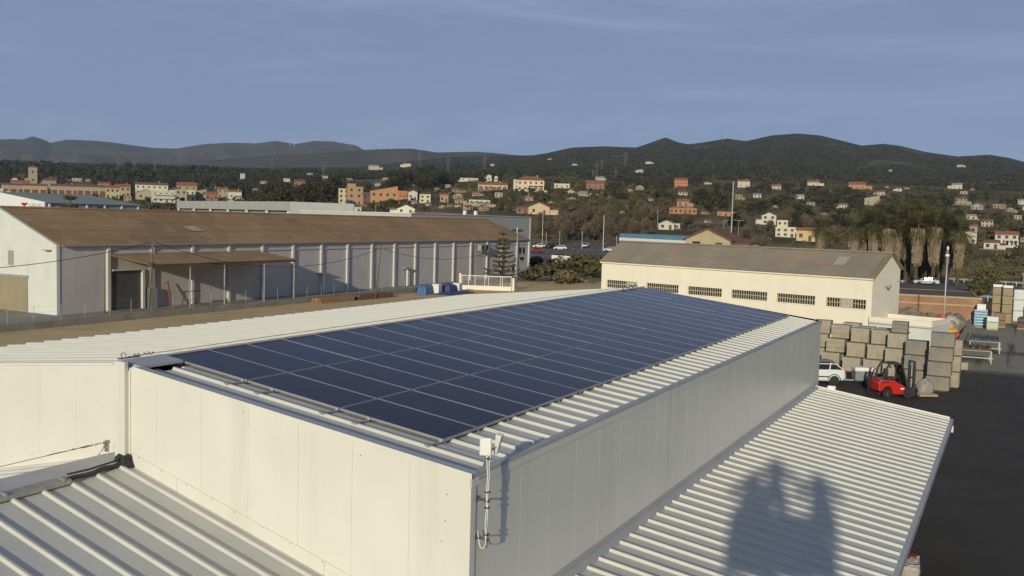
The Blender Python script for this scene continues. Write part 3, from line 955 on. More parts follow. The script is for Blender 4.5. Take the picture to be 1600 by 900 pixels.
ridge_object('mountain_ridge', [(200, 262), (300, 254), (380, 247), (430, 243), (500, 240), (560, 236), (590, 234), (640, 233), (680, 239), (740, 238), (770, 240), (800, 243), (850, 246), (950, 252)], 4600, 1500, 0, M_MTN2, 5.1, nx=160)

# site surfaces, each a sheet a few millimetres above the one below
def sheet(name, pts, z, m):
    mb = MB().quad(*[(x, y, z) for x, y in pts])
    return tag(mb.build(name, m), kind='structure')
sheet('dirt_lot', [(-60.2, -20), (-8, -20), (-8, 60), (-30, 130), (-52, 150), (-60.2, 150)], 0.004, M_DIRT)
sheet('concrete_yard', [(-100, 20), (-60.2, 20), (-60.2, 150), (-100, 150)], 0.006, M_CONC)
sheet('asphalt_yard', [(-7.9, -45), (60, -45), (60, 122), (9.4, 122), (9.4, 76), (-7.9, 76)], 0.008, M_ASPH)
sheet('waste_ground', [(-40, 76.1), (9.3, 76.1), (9.3, 170), (-40, 170)], 0.005, M_CONC)

# ================================================================== long warehouse on the left
WX, WY0, WY1, WE, WRX, WRZ = -68.0, 47.6, 147.2, 6.75, -77.2, 10.27
t = thing('warehouse', 'long old warehouse with brown roof, grey pilastered side and white gable', 'building', (WX, WY0, 0))
def L(x): return x - WX
wh = t
mb = MB()
mb.box(-18.3, 0.0, 0.35, WY1 - WY0, 0, WE - 0.05)
mb.prism([(-18.3, WE - .05), (0.0, WE - .05), (WRX - WX, WRZ - .08)], 1, WY1 - WY0 - 0.3, WY1 - WY0)
mb.build('side_wall', M_GREYWALL, t)
mb = MB()
mb.prism([(-18.4, 0), (0.06, 0), (0.06, WE - 0.02), (WRX - WX, WRZ + 0.08), (-18.4, WE - 0.02)], 1, 0.0, 0.349)
mb.build('gable_wall', M_WHITEWALL, t)
# roof slopes made of rows of sheets, slightly uneven
sl = (WRZ - WE) / (WRX - WX)
random.seed(11)
nrow, ncol = 5, 20
for side in (1, -1):
    for c in range(ncol):
        mb = MB()
        for r_ in range(nrow):
            xa = 0.38 - (9.58) * r_ / nrow
            xb = 0.38 - (9.58) * (r_ + 1) / nrow - 0.12
            ya = 0.30 + (WY1 - WY0 + 0.1 - 0.30) * c / ncol
            yb = 0.30 + (WY1 - WY0 + 0.1 - 0.30) * (c + 1) / ncol - 0.004
            j = random.uniform(-0.008, 0.008)
            za = WE + sl * (xa) + 0.055 + j
            zb = WE + sl * (xb) + 0.018 + j
            if side < 0:
                xa, xb = 2 * (WRX - WX) - xa, 2 * (WRX - WX) - xb
            mb.hexa([(xa, ya, za - .03), (xa, yb, za - .03), (xb, yb, zb - .03), (xb, ya, zb - .03), (xa, ya, za), (xa, yb, za), (xb, yb, zb), (xb, ya, zb)])
        mb.build('roof_sheets', M_FIBRE, t)
mb = MB()
mb.prism([(WRX - WX - 0.3, WRZ - 0.03), (WRX - WX + 0.3, WRZ - 0.03), (WRX - WX, WRZ + 0.13)], 1, 0.3, WY1 - WY0 + 0.1)
mb.build('ridge_tiles', M_FIBRE, t)
mb = MB().box(0.30, 0.42, 0.4, WY1 - WY0, WE - 0.12, WE + 0.02)
mb.build('gutter', M_GREYP, t)
o = MB().quad((-3.2, 20.1, WE + sl * -3.2 + .105), (-3.2, 21.9, WE + sl * -3.2 + .105), (-4.6, 21.6, WE + sl * -4.6 + .105), (-4.6, 19.8, WE + sl * -4.6 + .105))
o.build('patched_sheet', mat('tan_sheet', (.52, .38, .25), rough=.9, col2=(.44, .32, .21), scale=1), t)
pil = MB().box(0.0, 0.24, -0.17, 0.17, 0.0, WE - 0.13).mesh('pilaster', M_PILAST)
for k in range(17):
    y = 53.43 + 5.545 * k
    if y < WY1 - 1:
        put('pilaster', pil, t, (0.001, y - WY0, 0))
put('pilaster', pil, t, (0.001, WY1 - WY0 - 0.2, 0))
mb = MB().box(0.002, 0.12, 5.9, WY1 - WY0 - 0.5, WE - 0.95, WE - 0.80)
mb.build('band', M_GREYWALL, t)
# sliding door bay
MB().box(0.002, 0.05, 6.35, 9.9, 0.0, 4.05).build('sliding_door', mat('door_dark_grey', (0.10, 0.095, 0.09), rough=0.7, col2=(0.075, 0.07, 0.07), scale=0.5), t)
mb = MB().box(0.002, 0.34, 9.92, 10.22, 0.0, 4.15).box(0.002, 0.34, 6.2, 9.919, 4.06, 4.22)
mb.build('door_frame', M_PILAST, t)
MB().box(0.002, 0.5, 10.6, 11.7, 0.0, 2.15).build('cabinet', M_GREYP, t)
# gable openings
MB().box(L(-74.83) - 0.42, L(-74.83) + 0.42, -0.04, -0.002, 4.55, 6.0).build('window', mat('shutter_grey', (0.34, 0.34, 0.33), rough=0.7, col2=(.28, .28, .27), scale=3), t)
MB().box(L(-74.83) - 0.5, L(-74.83) + 0.5, -0.07, -0.041, 4.46, 4.55).build('window_sill', M_PILAST, t)
rd = MB()
for k in range(17):
    rd.box(L(-80.0), L(-72.25), -0.05 - (0.012 if k % 2 else 0), -0.002, k * 0.2, k * 0.2 + 0.196)
rd.build('roller_door', mat('tan_roller_door', (0.33, 0.27, 0.17), rough=0.7, col2=(0.28, 0.23, 0.15), scale=0.6), t)
MB().box(L(-80.1), L(-72.1), -0.12, -0.003, 3.4, 3.62).build('door_lintel', M_GREYP, t)
MB().box(L(-69.4), L(-68.6), -0.5, -0.003, 6.2, 6.28).build('drain_spout', M_GREYP, t)
# wall vents shaped like a T, seen against the side wall
for y in (86.6, 106.2):
    mb = MB().box(0.3, 0.5, y - WY0 + 0.1, y - WY0 + 0.4, 0, 2.6)
    mb.build('vent_pipe', M_WHITEP, t)
    MB().box(0.002, 0.75, y - WY0 - 0.7, y - WY0 + 0.9, 2.61, 2.75).build('vent_cap', M_GREYP, t)
# air conditioner on a bracket high on the wall
y = 128.6 - WY0
MB().box(0.35, 1.1, y - 1.3, y + 1.6, 5.0, 6.0).build('air_conditioner', M_GREYP, t, bevel=0.03)
mb = MB()
for yy in (y - 0.9, y + 1.2):
    mb.bar((0.01, yy, 4.9), (1.15, yy, 4.9), 0.08).bar((0.01, yy, 4.1), (1.1, yy, 4.85), 0.07)
mb.build('air_conditioner_bracket', M_GALV, t)
for dy in (-0.75, 0.55):
    MB().lathe([(0.01, 0), (0.42, 0.0), (0.42, 0.03), (0.01, 0.031)], 'x', 14, (1.101, y + dy, 5.5)).build('fan_grille', M_DARKHOLE, t)
# windows in the last bay
for (ya, yb, za, zb) in ((143.2, 144.0, 4.1, 5.3), (144.6, 145.4, 4.1, 5.3), (141.5, 142.6, 2.9, 3.5), (143.6, 145.1, 2.9, 3.5), (140.6, 141.4, 0.9, 2.2)):
    w_ = MB().box(0.002, 0.05, ya - WY0, yb - WY0, za, zb).build('window', M_GLASSD, t)
    MB().box(0.002, 0.12, ya - WY0 - .1, yb - WY0 + .1, za - 0.12, za - 0.004).build('sill', M_PILAST, w_)
# clutter under the canopy
mb = MB()
mb.bar((0.9, 13.2, 0.0), (0.35, 13.2, 2.7), 0.22, 0.06)
tag(mb.build('leaning_board', mat('orange_board', (0.42, 0.12, 0.05), rough=0.8, col2=(0.34, 0.1, 0.045), scale=2), None, loc=(WX, WY0, 0)), 'orange board leaning on the warehouse wall under the brown canopy', 'board')
tr = thing('trestle', 'dark metal trestle frame by the wall under the brown canopy', 'trestle', (WX + 1.3, WY0 + 15.6, 0))
for yy in (-0.9, 0.9):
    MB().bar((-0.5, yy, 0), (0, yy, 1.5), 0.07).bar((0.5, yy, 0), (0, yy, 1.5), 0.07).build('leg', M_RUST, tr)
MB().bar((0, -1.4, 1.55), (0, 1.4, 1.55), 0.1).bar((-.3, -.9, .6), (-.3, .9, .6), 0.05).build('beam', M_RUST, tr)

# lean-to canopy on the warehouse
t = thing('warehouse_canopy', 'sloping brown canopy on thin posts against the long grey warehouse', 'canopy', (WX, 0, 0))
for k in range(8):
    ya = 53.25 + 21.6 * k / 8; yb = 53.25 + 21.6 * (k + 1) / 8 - 0.004
    mb = MB()
    for (xa, za, xb, zb) in ((0.26, 5.76, 3.2, 5.42), (3.1, 5.40, 6.25, 5.03)):
        mb.hexa([(xa, ya, za - .04), (xb, ya, zb - .04), (xb, yb, zb - .04), (xa, yb, za - .04), (xa, ya, za), (xb, ya, zb), (xb, yb, zb), (xa, yb, za)])
    mb.build('roof_sheets', M_FIBRE, t)
MB().box(6.0, 6.2, 53.3, 74.8, 4.72, 4.97).build('edge_beam', M_RUST, t)
for y in (53.5, 58.6, 63.4, 69.5, 74.5):
    MB().tube([(6.1, y, 0), (6.1, y, 4.72)], 0.075, 8).build('post', M_GREYP, t)

# low boundary wall with posts and wires
t = thing('boundary_wall', 'low grey concrete boundary wall with wire fence between dirt lot and warehouse', 'wall', (-60.0, 0, 0))
for k in range(17):
    ya = 22 + 5.0 * k
    o = MB().box(-0.12, 0.12, ya, ya + 4.985, 0.0, 0.62 + 0.02 * (k % 3)).build('wall_section', M_CONC, t, bevel=0.02, segs=1)
    for q in (0.2, 2.6):
        MB().tube([(0, ya + q, 0.60), (0, ya + q, 2.0)], 0.024, 6).build('fence_post', M_GALV, t)
for z in (0.95, 1.4, 1.9):
    MB().tube([(0.03, 22.2, z), (0.03, 104.6, z)], 0.006, 4).build('fence_wire', M_GALV, t)

# ================================================================== cream building with barred windows
cb_az = R(-74.9)
t = thing('cream_building', 'cream building with row of barred windows and weathered corrugated roof', 'building', (2.01, 78.04, 0), R(90) + R(74.9) - R(0))
# local frame: +X runs along the front wall to the left end seen from the yard, -Y is the outside of the front
t.rotation_euler = (0, 0, math.atan2(math.cos(cb_az), math.sin(cb_az)))
# with that rotation local +X = (sin,cos)(az); the building's depth lies along local -Y
BW, BD, AP, BE, BR = 30.6, 6.29, 3.77, 6.0, 8.2
wins = [(0.50, 4.28), (5.35, 9.26), (10.27, 14.2), (15.29, 19.29), (20.44, 24.51), (25.69, 29.86)]
mb = MB()
# front wall is local y = 0, depth goes to negative local y
xs = [0.0]
for a, b in wins: xs += [a, b]
xs.append(BW)
for k in range(0, len(xs) - 1):
    a, b = xs[k], xs[k + 1]
    if k % 2 == 0:
        mb.box(a, b, -0.3, 0, 0, BE)
    else:
        mb.box(a, b, -0.3, 0, 0, 3.17).box(a, b, -0.3, 0, 4.0, BE)
mb.build('front_wall', M_CREAM, t)
mb = MB()
for x0, x1 in ((0.0, 0.3), (BW - 0.3, BW)):
    mb.prism([(-0.301, 0), (-0.301, BE + 0.1), (-AP, BR - 0.06), (-BD, 6.66), (-BD, 0)], 0, x0, x1)
mb.box(0.301, BW - 0.301, -BD, -BD + 0.25, 0, 6.6)
mb.build('gable_wall', M_CREAM, t)
MB().box(0.301, BW - .301, -BD + .26, -1.2, 2.2, 2.3).box(.301, BW - .301, -1.3, -1.21, 2.3, 5.5).build('interior', M_DARKHOLE, t)
M_BAR = mat('window_grid', (0.50, 0.45, 0.33), rough=0.8, col2=(0.4, 0.36, 0.27), scale=4)
for wi, (a, b) in enumerate(wins):
    mb = MB()
    n = 15
    for k in range(n + 1):
        x = a + 0.06 + (b - a - 0.12) * k / n
        mb.box(x - 0.032, x + 0.032, -0.16, -0.10, 3.19, 3.98)
    mb.box(a + .03, b - .03, -0.165, -0.095, 3.56, 3.62)
    w_ = mb.build('window_bars', M_BAR, t)
    MB().box(a - 0.05, b + 0.05, -0.02, 0.07, 3.06, 3.165).build('sill', M_CREAM, w_)
    if wi in (0, 5):
        x0 = a + (b - a) * (0.38 if wi == 5 else 0.45)
        MB().box(a + .1 if wi == 5 else a + (b - a) * .35, x0 if wi == 5 else a + (b - a) * .65, -0.24, -0.2, 3.2, 3.97).build('blind', mat('pale_blind', (0.5, 0.47, 0.38), rough=0.8, col2=(0.45, 0.42, 0.34), scale=2), w_)
# corrugated roof: front and back slope sheets, real waves
M_CORR = mat('weathered_corrugated', (0.30, 0.255, 0.20), rough=0.9, col2=(0.235, 0.20, 0.155), scale=0.3, detail=8, col3=(0.33, 0.22, 0.12), scale3=0.22, lo3=.52, hi3=.68, spec=0.2)
M_REDP = mat('red_roof_primer', (0.42, 0.19, 0.145), rough=0.9, col2=(0.32, 0.20, 0.15), scale=1.5)
M_TRANS = mat('pale_rooflight', (0.40, 0.36, 0.29), rough=0.8, col2=(0.34, 0.3, 0.24), scale=2)
def corr(mb, x0, x1, pa, pb, lift=0.0, per=0.18, amp=0.028):
    """wavy sheet from eave point pa=(y,z) to top pb"""
    n = int(round((x1 - x0) / per * 4))
    i0 = len(mb.v)
    for k in range(n + 1):
        x = x0 + (x1 - x0) * k / n
        w = amp * math.sin(2 * math.pi * x / per) + lift
        mb.v.append((x, pa[0], pa[1] + w)); mb.v.append((x, pb[0], pb[1] + w))
    for k in range(n):
        mb.f.append((i0 + 2 * k, i0 + 2 * k + 2, i0 + 2 * k + 3, i0 + 2 * k + 1)); mb.m.append(mb.mi)
E1, TP, E2 = (0.22, BE + 0.02), (-AP, BR + 0.03), (-BD - 0.2, 6.62)
def slope_pt(u): return (E1[0] + (TP[0] - E1[0]) * u, E1[1] + (TP[1] - E1[1]) * u)
for k in range(10):
    mb = MB()
    x0, x1 = -0.25 + 31.1 * k / 10, -0.25 + 31.1 * (k + 1) / 10
    corr(mb, x0, x1, slope_pt(0), slope_pt(0.5), 0.0)
    corr(mb, x0, x1, slope_pt(0.47), slope_pt(1.0), 0.02)
    corr(mb, x0, x1, E2, TP, 0.0)
    mb.build('roof_sheets', M_CORR, t)
MB().bar((-0.27, TP[0], TP[1] + 0.05), (BW + 0.27, TP[0], TP[1] + 0.05), 0.5, 0.12).build('ridge_cap', M_CORR, t)
mb = MB().box(-0.1, BW + 0.1, 0.001, 0.26, BE - 0.16, BE - 0.03)
mb.build('eave_cornice', M_CREAM, t)
# verge of the right gable, yellowed by lichen
M_LICH = mat('lichen_verge', (0.27, 0.22, 0.1), rough=0.95, col2=(0.2, 0.165, 0.09), scale=2)
mb = MB()
for (pa, pb) in ((E1, TP), (E2, TP)):
    mb.hexa([(-0.31, pa[0], pa[1] + 0.0), (0.32, pa[0], pa[1] + 0.0), (0.32, pb[0], pb[1]), (-0.31, pb[0], pb[1]),
             (-0.31, pa[0], pa[1] + 0.09), (0.32, pa[0], pa[1] + 0.09), (0.32, pb[0], pb[1] + .09), (-0.31, pb[0], pb[1] + 0.09)])
mb.build('verge', M_LICH, t)
def roof_patch(xa, xb, ua, ub, m, lift):
    mb = MB()
    corr(mb, xa, xb, slope_pt(ua), slope_pt(ub), lift)
    mb.build('replacement_sheet', m, t)
for (xa, xb, ua, ub) in ((23.2, 23.4, .42, .85), (22.1, 22.3, .42, .85), (22.3, 23.2, .40, .47), (10.3, 10.55, .3, .72), (9.0, 9.2, .34, .66), (9.2, 10.3, .62, .70), (4.55, 4.75, .42, .78), (5.9, 6.1, .4, .7), (4.75, 5.9, .40, .48)):
    roof_patch(xa, xb, ua, ub, M_REDP, 0.035)
roof_patch(3.4, 4.5, .42, .76, M_TRANS, 0.035)
roof_patch(4.8, 5.85, .49, .74, mat('grey_new_sheet', (0.27, 0.245, 0.215), rough=0.8, col2=(0.23, 0.21, 0.185), scale=2), 0.036)
# downpipe and flood lamps on the right gable
MB().tube([(20.0, 0.06, 0.2), (20.0, 0.06, 5.9)], 0.05, 8).build('downpipe', M_CREAM, t)
for yy, zz in ((-2.6, 5.2), (-5.7, 5.6)):
    mb = MB().bar((-0.01, yy, zz), (-0.45, yy, zz + 0.05), 0.06)
    mb.box(-0.62, -0.4, yy - 0.16, yy + 0.16, zz - 0.1, zz + 0.12)
    mb.build('flood_lamp', M_GREYP, t)

# flat-roofed annexe beside it
t2 = thing('annexe', 'low flat-roofed white annexe with parapet right of the cream building', 'building', (2.01, 78.04, 0))
t2.rotation_euler = t.rotation_euler
mb = MB().box(-5.45, -0.05, -4.0, 0.45, 0, 2.15)
mb.build('wall', M_WHITEWALL, t2)
mb = MB()
mb.box(-5.5, -0.02, 0.25, 0.52, 2.151, 2.62).box(-5.5, -5.25, -4.05, 0.249, 2.151, 2.62).box(-5.249, -0.02, -4.05, -3.8, 2.151, 2.62)
mb.build('parapet', M_CREAM, t2, bevel=0.02, segs=1)
MB().box(-5.249, -0.05, -3.799, 0.249, 2.151, 2.20).build('flat_roof', M_CONC, t2)
MB().box(-5.46, -0.01, 0.451, 0.50, 1.96, 2.06).build('cornice', M_GREYP, t2)

# brick shed behind the annexe, with a brown roof
t = thing('brick_shed', 'old orange brick shed with dark flat roof behind the annexe', 'building', (3.9, 104.0, 0), R(5))
mb = MB().box(-6.0, 6.2, 0, 0.4, 0, 2.95).box(5.8, 6.2, 0.401, 16, 0, 2.95).box(-6.0, 5.799, 15.6, 16, 0, 2.9)
mb.build('wall', M_BRICK, t)
for z in (2.1, 2.95):
    MB().box(-6.1, 6.3, -0.1, 0.5, z, z + 0.2).build('brick_course', mat('pale_brick_band', (0.5, 0.33, 0.2), rough=0.9, col2=(0.42, 0.28, 0.17), scale=2), t)
MB().box(-6.0, 5.799, 0.52, 15.6, 2.7, 2.85).build('roof', mat('dark_flat_roof', (0.12, 0.09, 0.065), rough=0.95, col2=(0.09, 0.07, 0.05), scale=0.5), t)

# low wall that divides the yard from the waste ground
t = thing('yard_wall', 'long low concrete wall between the asphalt yard and the waste ground', 'wall', (9.15, 0, 0))
for k in range(12):
    ya = 75.5 + 5.2 * k
    MB().box(-0.15, 0.15, ya, ya + 5.18, 0, 0.75).build('wall_section', M_CONC, t, bevel=0.03, segs=1)
# ================================================================== people (one continuous skinned body each)
def person(label, loc, rz, joints, colors, hair=(0.03, 0.02, 0.015), group=None, bulk=1.0):
    """joints: dict of named points; builds a skinned mesh and colours it by zone"""
    order = [('pelvis', None, .125, .10), ('belly', 'pelvis', .130, .095), ('chest', 'belly', .150, .105), ('neckb', 'chest', .085, .075), ('neck', 'neckb', .055, .055),
             ('head0', 'neck', .075, .085), ('head1', 'head0', .088, .100), ('head2', 'head1', .070, .085)]
    for s in 'LR':
        order += [('sh' + s, 'neckb', .070, .065), ('el' + s, 'sh' + s, .050, .048), ('wr' + s, 'el' + s, .034, .032), ('pa' + s, 'wr' + s, .040, .022)]
        order += [('hip' + s, 'pelvis', .095, .095), ('kn' + s, 'hip' + s, .066, .068), ('an' + s, 'kn' + s, .045, .048), ('toe' + s, 'an' + s, .045, .032)]
    bm = bmesh.new()
    lay = bm.verts.layers.skin.verify()
    vs = {}
    def add(nm, par, rx, ry, pos):
        v = bm.verts.new(pos)
        v[lay].radius = (rx, ry)
        vs[nm] = v
        if par: bm.edges.new((vs[par], v))
        else: v[lay].use_root = True
    for nm, par, rx, ry in order:
        kb = (1.6 if nm in ('neck', 'neckb', 'head0', 'head1', 'head2') else 1.25) if (bulk > 1 and nm[:2] not in ('wr', 'pa', 'an', 'to')) else 1.0
        add(nm, par, rx * kb, ry * kb, joints[nm])
    for s in 'LR':                                     # five fingers from the palm
        wr, pa = Vector(joints['wr' + s]), Vector(joints['pa' + s])
        d = (pa - wr).normalized()
        side = d.cross(Vector((0, 0, 1)))
        side = side.normalized() if side.length > .1 else Vector((1, 0, 0))
        dn = side.cross(d).normalized()
        for q, (off, ln) in enumerate(((-.030, .062), (-.010, .072), (.010, .068), (.030, .052))):
            a = pa + side * off + d * .02
            add('f%s%d' % (s, q), 'pa' + s, .011, .011, a + d * ln * .5)
            add('g%s%d' % (s, q), 'f%s%d' % (s, q), .009, .009, a + d * ln * .85 - dn * .022)
        add('t' + s, 'pa' + s, .012, .012, pa - side * .045 - d * .01)
        add('u' + s, 't' + s, .010, .010, pa - side * .05 + d * .035 - dn * .01)
    me0 = bpy.data.meshes.new('body_cage')
    bm.to_mesh(me0); bm.free()
    tmp = bpy.data.objects.new('body_cage', me0)
    COL.objects.link(tmp)
    md = tmp.modifiers.new('skin', 'SKIN'); md.use_smooth_shade = True
    tmp.modifiers.new('sub', 'SUBSURF').levels = 2
    dg = bpy.context.evaluated_depsgraph_get()
    me = bpy.data.meshes.new_from_object(tmp.evaluated_get(dg))
    bpy.data.objects.remove(tmp)
    names = ['skin', 'top', 'trousers', 'shoes', 'hair']
    for nm in names:
        c = hair if nm == 'hair' else colors[nm]
        me.materials.append(mat('person_%s_%s' % (nm, '_'.join('%d' % (q * 100) for q in c)), c, rough=0.85, col2=tuple(q * .8 for q in c), scale=8))
    hz = Vector(joints['head1'])
    face = Vector(joints.get('look', (1, 0, 0))).normalized()
    pel = joints['pelvis'][2]
    nk = Vector(joints['neck'])
    for p in me.polygons:
        c = p.center
        idx = 1
        if (c - nk).dot(hz - nk) > 0 and (c - hz).length < .26:
            rel = c - hz
            idx = 4 if (rel.z > 0.035 or rel.dot(face) < -0.02) and rel.z > -0.07 else 0
        elif c.z < 0.10: idx = 3
        elif c.z < pel + .02: idx = 2
        for s in 'LR':
            if (c - Vector(joints['pa' + s])).length < .115: idx = 0
        p.material_index = idx
    me.polygons.foreach_set('use_smooth', [True] * len(me.polygons))
    t = thing('person', label, 'person', loc, rz, group)
    put('body', me, t)
    # face: nose, eyes, mouth, ears
    up = Vector((0, 0, 1)); sd = face.cross(up).normalized()
    fm = MATS[me.materials[0].name]
    mb = MB().lathe([(.002, 0), (.016, .0), (.012, .02), (.003, .035)], 'z', 8)
    nose = mb.build('nose', fm, t, loc=hz + face * .096 - up * .035)
    for s in (-1, 1):
        MB().lathe([(.001, -.008), (.011, -.003), (.011, .003), (.001, .008)], 'z', 8).build('eye', mat('eye_dark', (.02, .015, .012), rough=.2, col2=(.03, .02, .02), scale=9), t, loc=hz + face * .09 + sd * .034 * s + up * .005)
        MB().lathe([(.004, -.03), (.016, -.012), (.018, .012), (.006, .03)], 'z', 8).build('ear', fm, t, loc=hz + sd * .088 * s - up * .01)
    MB().box(-.004, .004, -.022, .022, -.004, .004).build('mouth', mat('lips', (.25, .09, .07), rough=.6, col2=(.2, .07, .06), scale=9), t, loc=hz + face * .093 - up * .062, rz=math.atan2(face.y, face.x))
    return t
def stand(arm_l, arm_r, look=(1, 0, 0), lean=0.0, stance=.11):
    j = dict(pelvis=(0, 0, .95), belly=(lean * .3, 0, 1.12), chest=(lean * .7, 0, 1.32), neckb=(lean, 0, 1.46), neck=(lean, 0, 1.53),
             head0=(lean + .02, 0, 1.59), head1=(lean + .03, 0, 1.66), head2=(lean + .02, 0, 1.735), look=look)
    for s, k in (('L', 1), ('R', -1)):
        j['sh' + s] = (lean, .175 * k, 1.43); j['hip' + s] = (0, .10 * k, .90)
        j['kn' + s] = (.03, stance * k, .50); j['an' + s] = (0.0, (stance + .01) * k, .09); j['toe' + s] = (.15, (stance + .03) * k, .04)
    for s, arm in (('L', arm_l), ('R', arm_r)):
        j['el' + s], j['wr' + s], j['pa' + s] = arm
    return j

# ================================================================== vehicles
M_TYRE = mat('tyre_rubber', (0.016, 0.016, 0.017), rough=0.85, col2=(0.03, 0.03, 0.03), scale=12)
M_RIM = mat('wheel_rim', (0.62, 0.62, 0.63), rough=0.35, metal=0.25, col2=(0.45, 0.45, 0.46), scale=8)
M_CARGLASS = mat('car_glass', (0.015, 0.017, 0.02), rough=0.06, col2=(0.02, 0.022, 0.026), scale=1)
M_TRIM = mat('black_plastic_trim', (0.025, 0.025, 0.027), rough=0.6, col2=(0.035, 0.035, 0.035), scale=6)
M_TAILL = mat('tail_lamp_red', (0.5, 0.02, 0.025), rough=0.2, col2=(0.35, 0.015, 0.02), scale=5)
M_HEADL = mat('head_lamp', (0.75, 0.75, 0.72), rough=0.12, col2=(0.6, 0.6, 0.6), scale=5)
def wheel(parent, x, y, r, w, side, spokes=5):
    """wheel with its axle along local Y"""
    t = MB().lathe([(r * .62, -w / 2), (r * .93, -w / 2), (r, -w * .32), (r, w * .32), (r * .93, w / 2), (r * .62, w / 2)], 'y', 22, (0, 0, 0))
    o = t.build('wheel', M_TYRE, parent, smooth=False, loc=(x, y, r))
    mb = MB().lathe([(r * .56, -w * .3), (r * .63, -w * .3), (r * .63, w * .46), (r * .56, w * .46)], 'y', 22)
    yy = side * w * .40
    for k in range(spokes):
        a = 2 * math.pi * k / spokes
        M = Matrix.Rotation(a, 4, 'Y')
        mb.box(r * .04, r * .60, yy - .015, yy + .015, -r * .075, r * .075, M)
    mb.lathe([(.005, -.02), (r * .16, -.02), (r * .16, .02), (.005, .021)], 'y', 12, (0, yy, 0))
    mb.build('rim', M_RIM, o)
    return o
def loft(mb, secs):
    """secs: list of (x, [(y,z)...]) cross sections, closed half-profile mirrored"""
    rings = []
    for x, pr in secs:
        i = len(mb.v)
        mb.v += [(x, y, z) for y, z in pr] + [(x, -y, z) for y, z in reversed(pr)]
        rings.append((i, 2 * len(pr)))
    for (a, n), (b, _) in zip(rings[:-1], rings[1:]):
        for k in range(n):
            k2 = (k + 1) % n
            mb.f.append((a + k, a + k2, b + k2, b + k)); mb.m.append(mb.mi)
    a, n = rings[0]; mb.f.append(tuple(a + k for k in reversed(range(n)))); mb.m.append(mb.mi)
    a, n = rings[-1]; mb.f.append(tuple(a + k for k in range(n))); mb.m.append(mb.mi)
def car(label, loc, rz, paint, kind='hatch', group=None, name='parked_car', roof_m=None):
    """front towards local -X, rear towards +X; about 4.1 m long"""
    t = thing(name, label, 'car', loc, rz, group)
    L_, H = (2.05, 1.52) if kind == 'hatch' else (2.3, 1.47)
    gc = .26
    def sec(x, w, z0, z1, sh=.10):
        return (x, [(w - .06, z0), (w, z0 + .12), (w, z1 - sh), (w - .05, z1)])
    mb = MB()
    if kind == 'hatch':
        ss = [sec(-L_, .58, .42, .66, .05), sec(-L_ + .12, .76, .30, .80), sec(-L_ + .55, .85, gc, .92), sec(-1.05, .865, gc, .98), sec(-.5, .87, gc, 1.0), sec(.6, .87, gc, 1.02), sec(1.35, .865, gc, 1.04), sec(L_ - .16, .82, .32, 1.02), sec(L_, .72, .40, .92, .06)]
        gh = [(-1.25, .74, .98, .99), (-.45, .64, .99, 1.42), (.1, .635, 1.0, H), (.8, .625, 1.02, H - .015), (1.40, .60, 1.03, H - .10), (1.90, .70, 1.0, 1.03)]
    else:
        ss = [sec(-L_, .60, .42, .62, .05), sec(-L_ + .14, .80, .28, .74), sec(-1.4, .87, gc, .86), sec(-.9, .88, gc, .90), sec(.4, .88, gc, .93), sec(1.3, .88, gc, .95), sec(L_ - .14, .82, .30, .94), sec(L_, .70, .40, .86, .06)]
        gh = [(-1.1, .76, .90, .91), (-.25, .66, .92, 1.40), (.25, .65, .93, H), (1.0, .64, .94, H - .05), (1.75, .70, .93, .96)]
    loft(mb, ss)
    body = mb.build('body', paint, t, smooth=False, bevel=.035, segs=2)
    mb = MB()
    loft(mb, [(x, [(w + .06, z0), (w + (.0 if z1 - z0 > .1 else .05), z1 - .001 if z1 - z0 < .1 else z1 - .06), (w - .10, z1)]) for x, w, z0, z1 in gh])
    mb.build('cabin', M_CARGLASS, t, bevel=.02, segs=1)
    x_a, x_b = gh[1][0], gh[-2][0]
    mb = MB()
    zt = H
    mb.box(x_a + .30, x_b - .05, -.57, .57, zt - .035, zt + .014)
    mb.build('roof', roof_m or paint, t, bevel=.02, segs=2)
    mb = MB()
    for s in (-1, 1):
        for (xa, za, xb, zb) in ((gh[0][0], .97, x_a, gh[1][3] - .03), (-.02, 1.0, .02, zt - .04), (x_b - .45, 1.02, x_b - .35, zt - .06), (x_b, gh[-2][3] - .03, gh[-1][0], 1.0)):
            ya = .80 if za < 1.05 else .665
            yb = .80 if zb < 1.05 else .665
            mb.bar((xa, s * ya, za), (xb, s * yb, zb), .07, .05)
        mb.bar((x_a, s * .66, gh[1][3] - .03), (x_b, s * .66, gh[-2][3] - .03), .06, .05)
    mb.build('pillars', paint, t)
    for s in (-1, 1):
        for xw in (-1.27, 1.27):
            wheel(t, xw, s * .775, .325, .21, s)
            mb = MB()
            pts = [(xw + .40 * math.cos(a), s * .872, .325 + .40 * math.sin(a)) for a in [math.pi * k / 10 for k in range(11)]]
            mb.tube(pts, .03, 6)
            mb.lathe([(.005, -.03), (.37, -.03), (.37, .012), (.005, .013)], 'y', 20, (xw, s * .66, .325))
            mb.build('wheel_arch', M_TRIM, t)
        MB().box(-.92, .92, s * .885 - .02, s * .885 + .02, .52, .60).build('side_moulding', M_TRIM, t)
        MB().box(L_ - .17, L_ - .01, s * .66 - .10, s * .66 + .13, .74, 1.0).build('tail_lamp', M_TAILL, t, bevel=.03)
        MB().box(-L_ + .02, -L_ + .34, s * .66 - .13, s * .66 + .1, .60, .74).build('head_lamp', M_HEADL, t, bevel=.03)
        MB().box(-.88, -.72, s * .93 - .07, s * .93 + .07, .95, 1.07).build('mirror', paint, t, bevel=.02)
        if kind == 'hatch':
            MB().bar((-.1, s * .55, H + .04), (1.2, s * .55, H + .03), .03).build('roof_rail', M_TRIM, t)
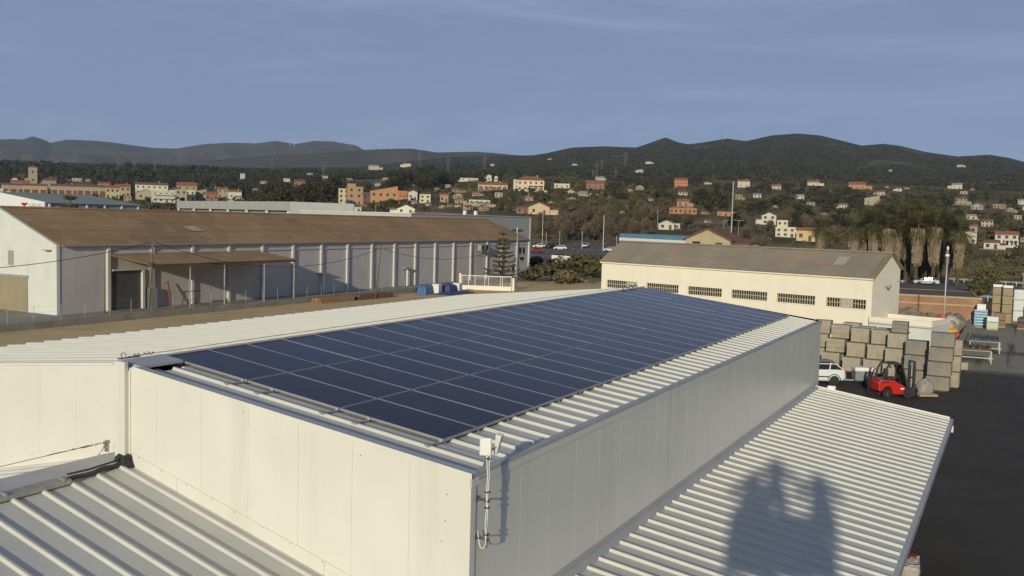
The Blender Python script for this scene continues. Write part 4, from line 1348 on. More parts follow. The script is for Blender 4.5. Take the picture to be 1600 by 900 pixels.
    MB().box(L_ - .10, L_ + .04, -.72, .72, .32, .52).build('rear_bumper', M_TRIM, t, bevel=.03)
    MB().box(-L_ - .03, -L_ + .1, -.62, .62, .30, .46).build('front_bumper', M_TRIM, t, bevel=.03)
    MB().box(L_ - .03, L_ + .012, -.26, .26, .66, .78).build('number_plate', M_WHITEP, t)
    return t
def paint(name, c):
    return mat('car_paint_' + name, c, rough=0.22, col2=tuple(q * .93 for q in c), scale=2, spec=0.6)
P_WHITE, P_SILVER, P_RED, P_DARK, P_BLUE = paint('white', (0.75, 0.75, 0.73)), paint('silver', (0.55, 0.56, 0.57)), paint('red', (0.35, 0.03, 0.025)), paint('dark', (0.03, 0.032, 0.036)), paint('blue', (0.04, 0.06, 0.16))

# silver-white hatchback half hidden behind the building
d = Vector((.90, .43, 0)).normalized(); nrm = Vector((-d.y, d.x, 0))
rw = Vector((3.05, 53.1, 0))
c = rw - d * 1.27 + nrm * .78
car('white hatchback with grey sky reflection painted on its roof, parked behind the far corner of the solar building', (c.x, c.y, .012), math.atan2(d.y, d.x), P_WHITE, roof_m=paint('roof_sky_reflection', (0.16, 0.17, 0.19)))  # body is white; the roof grey paints in the reflected sky

# ------------------------------------------------------------------ red forklift
M_FLRED = mat('forklift_red', (0.52, 0.022, 0.014), rough=0.35, col2=(0.45, 0.02, 0.013), scale=3, col3=(0.3, 0.03, 0.02), scale3=9, lo3=.62, hi3=.8)
M_FLDARK = mat('forklift_dark', (0.035, 0.038, 0.04), rough=0.5, col2=(0.05, 0.05, 0.05), scale=4)
t = thing('forklift', 'red forklift truck with dark cab beside the stacked blocks', 'forklift', (7.0, 50.95, .012), R(34))
mb = MB()
prof = [(-1.28, .42), (-1.30, .95), (-1.12, 1.16), (-.30, 1.10), (.28, .80), (.74, .42), (.98, .24), (.3, .22), (-.35, .24), (-.42, .55), (-.62, .72), (-.86, .70), (-1.02, .50), (-1.05, .42)]
mb.prism(prof, 1, -.56, .56)
mb.build('counterweight', M_FLRED, t, bevel=.05, segs=2)
MB().box(-1.20, -.55, -.565, .565, .93, 1.02).build('air_vent', M_FLDARK, t)
MB().box(-.40, 1.05, -.46, .46, .30, .62).build('chassis', M_FLDARK, t, bevel=.03)
MB().box(-.55, -.02, -.24, .24, 1.08, 1.26).box(-.68, -.55, -.24, .24, 1.2, 1.75).build('seat', M_TRIM, t, bevel=.05)
mb = MB()
for s in (-1, 1):
    y = .50 * s
    mb.bar((.62, y, .60), (.42, y, 1.32), .09).bar((.42, y, 1.32), (.14, y, 2.12), .08).bar((-1.02, y, 1.12), (-.88, y, 1.75), .09).bar((-.88, y, 1.75), (-.66, y, 2.12), .09)
    mb.bar((-.66, y, 2.12), (.14, y, 2.12), .08)
for k in range(7):
    x = -.66 + .8 * k / 6
    mb.bar((x, -.5, 2.13), (x, .5, 2.13), .05)
mb.build('overhead_guard', M_FLDARK, t)
MB().quad((.60, -.46, .66), (.60, .46, .66), (.16, .46, 2.08), (.16, -.46, 2.08)).quad((.62, -.46, .66), (.18, -.46, 2.08), (.18, .46, 2.08), (.62, .46, .66)).build('windscreen', M_CARGLASS, t)
MB().tube([(.45, 0, .75), (.2, 0, 1.3)], .03, 8).lathe([(.15, -.02), (.19, -.02), (.19, .02), (.15, .02)], 'z', 16, (.18, 0, 1.33)).build('steering_wheel', M_TRIM, t)
mb = MB()
for s in (-1, 1):
    mb.box(1.02, 1.14, .30 * s - .06, .30 * s + .06, .10, 2.25)
    mb.box(1.145, 1.22, .22 * s - .04, .22 * s + .04, .12, 1.9)
for z in (.3, 1.2, 2.2):
    mb.box(1.03, 1.13, -.24, .24, z, z + .08)
mb.build('mast', M_FLDARK, t)
MB().tube([(1.08, 0, .3), (1.08, 0, 1.9)], .045, 10).build('lift_ram', M_GALV, t)
mb = MB().box(1.225, 1.29, -.5, .5, .42, .52).box(1.225, 1.29, -.5, .5, .12, .2)
for s in (-1, 1):
    mb.box(1.295, 1.34, .28 * s - .06, .28 * s + .06, .06, .6).box(1.341, 2.4, .28 * s - .06, .28 * s + .06, .06, .10)
mb.build('forks', M_FLDARK, t)
for s in (-1, 1):
    wheel(t, .62, s * .50, .33, .24, s, 0)
    wheel(t, -.72, s * .44, .27, .20, s, 0)
    MB().box(-.05, .01, s * .58 - .06, s * .58 + .06, 1.72, 1.84).build('mirror', M_TRIM, t)
MB().lathe([(.05, 0), (.05, .09), (.01, .1)], 'z', 10, (-.55, .2, 2.16)).build('beacon', mat('beacon_orange', (.7, .25, .02), rough=.3, col2=(.6, .2, .02), scale=4), t)
MB().box(.10, .34, -.568, -.562, .56, .64).build('badge', M_WHITEP, t)

# load on the forks: rounded heap wrapped on a pallet
M_PALLET = mat('pallet_wood', (0.42, 0.32, 0.19), rough=0.9, col2=(0.33, 0.25, 0.15), scale=4, stretch=(1, 8, 8))
def pallet_parts(t, w, d_, h=.13, m=None):
    m = m or M_PALLET
    for k in range(6):
        y = -d_ / 2 + (d_ - .1) * k / 5
        MB().box(-w / 2, w / 2, y, y + .1, h - .022, h).build('board', m, t)
    for y in (-d_ / 2, -.05, d_ / 2 - .1):
        MB().box(-w / 2, w / 2, y, y + .1, 0, h - .0225).build('bearer', m, t)
t = thing('loaded_pallet', 'pallet with a grey wrapped heap on the forklift forks', 'pallet', (8.67, 52.08, .115), R(34))
pallet_parts(t, 1.2, 1.0)
bm = bmesh.new()
bmesh.ops.create_icosphere(bm, subdivisions=3, radius=1)
for v in bm.verts:
    n_ = noise.noise(v.co * 2.1)
    v.co = Vector((v.co.x * (.56 + .05 * n_), v.co.y * (.46 + .05 * n_), max(0, v.co.z * .62 + .30 + .09 * n_)))
me = bpy.data.meshes.new('wrapped_heap'); bm.to_mesh(me); bm.free()
me.materials.append(mat('grey_wrap', (0.26, 0.22, 0.2), rough=0.5, col2=(0.36, 0.31, 0.28), scale=5, bump=.4, bscale=14))
put('wrapped_heap', me, t, (0, 0, .135))

# man standing behind the forklift
j = stand(((.10, .28, 1.2), (.30, .20, 1.12), (.38, .18, 1.13)), ((.12, -.27, 1.2), (.32, -.2, 1.1), (.40, -.18, 1.1)), lean=.05)
person('person in dark work clothes standing behind the red forklift', (5.50, 50.75, .012), R(20), j, dict(skin=(.32, .19, .13), top=(.035, .026, .045), trousers=(.025, .025, .03), shoes=(.02, .018, .016)))

# grey trailer box with a white lid beside the man
t = thing('box_trailer', 'small grey box trailer with white lid behind the car', 'trailer', (4.75, 53.9, .012), R(24))
MB().box(-.62, .62, -.45, .45, .42, 1.02).build('box', mat('trailer_grey', (.22, .25, .24), rough=.5, col2=(.18, .21, .2), scale=3), t, bevel=.03)
MB().box(-.66, .66, -.49, .49, 1.021, 1.30).build('lid', M_WHITEP, t, bevel=.07, segs=3)
MB().bar((-.6, 0, .38), (-1.5, 0, .40), .08).build('drawbar', M_GALV, t)
MB().box(-.6, .6, -.4, .4, .34, .419).build('chassis', M_TRIM, t)
for s in (-1, 1): wheel(t, .15, s * .52, .26, .14, s, 0)
MB().box(.6, .65, -.42, -.3, .45, .6).build('tail_lamp', M_TAILL, t)

# ------------------------------------------------------------------ packs of concrete blocks
M_BLK1 = mat('block_beige', (0.41, 0.35, 0.265), rough=0.95, col2=(0.35, 0.30, 0.225), scale=2.5, col3=(0.28, 0.24, 0.175), scale3=.9, lo3=.55, hi3=.75, bump=.3, bscale=30)
M_BLK2 = mat('block_grey', (0.27, 0.245, 0.205), rough=0.95, col2=(0.22, 0.2, 0.17), scale=2.5, col3=(0.31, 0.27, 0.2), scale3=1.1, bump=.3, bscale=30)
def pack_mesh(name, w, d_, h, courses, nx, ny, m, hollow=False, seed=0):
    rnd = random.Random(seed)
    mb = MB()
    ch = h / courses
    for c in range(courses):
        for i in range(nx):
            for k in range(ny):
                if 0 < i < nx - 1 and 0 < k < ny - 1 and c < courses - 1:
                    continue
                jx, jy = rnd.uniform(-.007, .007), rnd.uniform(-.009, .009)
                x0, x1 = -w / 2 + w * i / nx + .001 + jx * .4, -w / 2 + w * (i + 1) / nx - .001 + jx * .4
                y0, y1 = -d_ / 2 + d_ * k / ny + .001 + jy * .5, -d_ / 2 + d_ * (k + 1) / ny - .001 + jy * .5
                z0, z1 = c * ch, (c + 1) * ch - .003
                if hollow and k == 0 and c % 2 == 1:
                    # front face with two core holes showing
                    mb.box(x0, x1, y0 + .09, y1, z0, z1)
                    wd = (x1 - x0)
                    for (a, b) in ((0, .16), (.42, .58), (.84, 1)):
                        mb.box(x0 + wd * a, x0 + wd * b, y0, y0 + .089, z0, z1)
                    mb.box(x0, x1, y0 + .002, y0 + .088, z0, z0 + ch * .30).box(x0, x1, y0 + .002, y0 + .088, z1 - ch * .26, z1)
                else:
                    mb.box(x0, x1, y0, y1, z0, z1)
    return mb.mesh(name, m)
PACKS = {
    'solid': pack_mesh('blocks', 1.22, 1.0, .98, 5, 3, 4, M_BLK1, seed=1),
    'solid2': pack_mesh('blocks', 1.22, 1.0, .98, 5, 3, 4, M_BLK1, seed=2),
    'hollow': pack_mesh('blocks', 1.30, 1.0, .96, 5, 3, 3, M_BLK1, True, 3),
    'grey': pack_mesh('blocks', 1.36, 1.1, .90, 4, 3, 3, M_BLK2, seed=4),
    'tall': pack_mesh('blocks', 1.40, 1.05, .86, 5, 4, 3, M_BLK2, seed=5),
    'small': pack_mesh('blocks', 1.02, .8, .74, 5, 3, 2, M_BLK2, True, 6),
}
PK_PAL = MB()
for y in (-.45, -.05, .35): PK_PAL.box(-.58, .58, y, y + .1, 0, .06)
for k in range(5): PK_PAL.box(-.58 + .265 * k, -.58 + .265 * k + .1, -.48, .48, .0605, .08)
PK_PALM = PK_PAL.mesh('pallet', mat('pallet_wood_gap_shade', (.13, .095, .06), rough=.9, col2=(.09, .065, .045), scale=4))  # wood darkened to paint the shade in the gaps between packs
def block_pack(kind, x, y, z, rz, label):
    t = thing('block_pack', label, 'block pack', (x, y, z), rz, 'packs of concrete blocks in the yard')
    put('pallet', PK_PALM, t)
    put('blocks', PACKS[kind], t, (0, 0, .0805))
LV3 = ['at the bottom', 'in the middle', 'on top']
LV4 = ['at the bottom', 'second from the bottom', 'third from the bottom', 'on top']
def stack(kinds, x, y, dx, dy, where, hs, rz=R(-2)):
    n = len(kinds)
    z = .012
    for k, kd in enumerate(kinds):
        lv = (LV3 if n == 3 else LV4)[k] if n > 1 else 'on the ground'
        kn = {'solid': 'beige concrete blocks', 'solid2': 'beige concrete blocks', 'hollow': 'hollow beige blocks', 'grey': 'grey concrete blocks', 'tall': 'grey brown blocks', 'small': 'hollow grey blocks'}[kd]
        block_pack(kd, x + dx * k, y + dy * k, z, rz + random.uniform(-.02, .02), 'pack of %s %s of %s' % (kn, lv, where))
        z += hs[kd]
HS = {'solid': 1.065, 'solid2': 1.065, 'hollow': 1.045, 'grey': .985, 'tall': .945, 'small': .8}
random.seed(3)
stack(['solid', 'solid2', 'solid'], -.10, 64.6, .16, .1, 'the leftmost stack', HS)
stack(['hollow', 'hollow', 'hollow'], 1.35, 62.2, .28, .25, 'the stack with rows of holes', HS)
stack(['solid', 'solid2', 'solid'], 1.9, 63.7, .28, .25, 'the stack behind the holed one', HS)
stack(['solid2', 'solid', 'solid2'], 3.15, 60.2, .22, .22, 'the stack behind the car', HS)
stack(['solid', 'solid', 'solid2'], 3.35, 61.6, .22, .22, 'the rear stack behind the car', HS)
stack(['solid', 'solid2', 'solid'], 4.62, 59.9, .20, .2, 'the stack behind the man', HS)
stack(['solid2', 'solid2', 'solid'], 4.8, 61.3, .2, .2, 'the rear stack beyond the man', HS)
stack(['solid2', 'solid', 'solid2', 'small'], 6.08, 58.6, .10, .12, 'the stack behind the forklift', HS)
stack(['grey', 'grey', 'grey'], 7.62, 57.1, .03, .1, 'the stack left of the tall one', HS)
stack(['tall', 'tall', 'tall', 'tall'], 9.20, 55.35, .05, .06, 'the tall front stack', HS)
stack(['solid', 'solid2', 'solid'], 9.75, 57.3, .04, .03, 'the stack hidden by the tall one', HS)

# white mesh panel standing behind the stacks
t = thing('mesh_fence', 'white steel mesh fence standing behind the block stacks', 'fence', (7.25, 66.0, 0), R(-4))
for k in range(17):
    MB().box(-.95 + .118 * k, -.95 + .118 * k + .03, -.015, .015, .05, 2.1).build('bar', M_WHITEP, t)
MB().box(-.98, .98, -.018, .018, .3, .34).box(-.98, .98, -.018, .018, 2.101, 2.15).box(-.98, .98, -.018, .018, 1.2, 1.23).build('rail', M_WHITEP, t)
MB().box(-1.04, -.985, -.03, .03, 0, 2.2).box(.985, 1.04, -.03, .03, 0, 2.2).build('post', M_WHITEP, t)

# racks with rusty steel on the yard
def steel_rack(x, y, rz, w, d_, label):
    t = thing('steel_rack', label, 'rack', (x, y, .01), rz)
    for sx in (-w / 2, w / 2):
        for sy in (-d_ / 2, d_ / 2):
            MB().box(sx - .04, sx + .04, sy - .04, sy + .04, 0, .95).build('leg', M_GALV, t)
    MB().box(-w / 2 + .1, w / 2 - .1, -d_ / 2 + .1, d_ / 2 - .1, .55, .94).build('steel_plates', M_FLDARK, t)
    MB().box(-w / 2, w / 2, -d_ / 2, -d_ / 2 + .07, .95, 1.03).box(-w / 2, w / 2, d_ / 2 - .07, d_ / 2, .95, 1.03).box(-w / 2, -w / 2 + .07, -d_ / 2 + .071, d_ / 2 - .071, .95, 1.03).box(w / 2 - .07, w / 2, -d_ / 2 + .071, d_ / 2 - .071, .95, 1.03).build('frame', M_GALV, t)
    rnd = random.Random(int(x * 10))
    for k in range(9):
        xx = -w / 2 + .05 + (w - .3) * k / 8
        MB().box(xx, xx + .22, -d_ / 2 - .15, d_ / 2 + rnd.uniform(.0, .3), 1.031, 1.12 + rnd.uniform(0, .16)).build('steel_bar', M_RUST if (k % 3 and y < 76) else M_FLDARK, t)
    MB().box(-w / 2 - .1, w / 2 + .15, -d_ / 2 - .05, -d_ / 2 + .02, .40, .47).build('brace', M_GALV, t)
steel_rack(10.75, 72.6, R(4), 2.2, 2.3, 'steel rack of rusty bars, the nearer of two on the yard')
steel_rack(11.2, 80.6, R(2), 2.3, 3.4, 'steel rack of dark bars, the farther of two on the yard')
MB()
o = MB().box(-.3, .3, -.25, .25, 0, .55).build('concrete_weight', M_BLK1, None, bevel=.03, loc=(10.2, 66.8, .01))
tag(o, 'small pale concrete weight block on the asphalt beside the rack', 'block')

# pallets of goods at the far end of the yard
M_BLUEW = mat('blue_bag_film', (0.10, 0.28, 0.50), rough=0.4, col2=(0.08, 0.22, 0.42), scale=3)
M_WHITEF = mat('white_film', (0.66, 0.68, 0.66), rough=0.4, col2=(0.56, 0.58, 0.56), scale=3, bump=.2, bscale=10)
M_CARD = mat('tan_cartons', (0.36, 0.28, 0.17), rough=0.85, col2=(0.3, 0.23, 0.14), scale=2)
t = thing('bag_pallet', 'pallet of blue and white striped bags at the edge of the yard', 'pallet', (10.15, 103.2, .01))
pallet_parts(t, 1.3, 1.1)
for k in range(6):
    MB().box(-.66 - .02 * (k % 2), .66, -.55, .55, .14 + .30 * k, .14 + .30 * k + .165).build('bag_layer', M_BLUEW, t, bevel=.05)
    MB().box(-.62, .64, -.53, .53, .14 + .30 * k + .1655, .14 + .30 * k + .295).build('bag_layer', M_WHITEF, t, bevel=.03)
MB().box(-.4, .45, -.4, .4, 1.95, 2.55).build('top_box', M_WHITEP, t, bevel=.02)
def goods(name, label, cat, x, y, w, d_, levels, m, top=None):
    t = thing(name, label, cat, (x, y, .01), random.uniform(-.05, .05))
    z = 0
    pallet_parts(t, w, d_)
    z = .135
    for k, h in enumerate(levels):
        MB().box(-w / 2, w / 2, -d_ / 2, d_ / 2, z, z + h - .05).build('goods', (top if top and k == len(levels) - 1 else m), t, bevel=.03)
        z += h
goods('wrapped_pallet', 'short pallet in greenish white film beside the striped bags', 'pallet', 11.35, 101.2, 1.1, 1.0, [.75, .6], mat('greenish_film', (.5, .52, .42), rough=.5, col2=(.42, .45, .35), scale=3), M_WHITEF)
goods('carton_pallet', 'tall pile of tan cartons with white top, left one of a pair', 'pallet', 11.5, 112.5, 1.0, 1.0, [1.0, 1.0, 1.0, .9, .35], M_CARD, M_WHITEP)
goods('carton_pallet', 'tall pile of tan cartons with white top, right one of a pair', 'pallet', 12.6, 111.5, 1.0, 1.0, [1.0, 1.0, 1.0, .9, .35], M_CARD, M_WHITEP)
goods('wrapped_pallet', 'tall pallets in white film behind the tan cartons', 'pallet', 13.9, 113.8, 1.3, 1.1, [1.2, 1.3, 1.2], M_WHITEF)
goods('wrapped_pallet', 'white film pallet low down right of the tan cartons', 'pallet', 15.1, 112.4, 1.1, 1.0, [1.0, 1.1], M_WHITEF)
goods('carton_pallet', 'low rusty brown pallet in front of the tan cartons', 'pallet', 12.0, 105.0, 1.1, 1.1, [.7, .8], mat('brown_cartons', (.28, .19, .1), rough=.9, col2=(.2, .13, .08), scale=2))
goods('carton_pallet', 'dark pallet of pipes at the right edge of the yard', 'pallet', 14.6, 104.6, 1.8, 1.2, [.6, .5], M_RUST, M_FLDARK)
goods('carton_pallet', 'dark stack beyond the cartons at the right edge of the picture', 'pallet', 15.9, 107.5, 1.6, 1.2, [1.0, .9], M_FLDARK)

# bright rubble sacks heaped on the waste ground
def sack(x, y, z, sx, sy, sz, col, label, seed):
    bm = bmesh.new()
    bmesh.ops.create_icosphere(bm, subdivisions=3, radius=1)
    for v in bm.verts:
        n_ = noise.noise(v.co * 1.9 + Vector((seed * 3.7, 0, 0)))
        k = 1 + .22 * n_
        q = Vector((math.copysign(abs(v.co.x) ** .7, v.co.x), math.copysign(abs(v.co.y) ** .7, v.co.y), math.copysign(abs(v.co.z) ** .8, v.co.z)))
        v.co = Vector((q.x * sx * k, q.y * sy * k, max(-sz * .95, q.z * sz * k)))
    for f in bm.faces: f.smooth = True
    me = bpy.data.meshes.new('sack'); bm.to_mesh(me); bm.free()
    me.materials.append(mat('sack_%d_%d_%d' % tuple(int(q * 100) for q in col), col, rough=.6, col2=tuple(q * .75 for q in col), scale=2.5, bump=.35, bscale=8))
    tag(put('rubble_sack', me, None, (x, y, z + sz * .93)), label, 'sack', 'sacks heaped on the waste ground')
for k, a in enumerate([(6.2, 90.0, 0, .7, .6, .95, (.65, .33, .03), 'tall yellow orange sack at the left of the heap'), (6.9, 92.5, 0, .6, .6, 1.05, (.6, .09, .05), 'red sack at the back of the heap behind the lamp post'),
                       (8.1, 88.6, 0, .65, .5, .55, (.75, .36, .03), 'orange yellow sack right of the lamp post'), (8.55, 87.3, 0, .5, .45, .42, (.6, .07, .05), 'red sack at the right foot of the heap'),
                       (7.5, 94.2, 0, 1.0, .9, .95, (.5, .49, .38), 'large greenish white sack on top of the waste heap'), (7.4, 92.0, 0, .9, .8, .8, (.36, .3, .22), 'dusty brown sack in the middle of the heap'), (7.7, 90.4, 0, .5, .5, .7, (.6, .4, .33), 'pale pink sack between the orange ones')]):
    sack(*a, seed=k + 1)

# lamp post with a small camera head in the yard
def lamp_post(name, label, x, y, h, r, head):
    t = thing(name, label, 'lamp post', (x, y, 0))
    MB().tube([(0, 0, 0), (0, 0, h * .5), (0, 0, h)], [r, r * .85, r * .7], 10).build('pole', M_ALU if head == 'camera' else M_GALV, t, smooth=True)
    MB().box(-.2, .2, -.2, .2, 0, .06).build('base_plate', M_GALV, t)
    if head == 'camera':
        MB().box(-.16, .16, -.12, .12, h - .62, h - .42).build('camera_box', M_WHITEP, t, bevel=.02)
        MB().lathe([(.07, 0), (.10, .06), (.10, .28), (.03, .36)], 'z', 10, (0, 0, h)).build('camera_dome', M_WHITEP, t)
    else:
        for s in (-1, 1):
            MB().prism([(0.08 * s, h - 1.05), (.85 * s, h - .85), (.80 * s, h - .62), (.08 * s, h - .55)], 1, -.25, .18).build('flood_lamp', M_TRIM, t)
        MB().box(-.12, .12, -.14, .14, h - 1.1, h - .45).build('lamp_bracket', M_WHITEP, t)
    return t
lamp_post('lamp_post', 'slim silver pole with white camera head behind the block stacks', 7.44, 87.0, 8.62, .075, 'camera')
lamp_post('lamp_post', 'tall pole with two dark flood lamps beside the white gate', -52.6, 113.2, 9.55, .12, 'flood')

# wooden poles and cables over the dirt lot
def pole(label, base, top, cross=True, r=.12):
    t = thing('utility_pole', label, 'pole', base)
    tp = Vector(top) - Vector(base)
    MB().tube([(0, 0, 0), tp * .5, tp], [r, r * .85, r * .7], 10).build('pole', M_WOODP, t, smooth=True)
    if cross:
        MB().box(tp.x - .45, tp.x + .45, -.05, .05, tp.z - .45, tp.z - .37).build('cross_arm', M_WOODP, t)
        for s in (-.38, .38):
            MB().lathe([(.02, 0), (.04, .02), (.04, .07), (.02, .1)], 'z', 8, (tp.x + s, 0, tp.z - .37)).build('insulator', M_FLDARK, t)
    return t
P1, P2, P3 = Vector((-59.46, 51.67, 7.72)), Vector((-56.7, 84.6, 6.75)), Vector((-52.6, 113.1, 7.2))
pl1 = pole('wooden utility pole with street lamp in front of the brown canopy', (-60.06, 51.67, 0), P1)
MB().bar((.55, 0, 5.1), (.95, -.35, 5.3), .05).box(.85, 1.2, -.55, -.25, 5.05, 5.35).build('street_lamp', M_FLDARK, pl1)
pole('wooden utility pole standing beside the timber stacks', (-57.44, 84.63, 0), P2)
pole('brown wooden pole beside the cream building gable', (-38.6, 139.0, 0), (-38.3, 139.0, 6.2), False, .14)
pole('thin steel pole standing left of the sliding door', (-66.2, 51.6, 0), (-66.2, 51.6, 7.3), False, .05)
def cable(label, a, b, sag, r=.022):
    a, b = Vector(a), Vector(b)
    pts = []
    for k in range(17):
        u = k / 16
        p = a.lerp(b, u); p.z -= sag * 4 * u * (1 - u)
        pts.append(p)
    tag(MB().tube(pts, r, 5).build('overhead_cable', M_WIRE), label, 'cable')
cable('black cable from the first wooden pole towards the white gable', P1 - Vector((0, 0, .4)), (-62.5, 31.0, 5.0), .6, .03)
cable('black cable sagging between the two wooden poles', P1 - Vector((0, 0, .35)), P2 - Vector((0, 0, .35)), 2.4, .028)
cable('black cable from the second wooden pole to the flood lamp pole', P2 - Vector((0, 0, .35)), P3, 2.0, .028)
cable('black cable from the first pole to the edge of the brown canopy', P1 - Vector((0, 0, 1.5)), (-62, 53.4, 5.1), .1, .02)

# stacked timber, tarps and boxes along the fence
M_TIMB = mat('orange_timber', (0.36, 0.20, 0.09), rough=0.9, col2=(0.28, 0.155, 0.075), scale=2)
M_TIMB2 = mat('brown_timber', (0.20, 0.10, 0.06), rough=0.9, col2=(0.14, 0.075, 0.05), scale=2)
def timber(label, x, y, rz, m, nx, nz, ln):
    t = thing('timber_stack', label, 'timber', (x, y, .01), rz)
    for i in range(nx):
        for k in range(nz):
            MB().box(i * .26, i * .26 + .24, random.uniform(-.2, .1), ln + random.uniform(-.2, .3), k * .2, k * .2 + .185).build('board', m, t)
timber('stack of orange boards lying by the boundary wall', -59.2, 74.6, R(-4), M_TIMB, 5, 3, 6.0)
timber('stack of dark brown beams behind the orange boards', -58.9, 81.6, R(-4), M_TIMB2, 5, 3, 6.5)
M_TARP = mat('blue_tarp', (0.05, 0.065, 0.15), rough=0.6, col2=(0.035, 0.05, 0.15), scale=3, bump=.5, bscale=4)
M_TARPL = mat('light_blue_tarp', (0.07, 0.15, 0.26), rough=0.6, col2=(0.05, 0.13, 0.28), scale=3, bump=.5, bscale=4)
def tarp(label, x, y, w, d_, h, m, seed):
    bm = bmesh.new()
    bmesh.ops.create_grid(bm, x_segments=16, y_segments=16, size=.5)
    for v in bm.verts:
        e = max(abs(v.co.x), abs(v.co.y)) * 2
        n_ = noise.noise(Vector((v.co.x * 5, v.co.y * 5, seed)))
        v.co = Vector((v.co.x * w, v.co.y * d_, max(.02, h * (1 - max(0, (e - .72) / .28) ** 1.5) * (1 + .25 * n_))))
    bmesh.ops.solidify(bm, geom=bm.faces[:], thickness=.02)
    for f in bm.faces: f.smooth = True
    me = bpy.data.meshes.new('tarp'); bm.to_mesh(me); bm.free(); me.materials.append(m)
    tag(put('tarp_heap', me, None, (x, y, .01)), label, 'tarp')
tarp('light blue tarp heap left of the white boxes on the dirt lot', -56.9, 95.0, 1.5, 2.0, 1.2, M_TARPL, 1)
tarp('dark blue tarp between the two white boxes', -56.0, 99.4, 1.8, 2.0, 1.2, M_TARP, 2)
tarp('flat dark blue tarp on the ground below the white boxes', -54.6, 99.0, 2.4, 7.0, .25, M_TARP, 3)
for lab, x, y, h in (('white plastic crate box between the light and dark blue tarps', -56.2, 96.9, 1.35), ('white box on the right of the blue tarps', -55.8, 101.6, 1.3)):
    t = thing('white_box', lab, 'box', (x, y, .01), R(8))
    pallet_parts(t, 1.1, 1.2)
    MB().box(-.52, .52, -.58, .58, .14, h).build('container', M_WHITEP, t, bevel=.05)
    for z in (.45, .8, 1.1): MB().box(-.54, .54, -.6, .6, z, z + .03).build('band', M_GALV, t)

# white sliding gate
t = thing('mesh_gate', 'cream painted sliding gate with mesh at the end of the dirt lot', 'gate', (-58.45, 106.7, 0), math.atan2(2.75, 7.2))
MB().box(-.15, .15, -.15, .15, 0, 2.35).build('gate_post', M_CREAM, t)
MB().box(.16, 7.6, -.12, .12, 0, .55).build('kerb', M_CREAM, t)
MB().box(.2, 7.6, -.04, .04, 2.0, 2.1).box(.2, 7.6, -.04, .04, .551, .63).build('gate_rail', M_CREAM, t)
for x in (.22, 1.2, 2.15, 3.6, 4.15, 5.9, 6.2, 7.5):
    MB().box(x, x + .07, -.035, .035, .631, 2.0).build('gate_bar', M_CREAM, t)
mb = MB()
for k in range(40):
    mb.box(.2 + .185 * k, .2 + .185 * k + .012, -.008, .008, .631, 2.0)
for k in range(7):
    mb.box(.2, 7.55, -.007, .007, .8 + .18 * k, .8 + .18 * k + .012)
mb.build('mesh_infill', M_PILAST, t)
MB().box(7.7, 8.0, -.15, .15, 0, 1.9).build('gate_post', M_CREAM, t)

# plastic-wrapped pallet sticking out from under the side canopy
t = thing('wrapped_pallet', 'plastic wrapped pallet with red corner beside the canopy edge', 'pallet', (11.0, 13.55, .012), R(6))
pallet_parts(t, 1.2, 1.0)
bm = bmesh.new()
bmesh.ops.create_cube(bm, size=1)
bmesh.ops.subdivide_edges(bm, edges=bm.edges[:], cuts=9, use_grid_fill=True)
for v in bm.verts:
    n_ = noise.noise(v.co * 6); n2 = noise.noise(v.co * 15)
    v.co = Vector((v.co.x * (1.12 + .12 * n_ + .05 * n2), v.co.y * (1.0 + .12 * n_ + .05 * n2), (v.co.z + .5) * (1.9 + .12 * n_)))
me = bpy.data.meshes.new('wrapped_goods'); bm.to_mesh(me); bm.free()
me.materials.append(mat('crumpled_film', (.5, .46, .43), rough=.12, col2=(.3, .24, .22), scale=4, bump=.6, bscale=9))
put('wrapped_goods', me, t, (0, 0, .135))
MB().box(.3, .5, .1, .4, 1.9, 2.12).build('red_bag', mat('dull_red_bag', (.3, .05, .04), rough=.6, col2=(.22, .04, .035), scale=4), t, bevel=.04)

# small white box on the canopy's far end
tag(MB().box(-.14, .14, -.1, .1, 0, .24).build('junction_box', M_WHITEP, None, bevel=.02, loc=(7.55, 24.12, 4.36)), 'small white box at the far end of the side canopy', 'box')

# ------------------------------------------------------------------ working platform behind the photographer (its shadow lies on the canopy)
PF = Vector((13.95, -12.95, 9.0))
t = thing('lift_basket', 'raised work platform with two people, only its shadow is seen on the canopy', 'work platform', PF, R(-SUN_AZ))
MB().box(-1.15, .9, -.45, .45, -.3, 0).build('floor', M_GALV, t)
for (x0, x1, y0, y1) in ((-1.17, .92, -.47, -.44), (-1.17, .92, .44, .47), (-1.17, -1.14, -.439, .439)):
    MB().box(x0, min(x1, .80), y0, y1, .0, .50).build('side_panel', M_GALV, t)
    MB().box(x0, x1, y0, y1, .95, .985).build('rail', M_GALV, t)
lb = thing('boom_lift', 'boom lift vehicle under the raised platform behind the camera', 'boom lift', (14.6, -22.0, 0))
MB().box(-1.1, 1.1, -1.6, 1.6, .45, 1.3).build('base', mat('lift_orange', (.55, .2, .03), rough=.4, col2=(.45, .16, .03), scale=3), lb, bevel=.06)
for s in (-1, 1):
    for y in (-1.1, 1.1):
        MB().lathe([(.25, -.15), (.45, -.15), (.45, .15), (.25, .15)], 'x', 16, (1.15 * s, y, .45)).build('wheel', M_TYRE, lb)
MB().bar((0, 0, 1.3), (-.6, 6.0, 6.4), .3).build('boom', M_GALV, lb)
MB().bar((-.6, 6.0, 6.4), (-.9, 8.6, 8.8), .22).build('boom', M_GALV, lb)
ja = stand(((.10, .46, 1.14), (.34, .24, 1.34), (.42, .16, 1.38)), ((.10, -.46, 1.14), (.34, -.24, 1.34), (.42, -.16, 1.38)))
jb = stand(((.02, .34, 1.20), (.16, .26, 1.0), (.22, .22, .97)), ((.02, -.34, 1.20), (.18, -.26, 1.02), (.24, -.22, 1.0)), lean=.14)
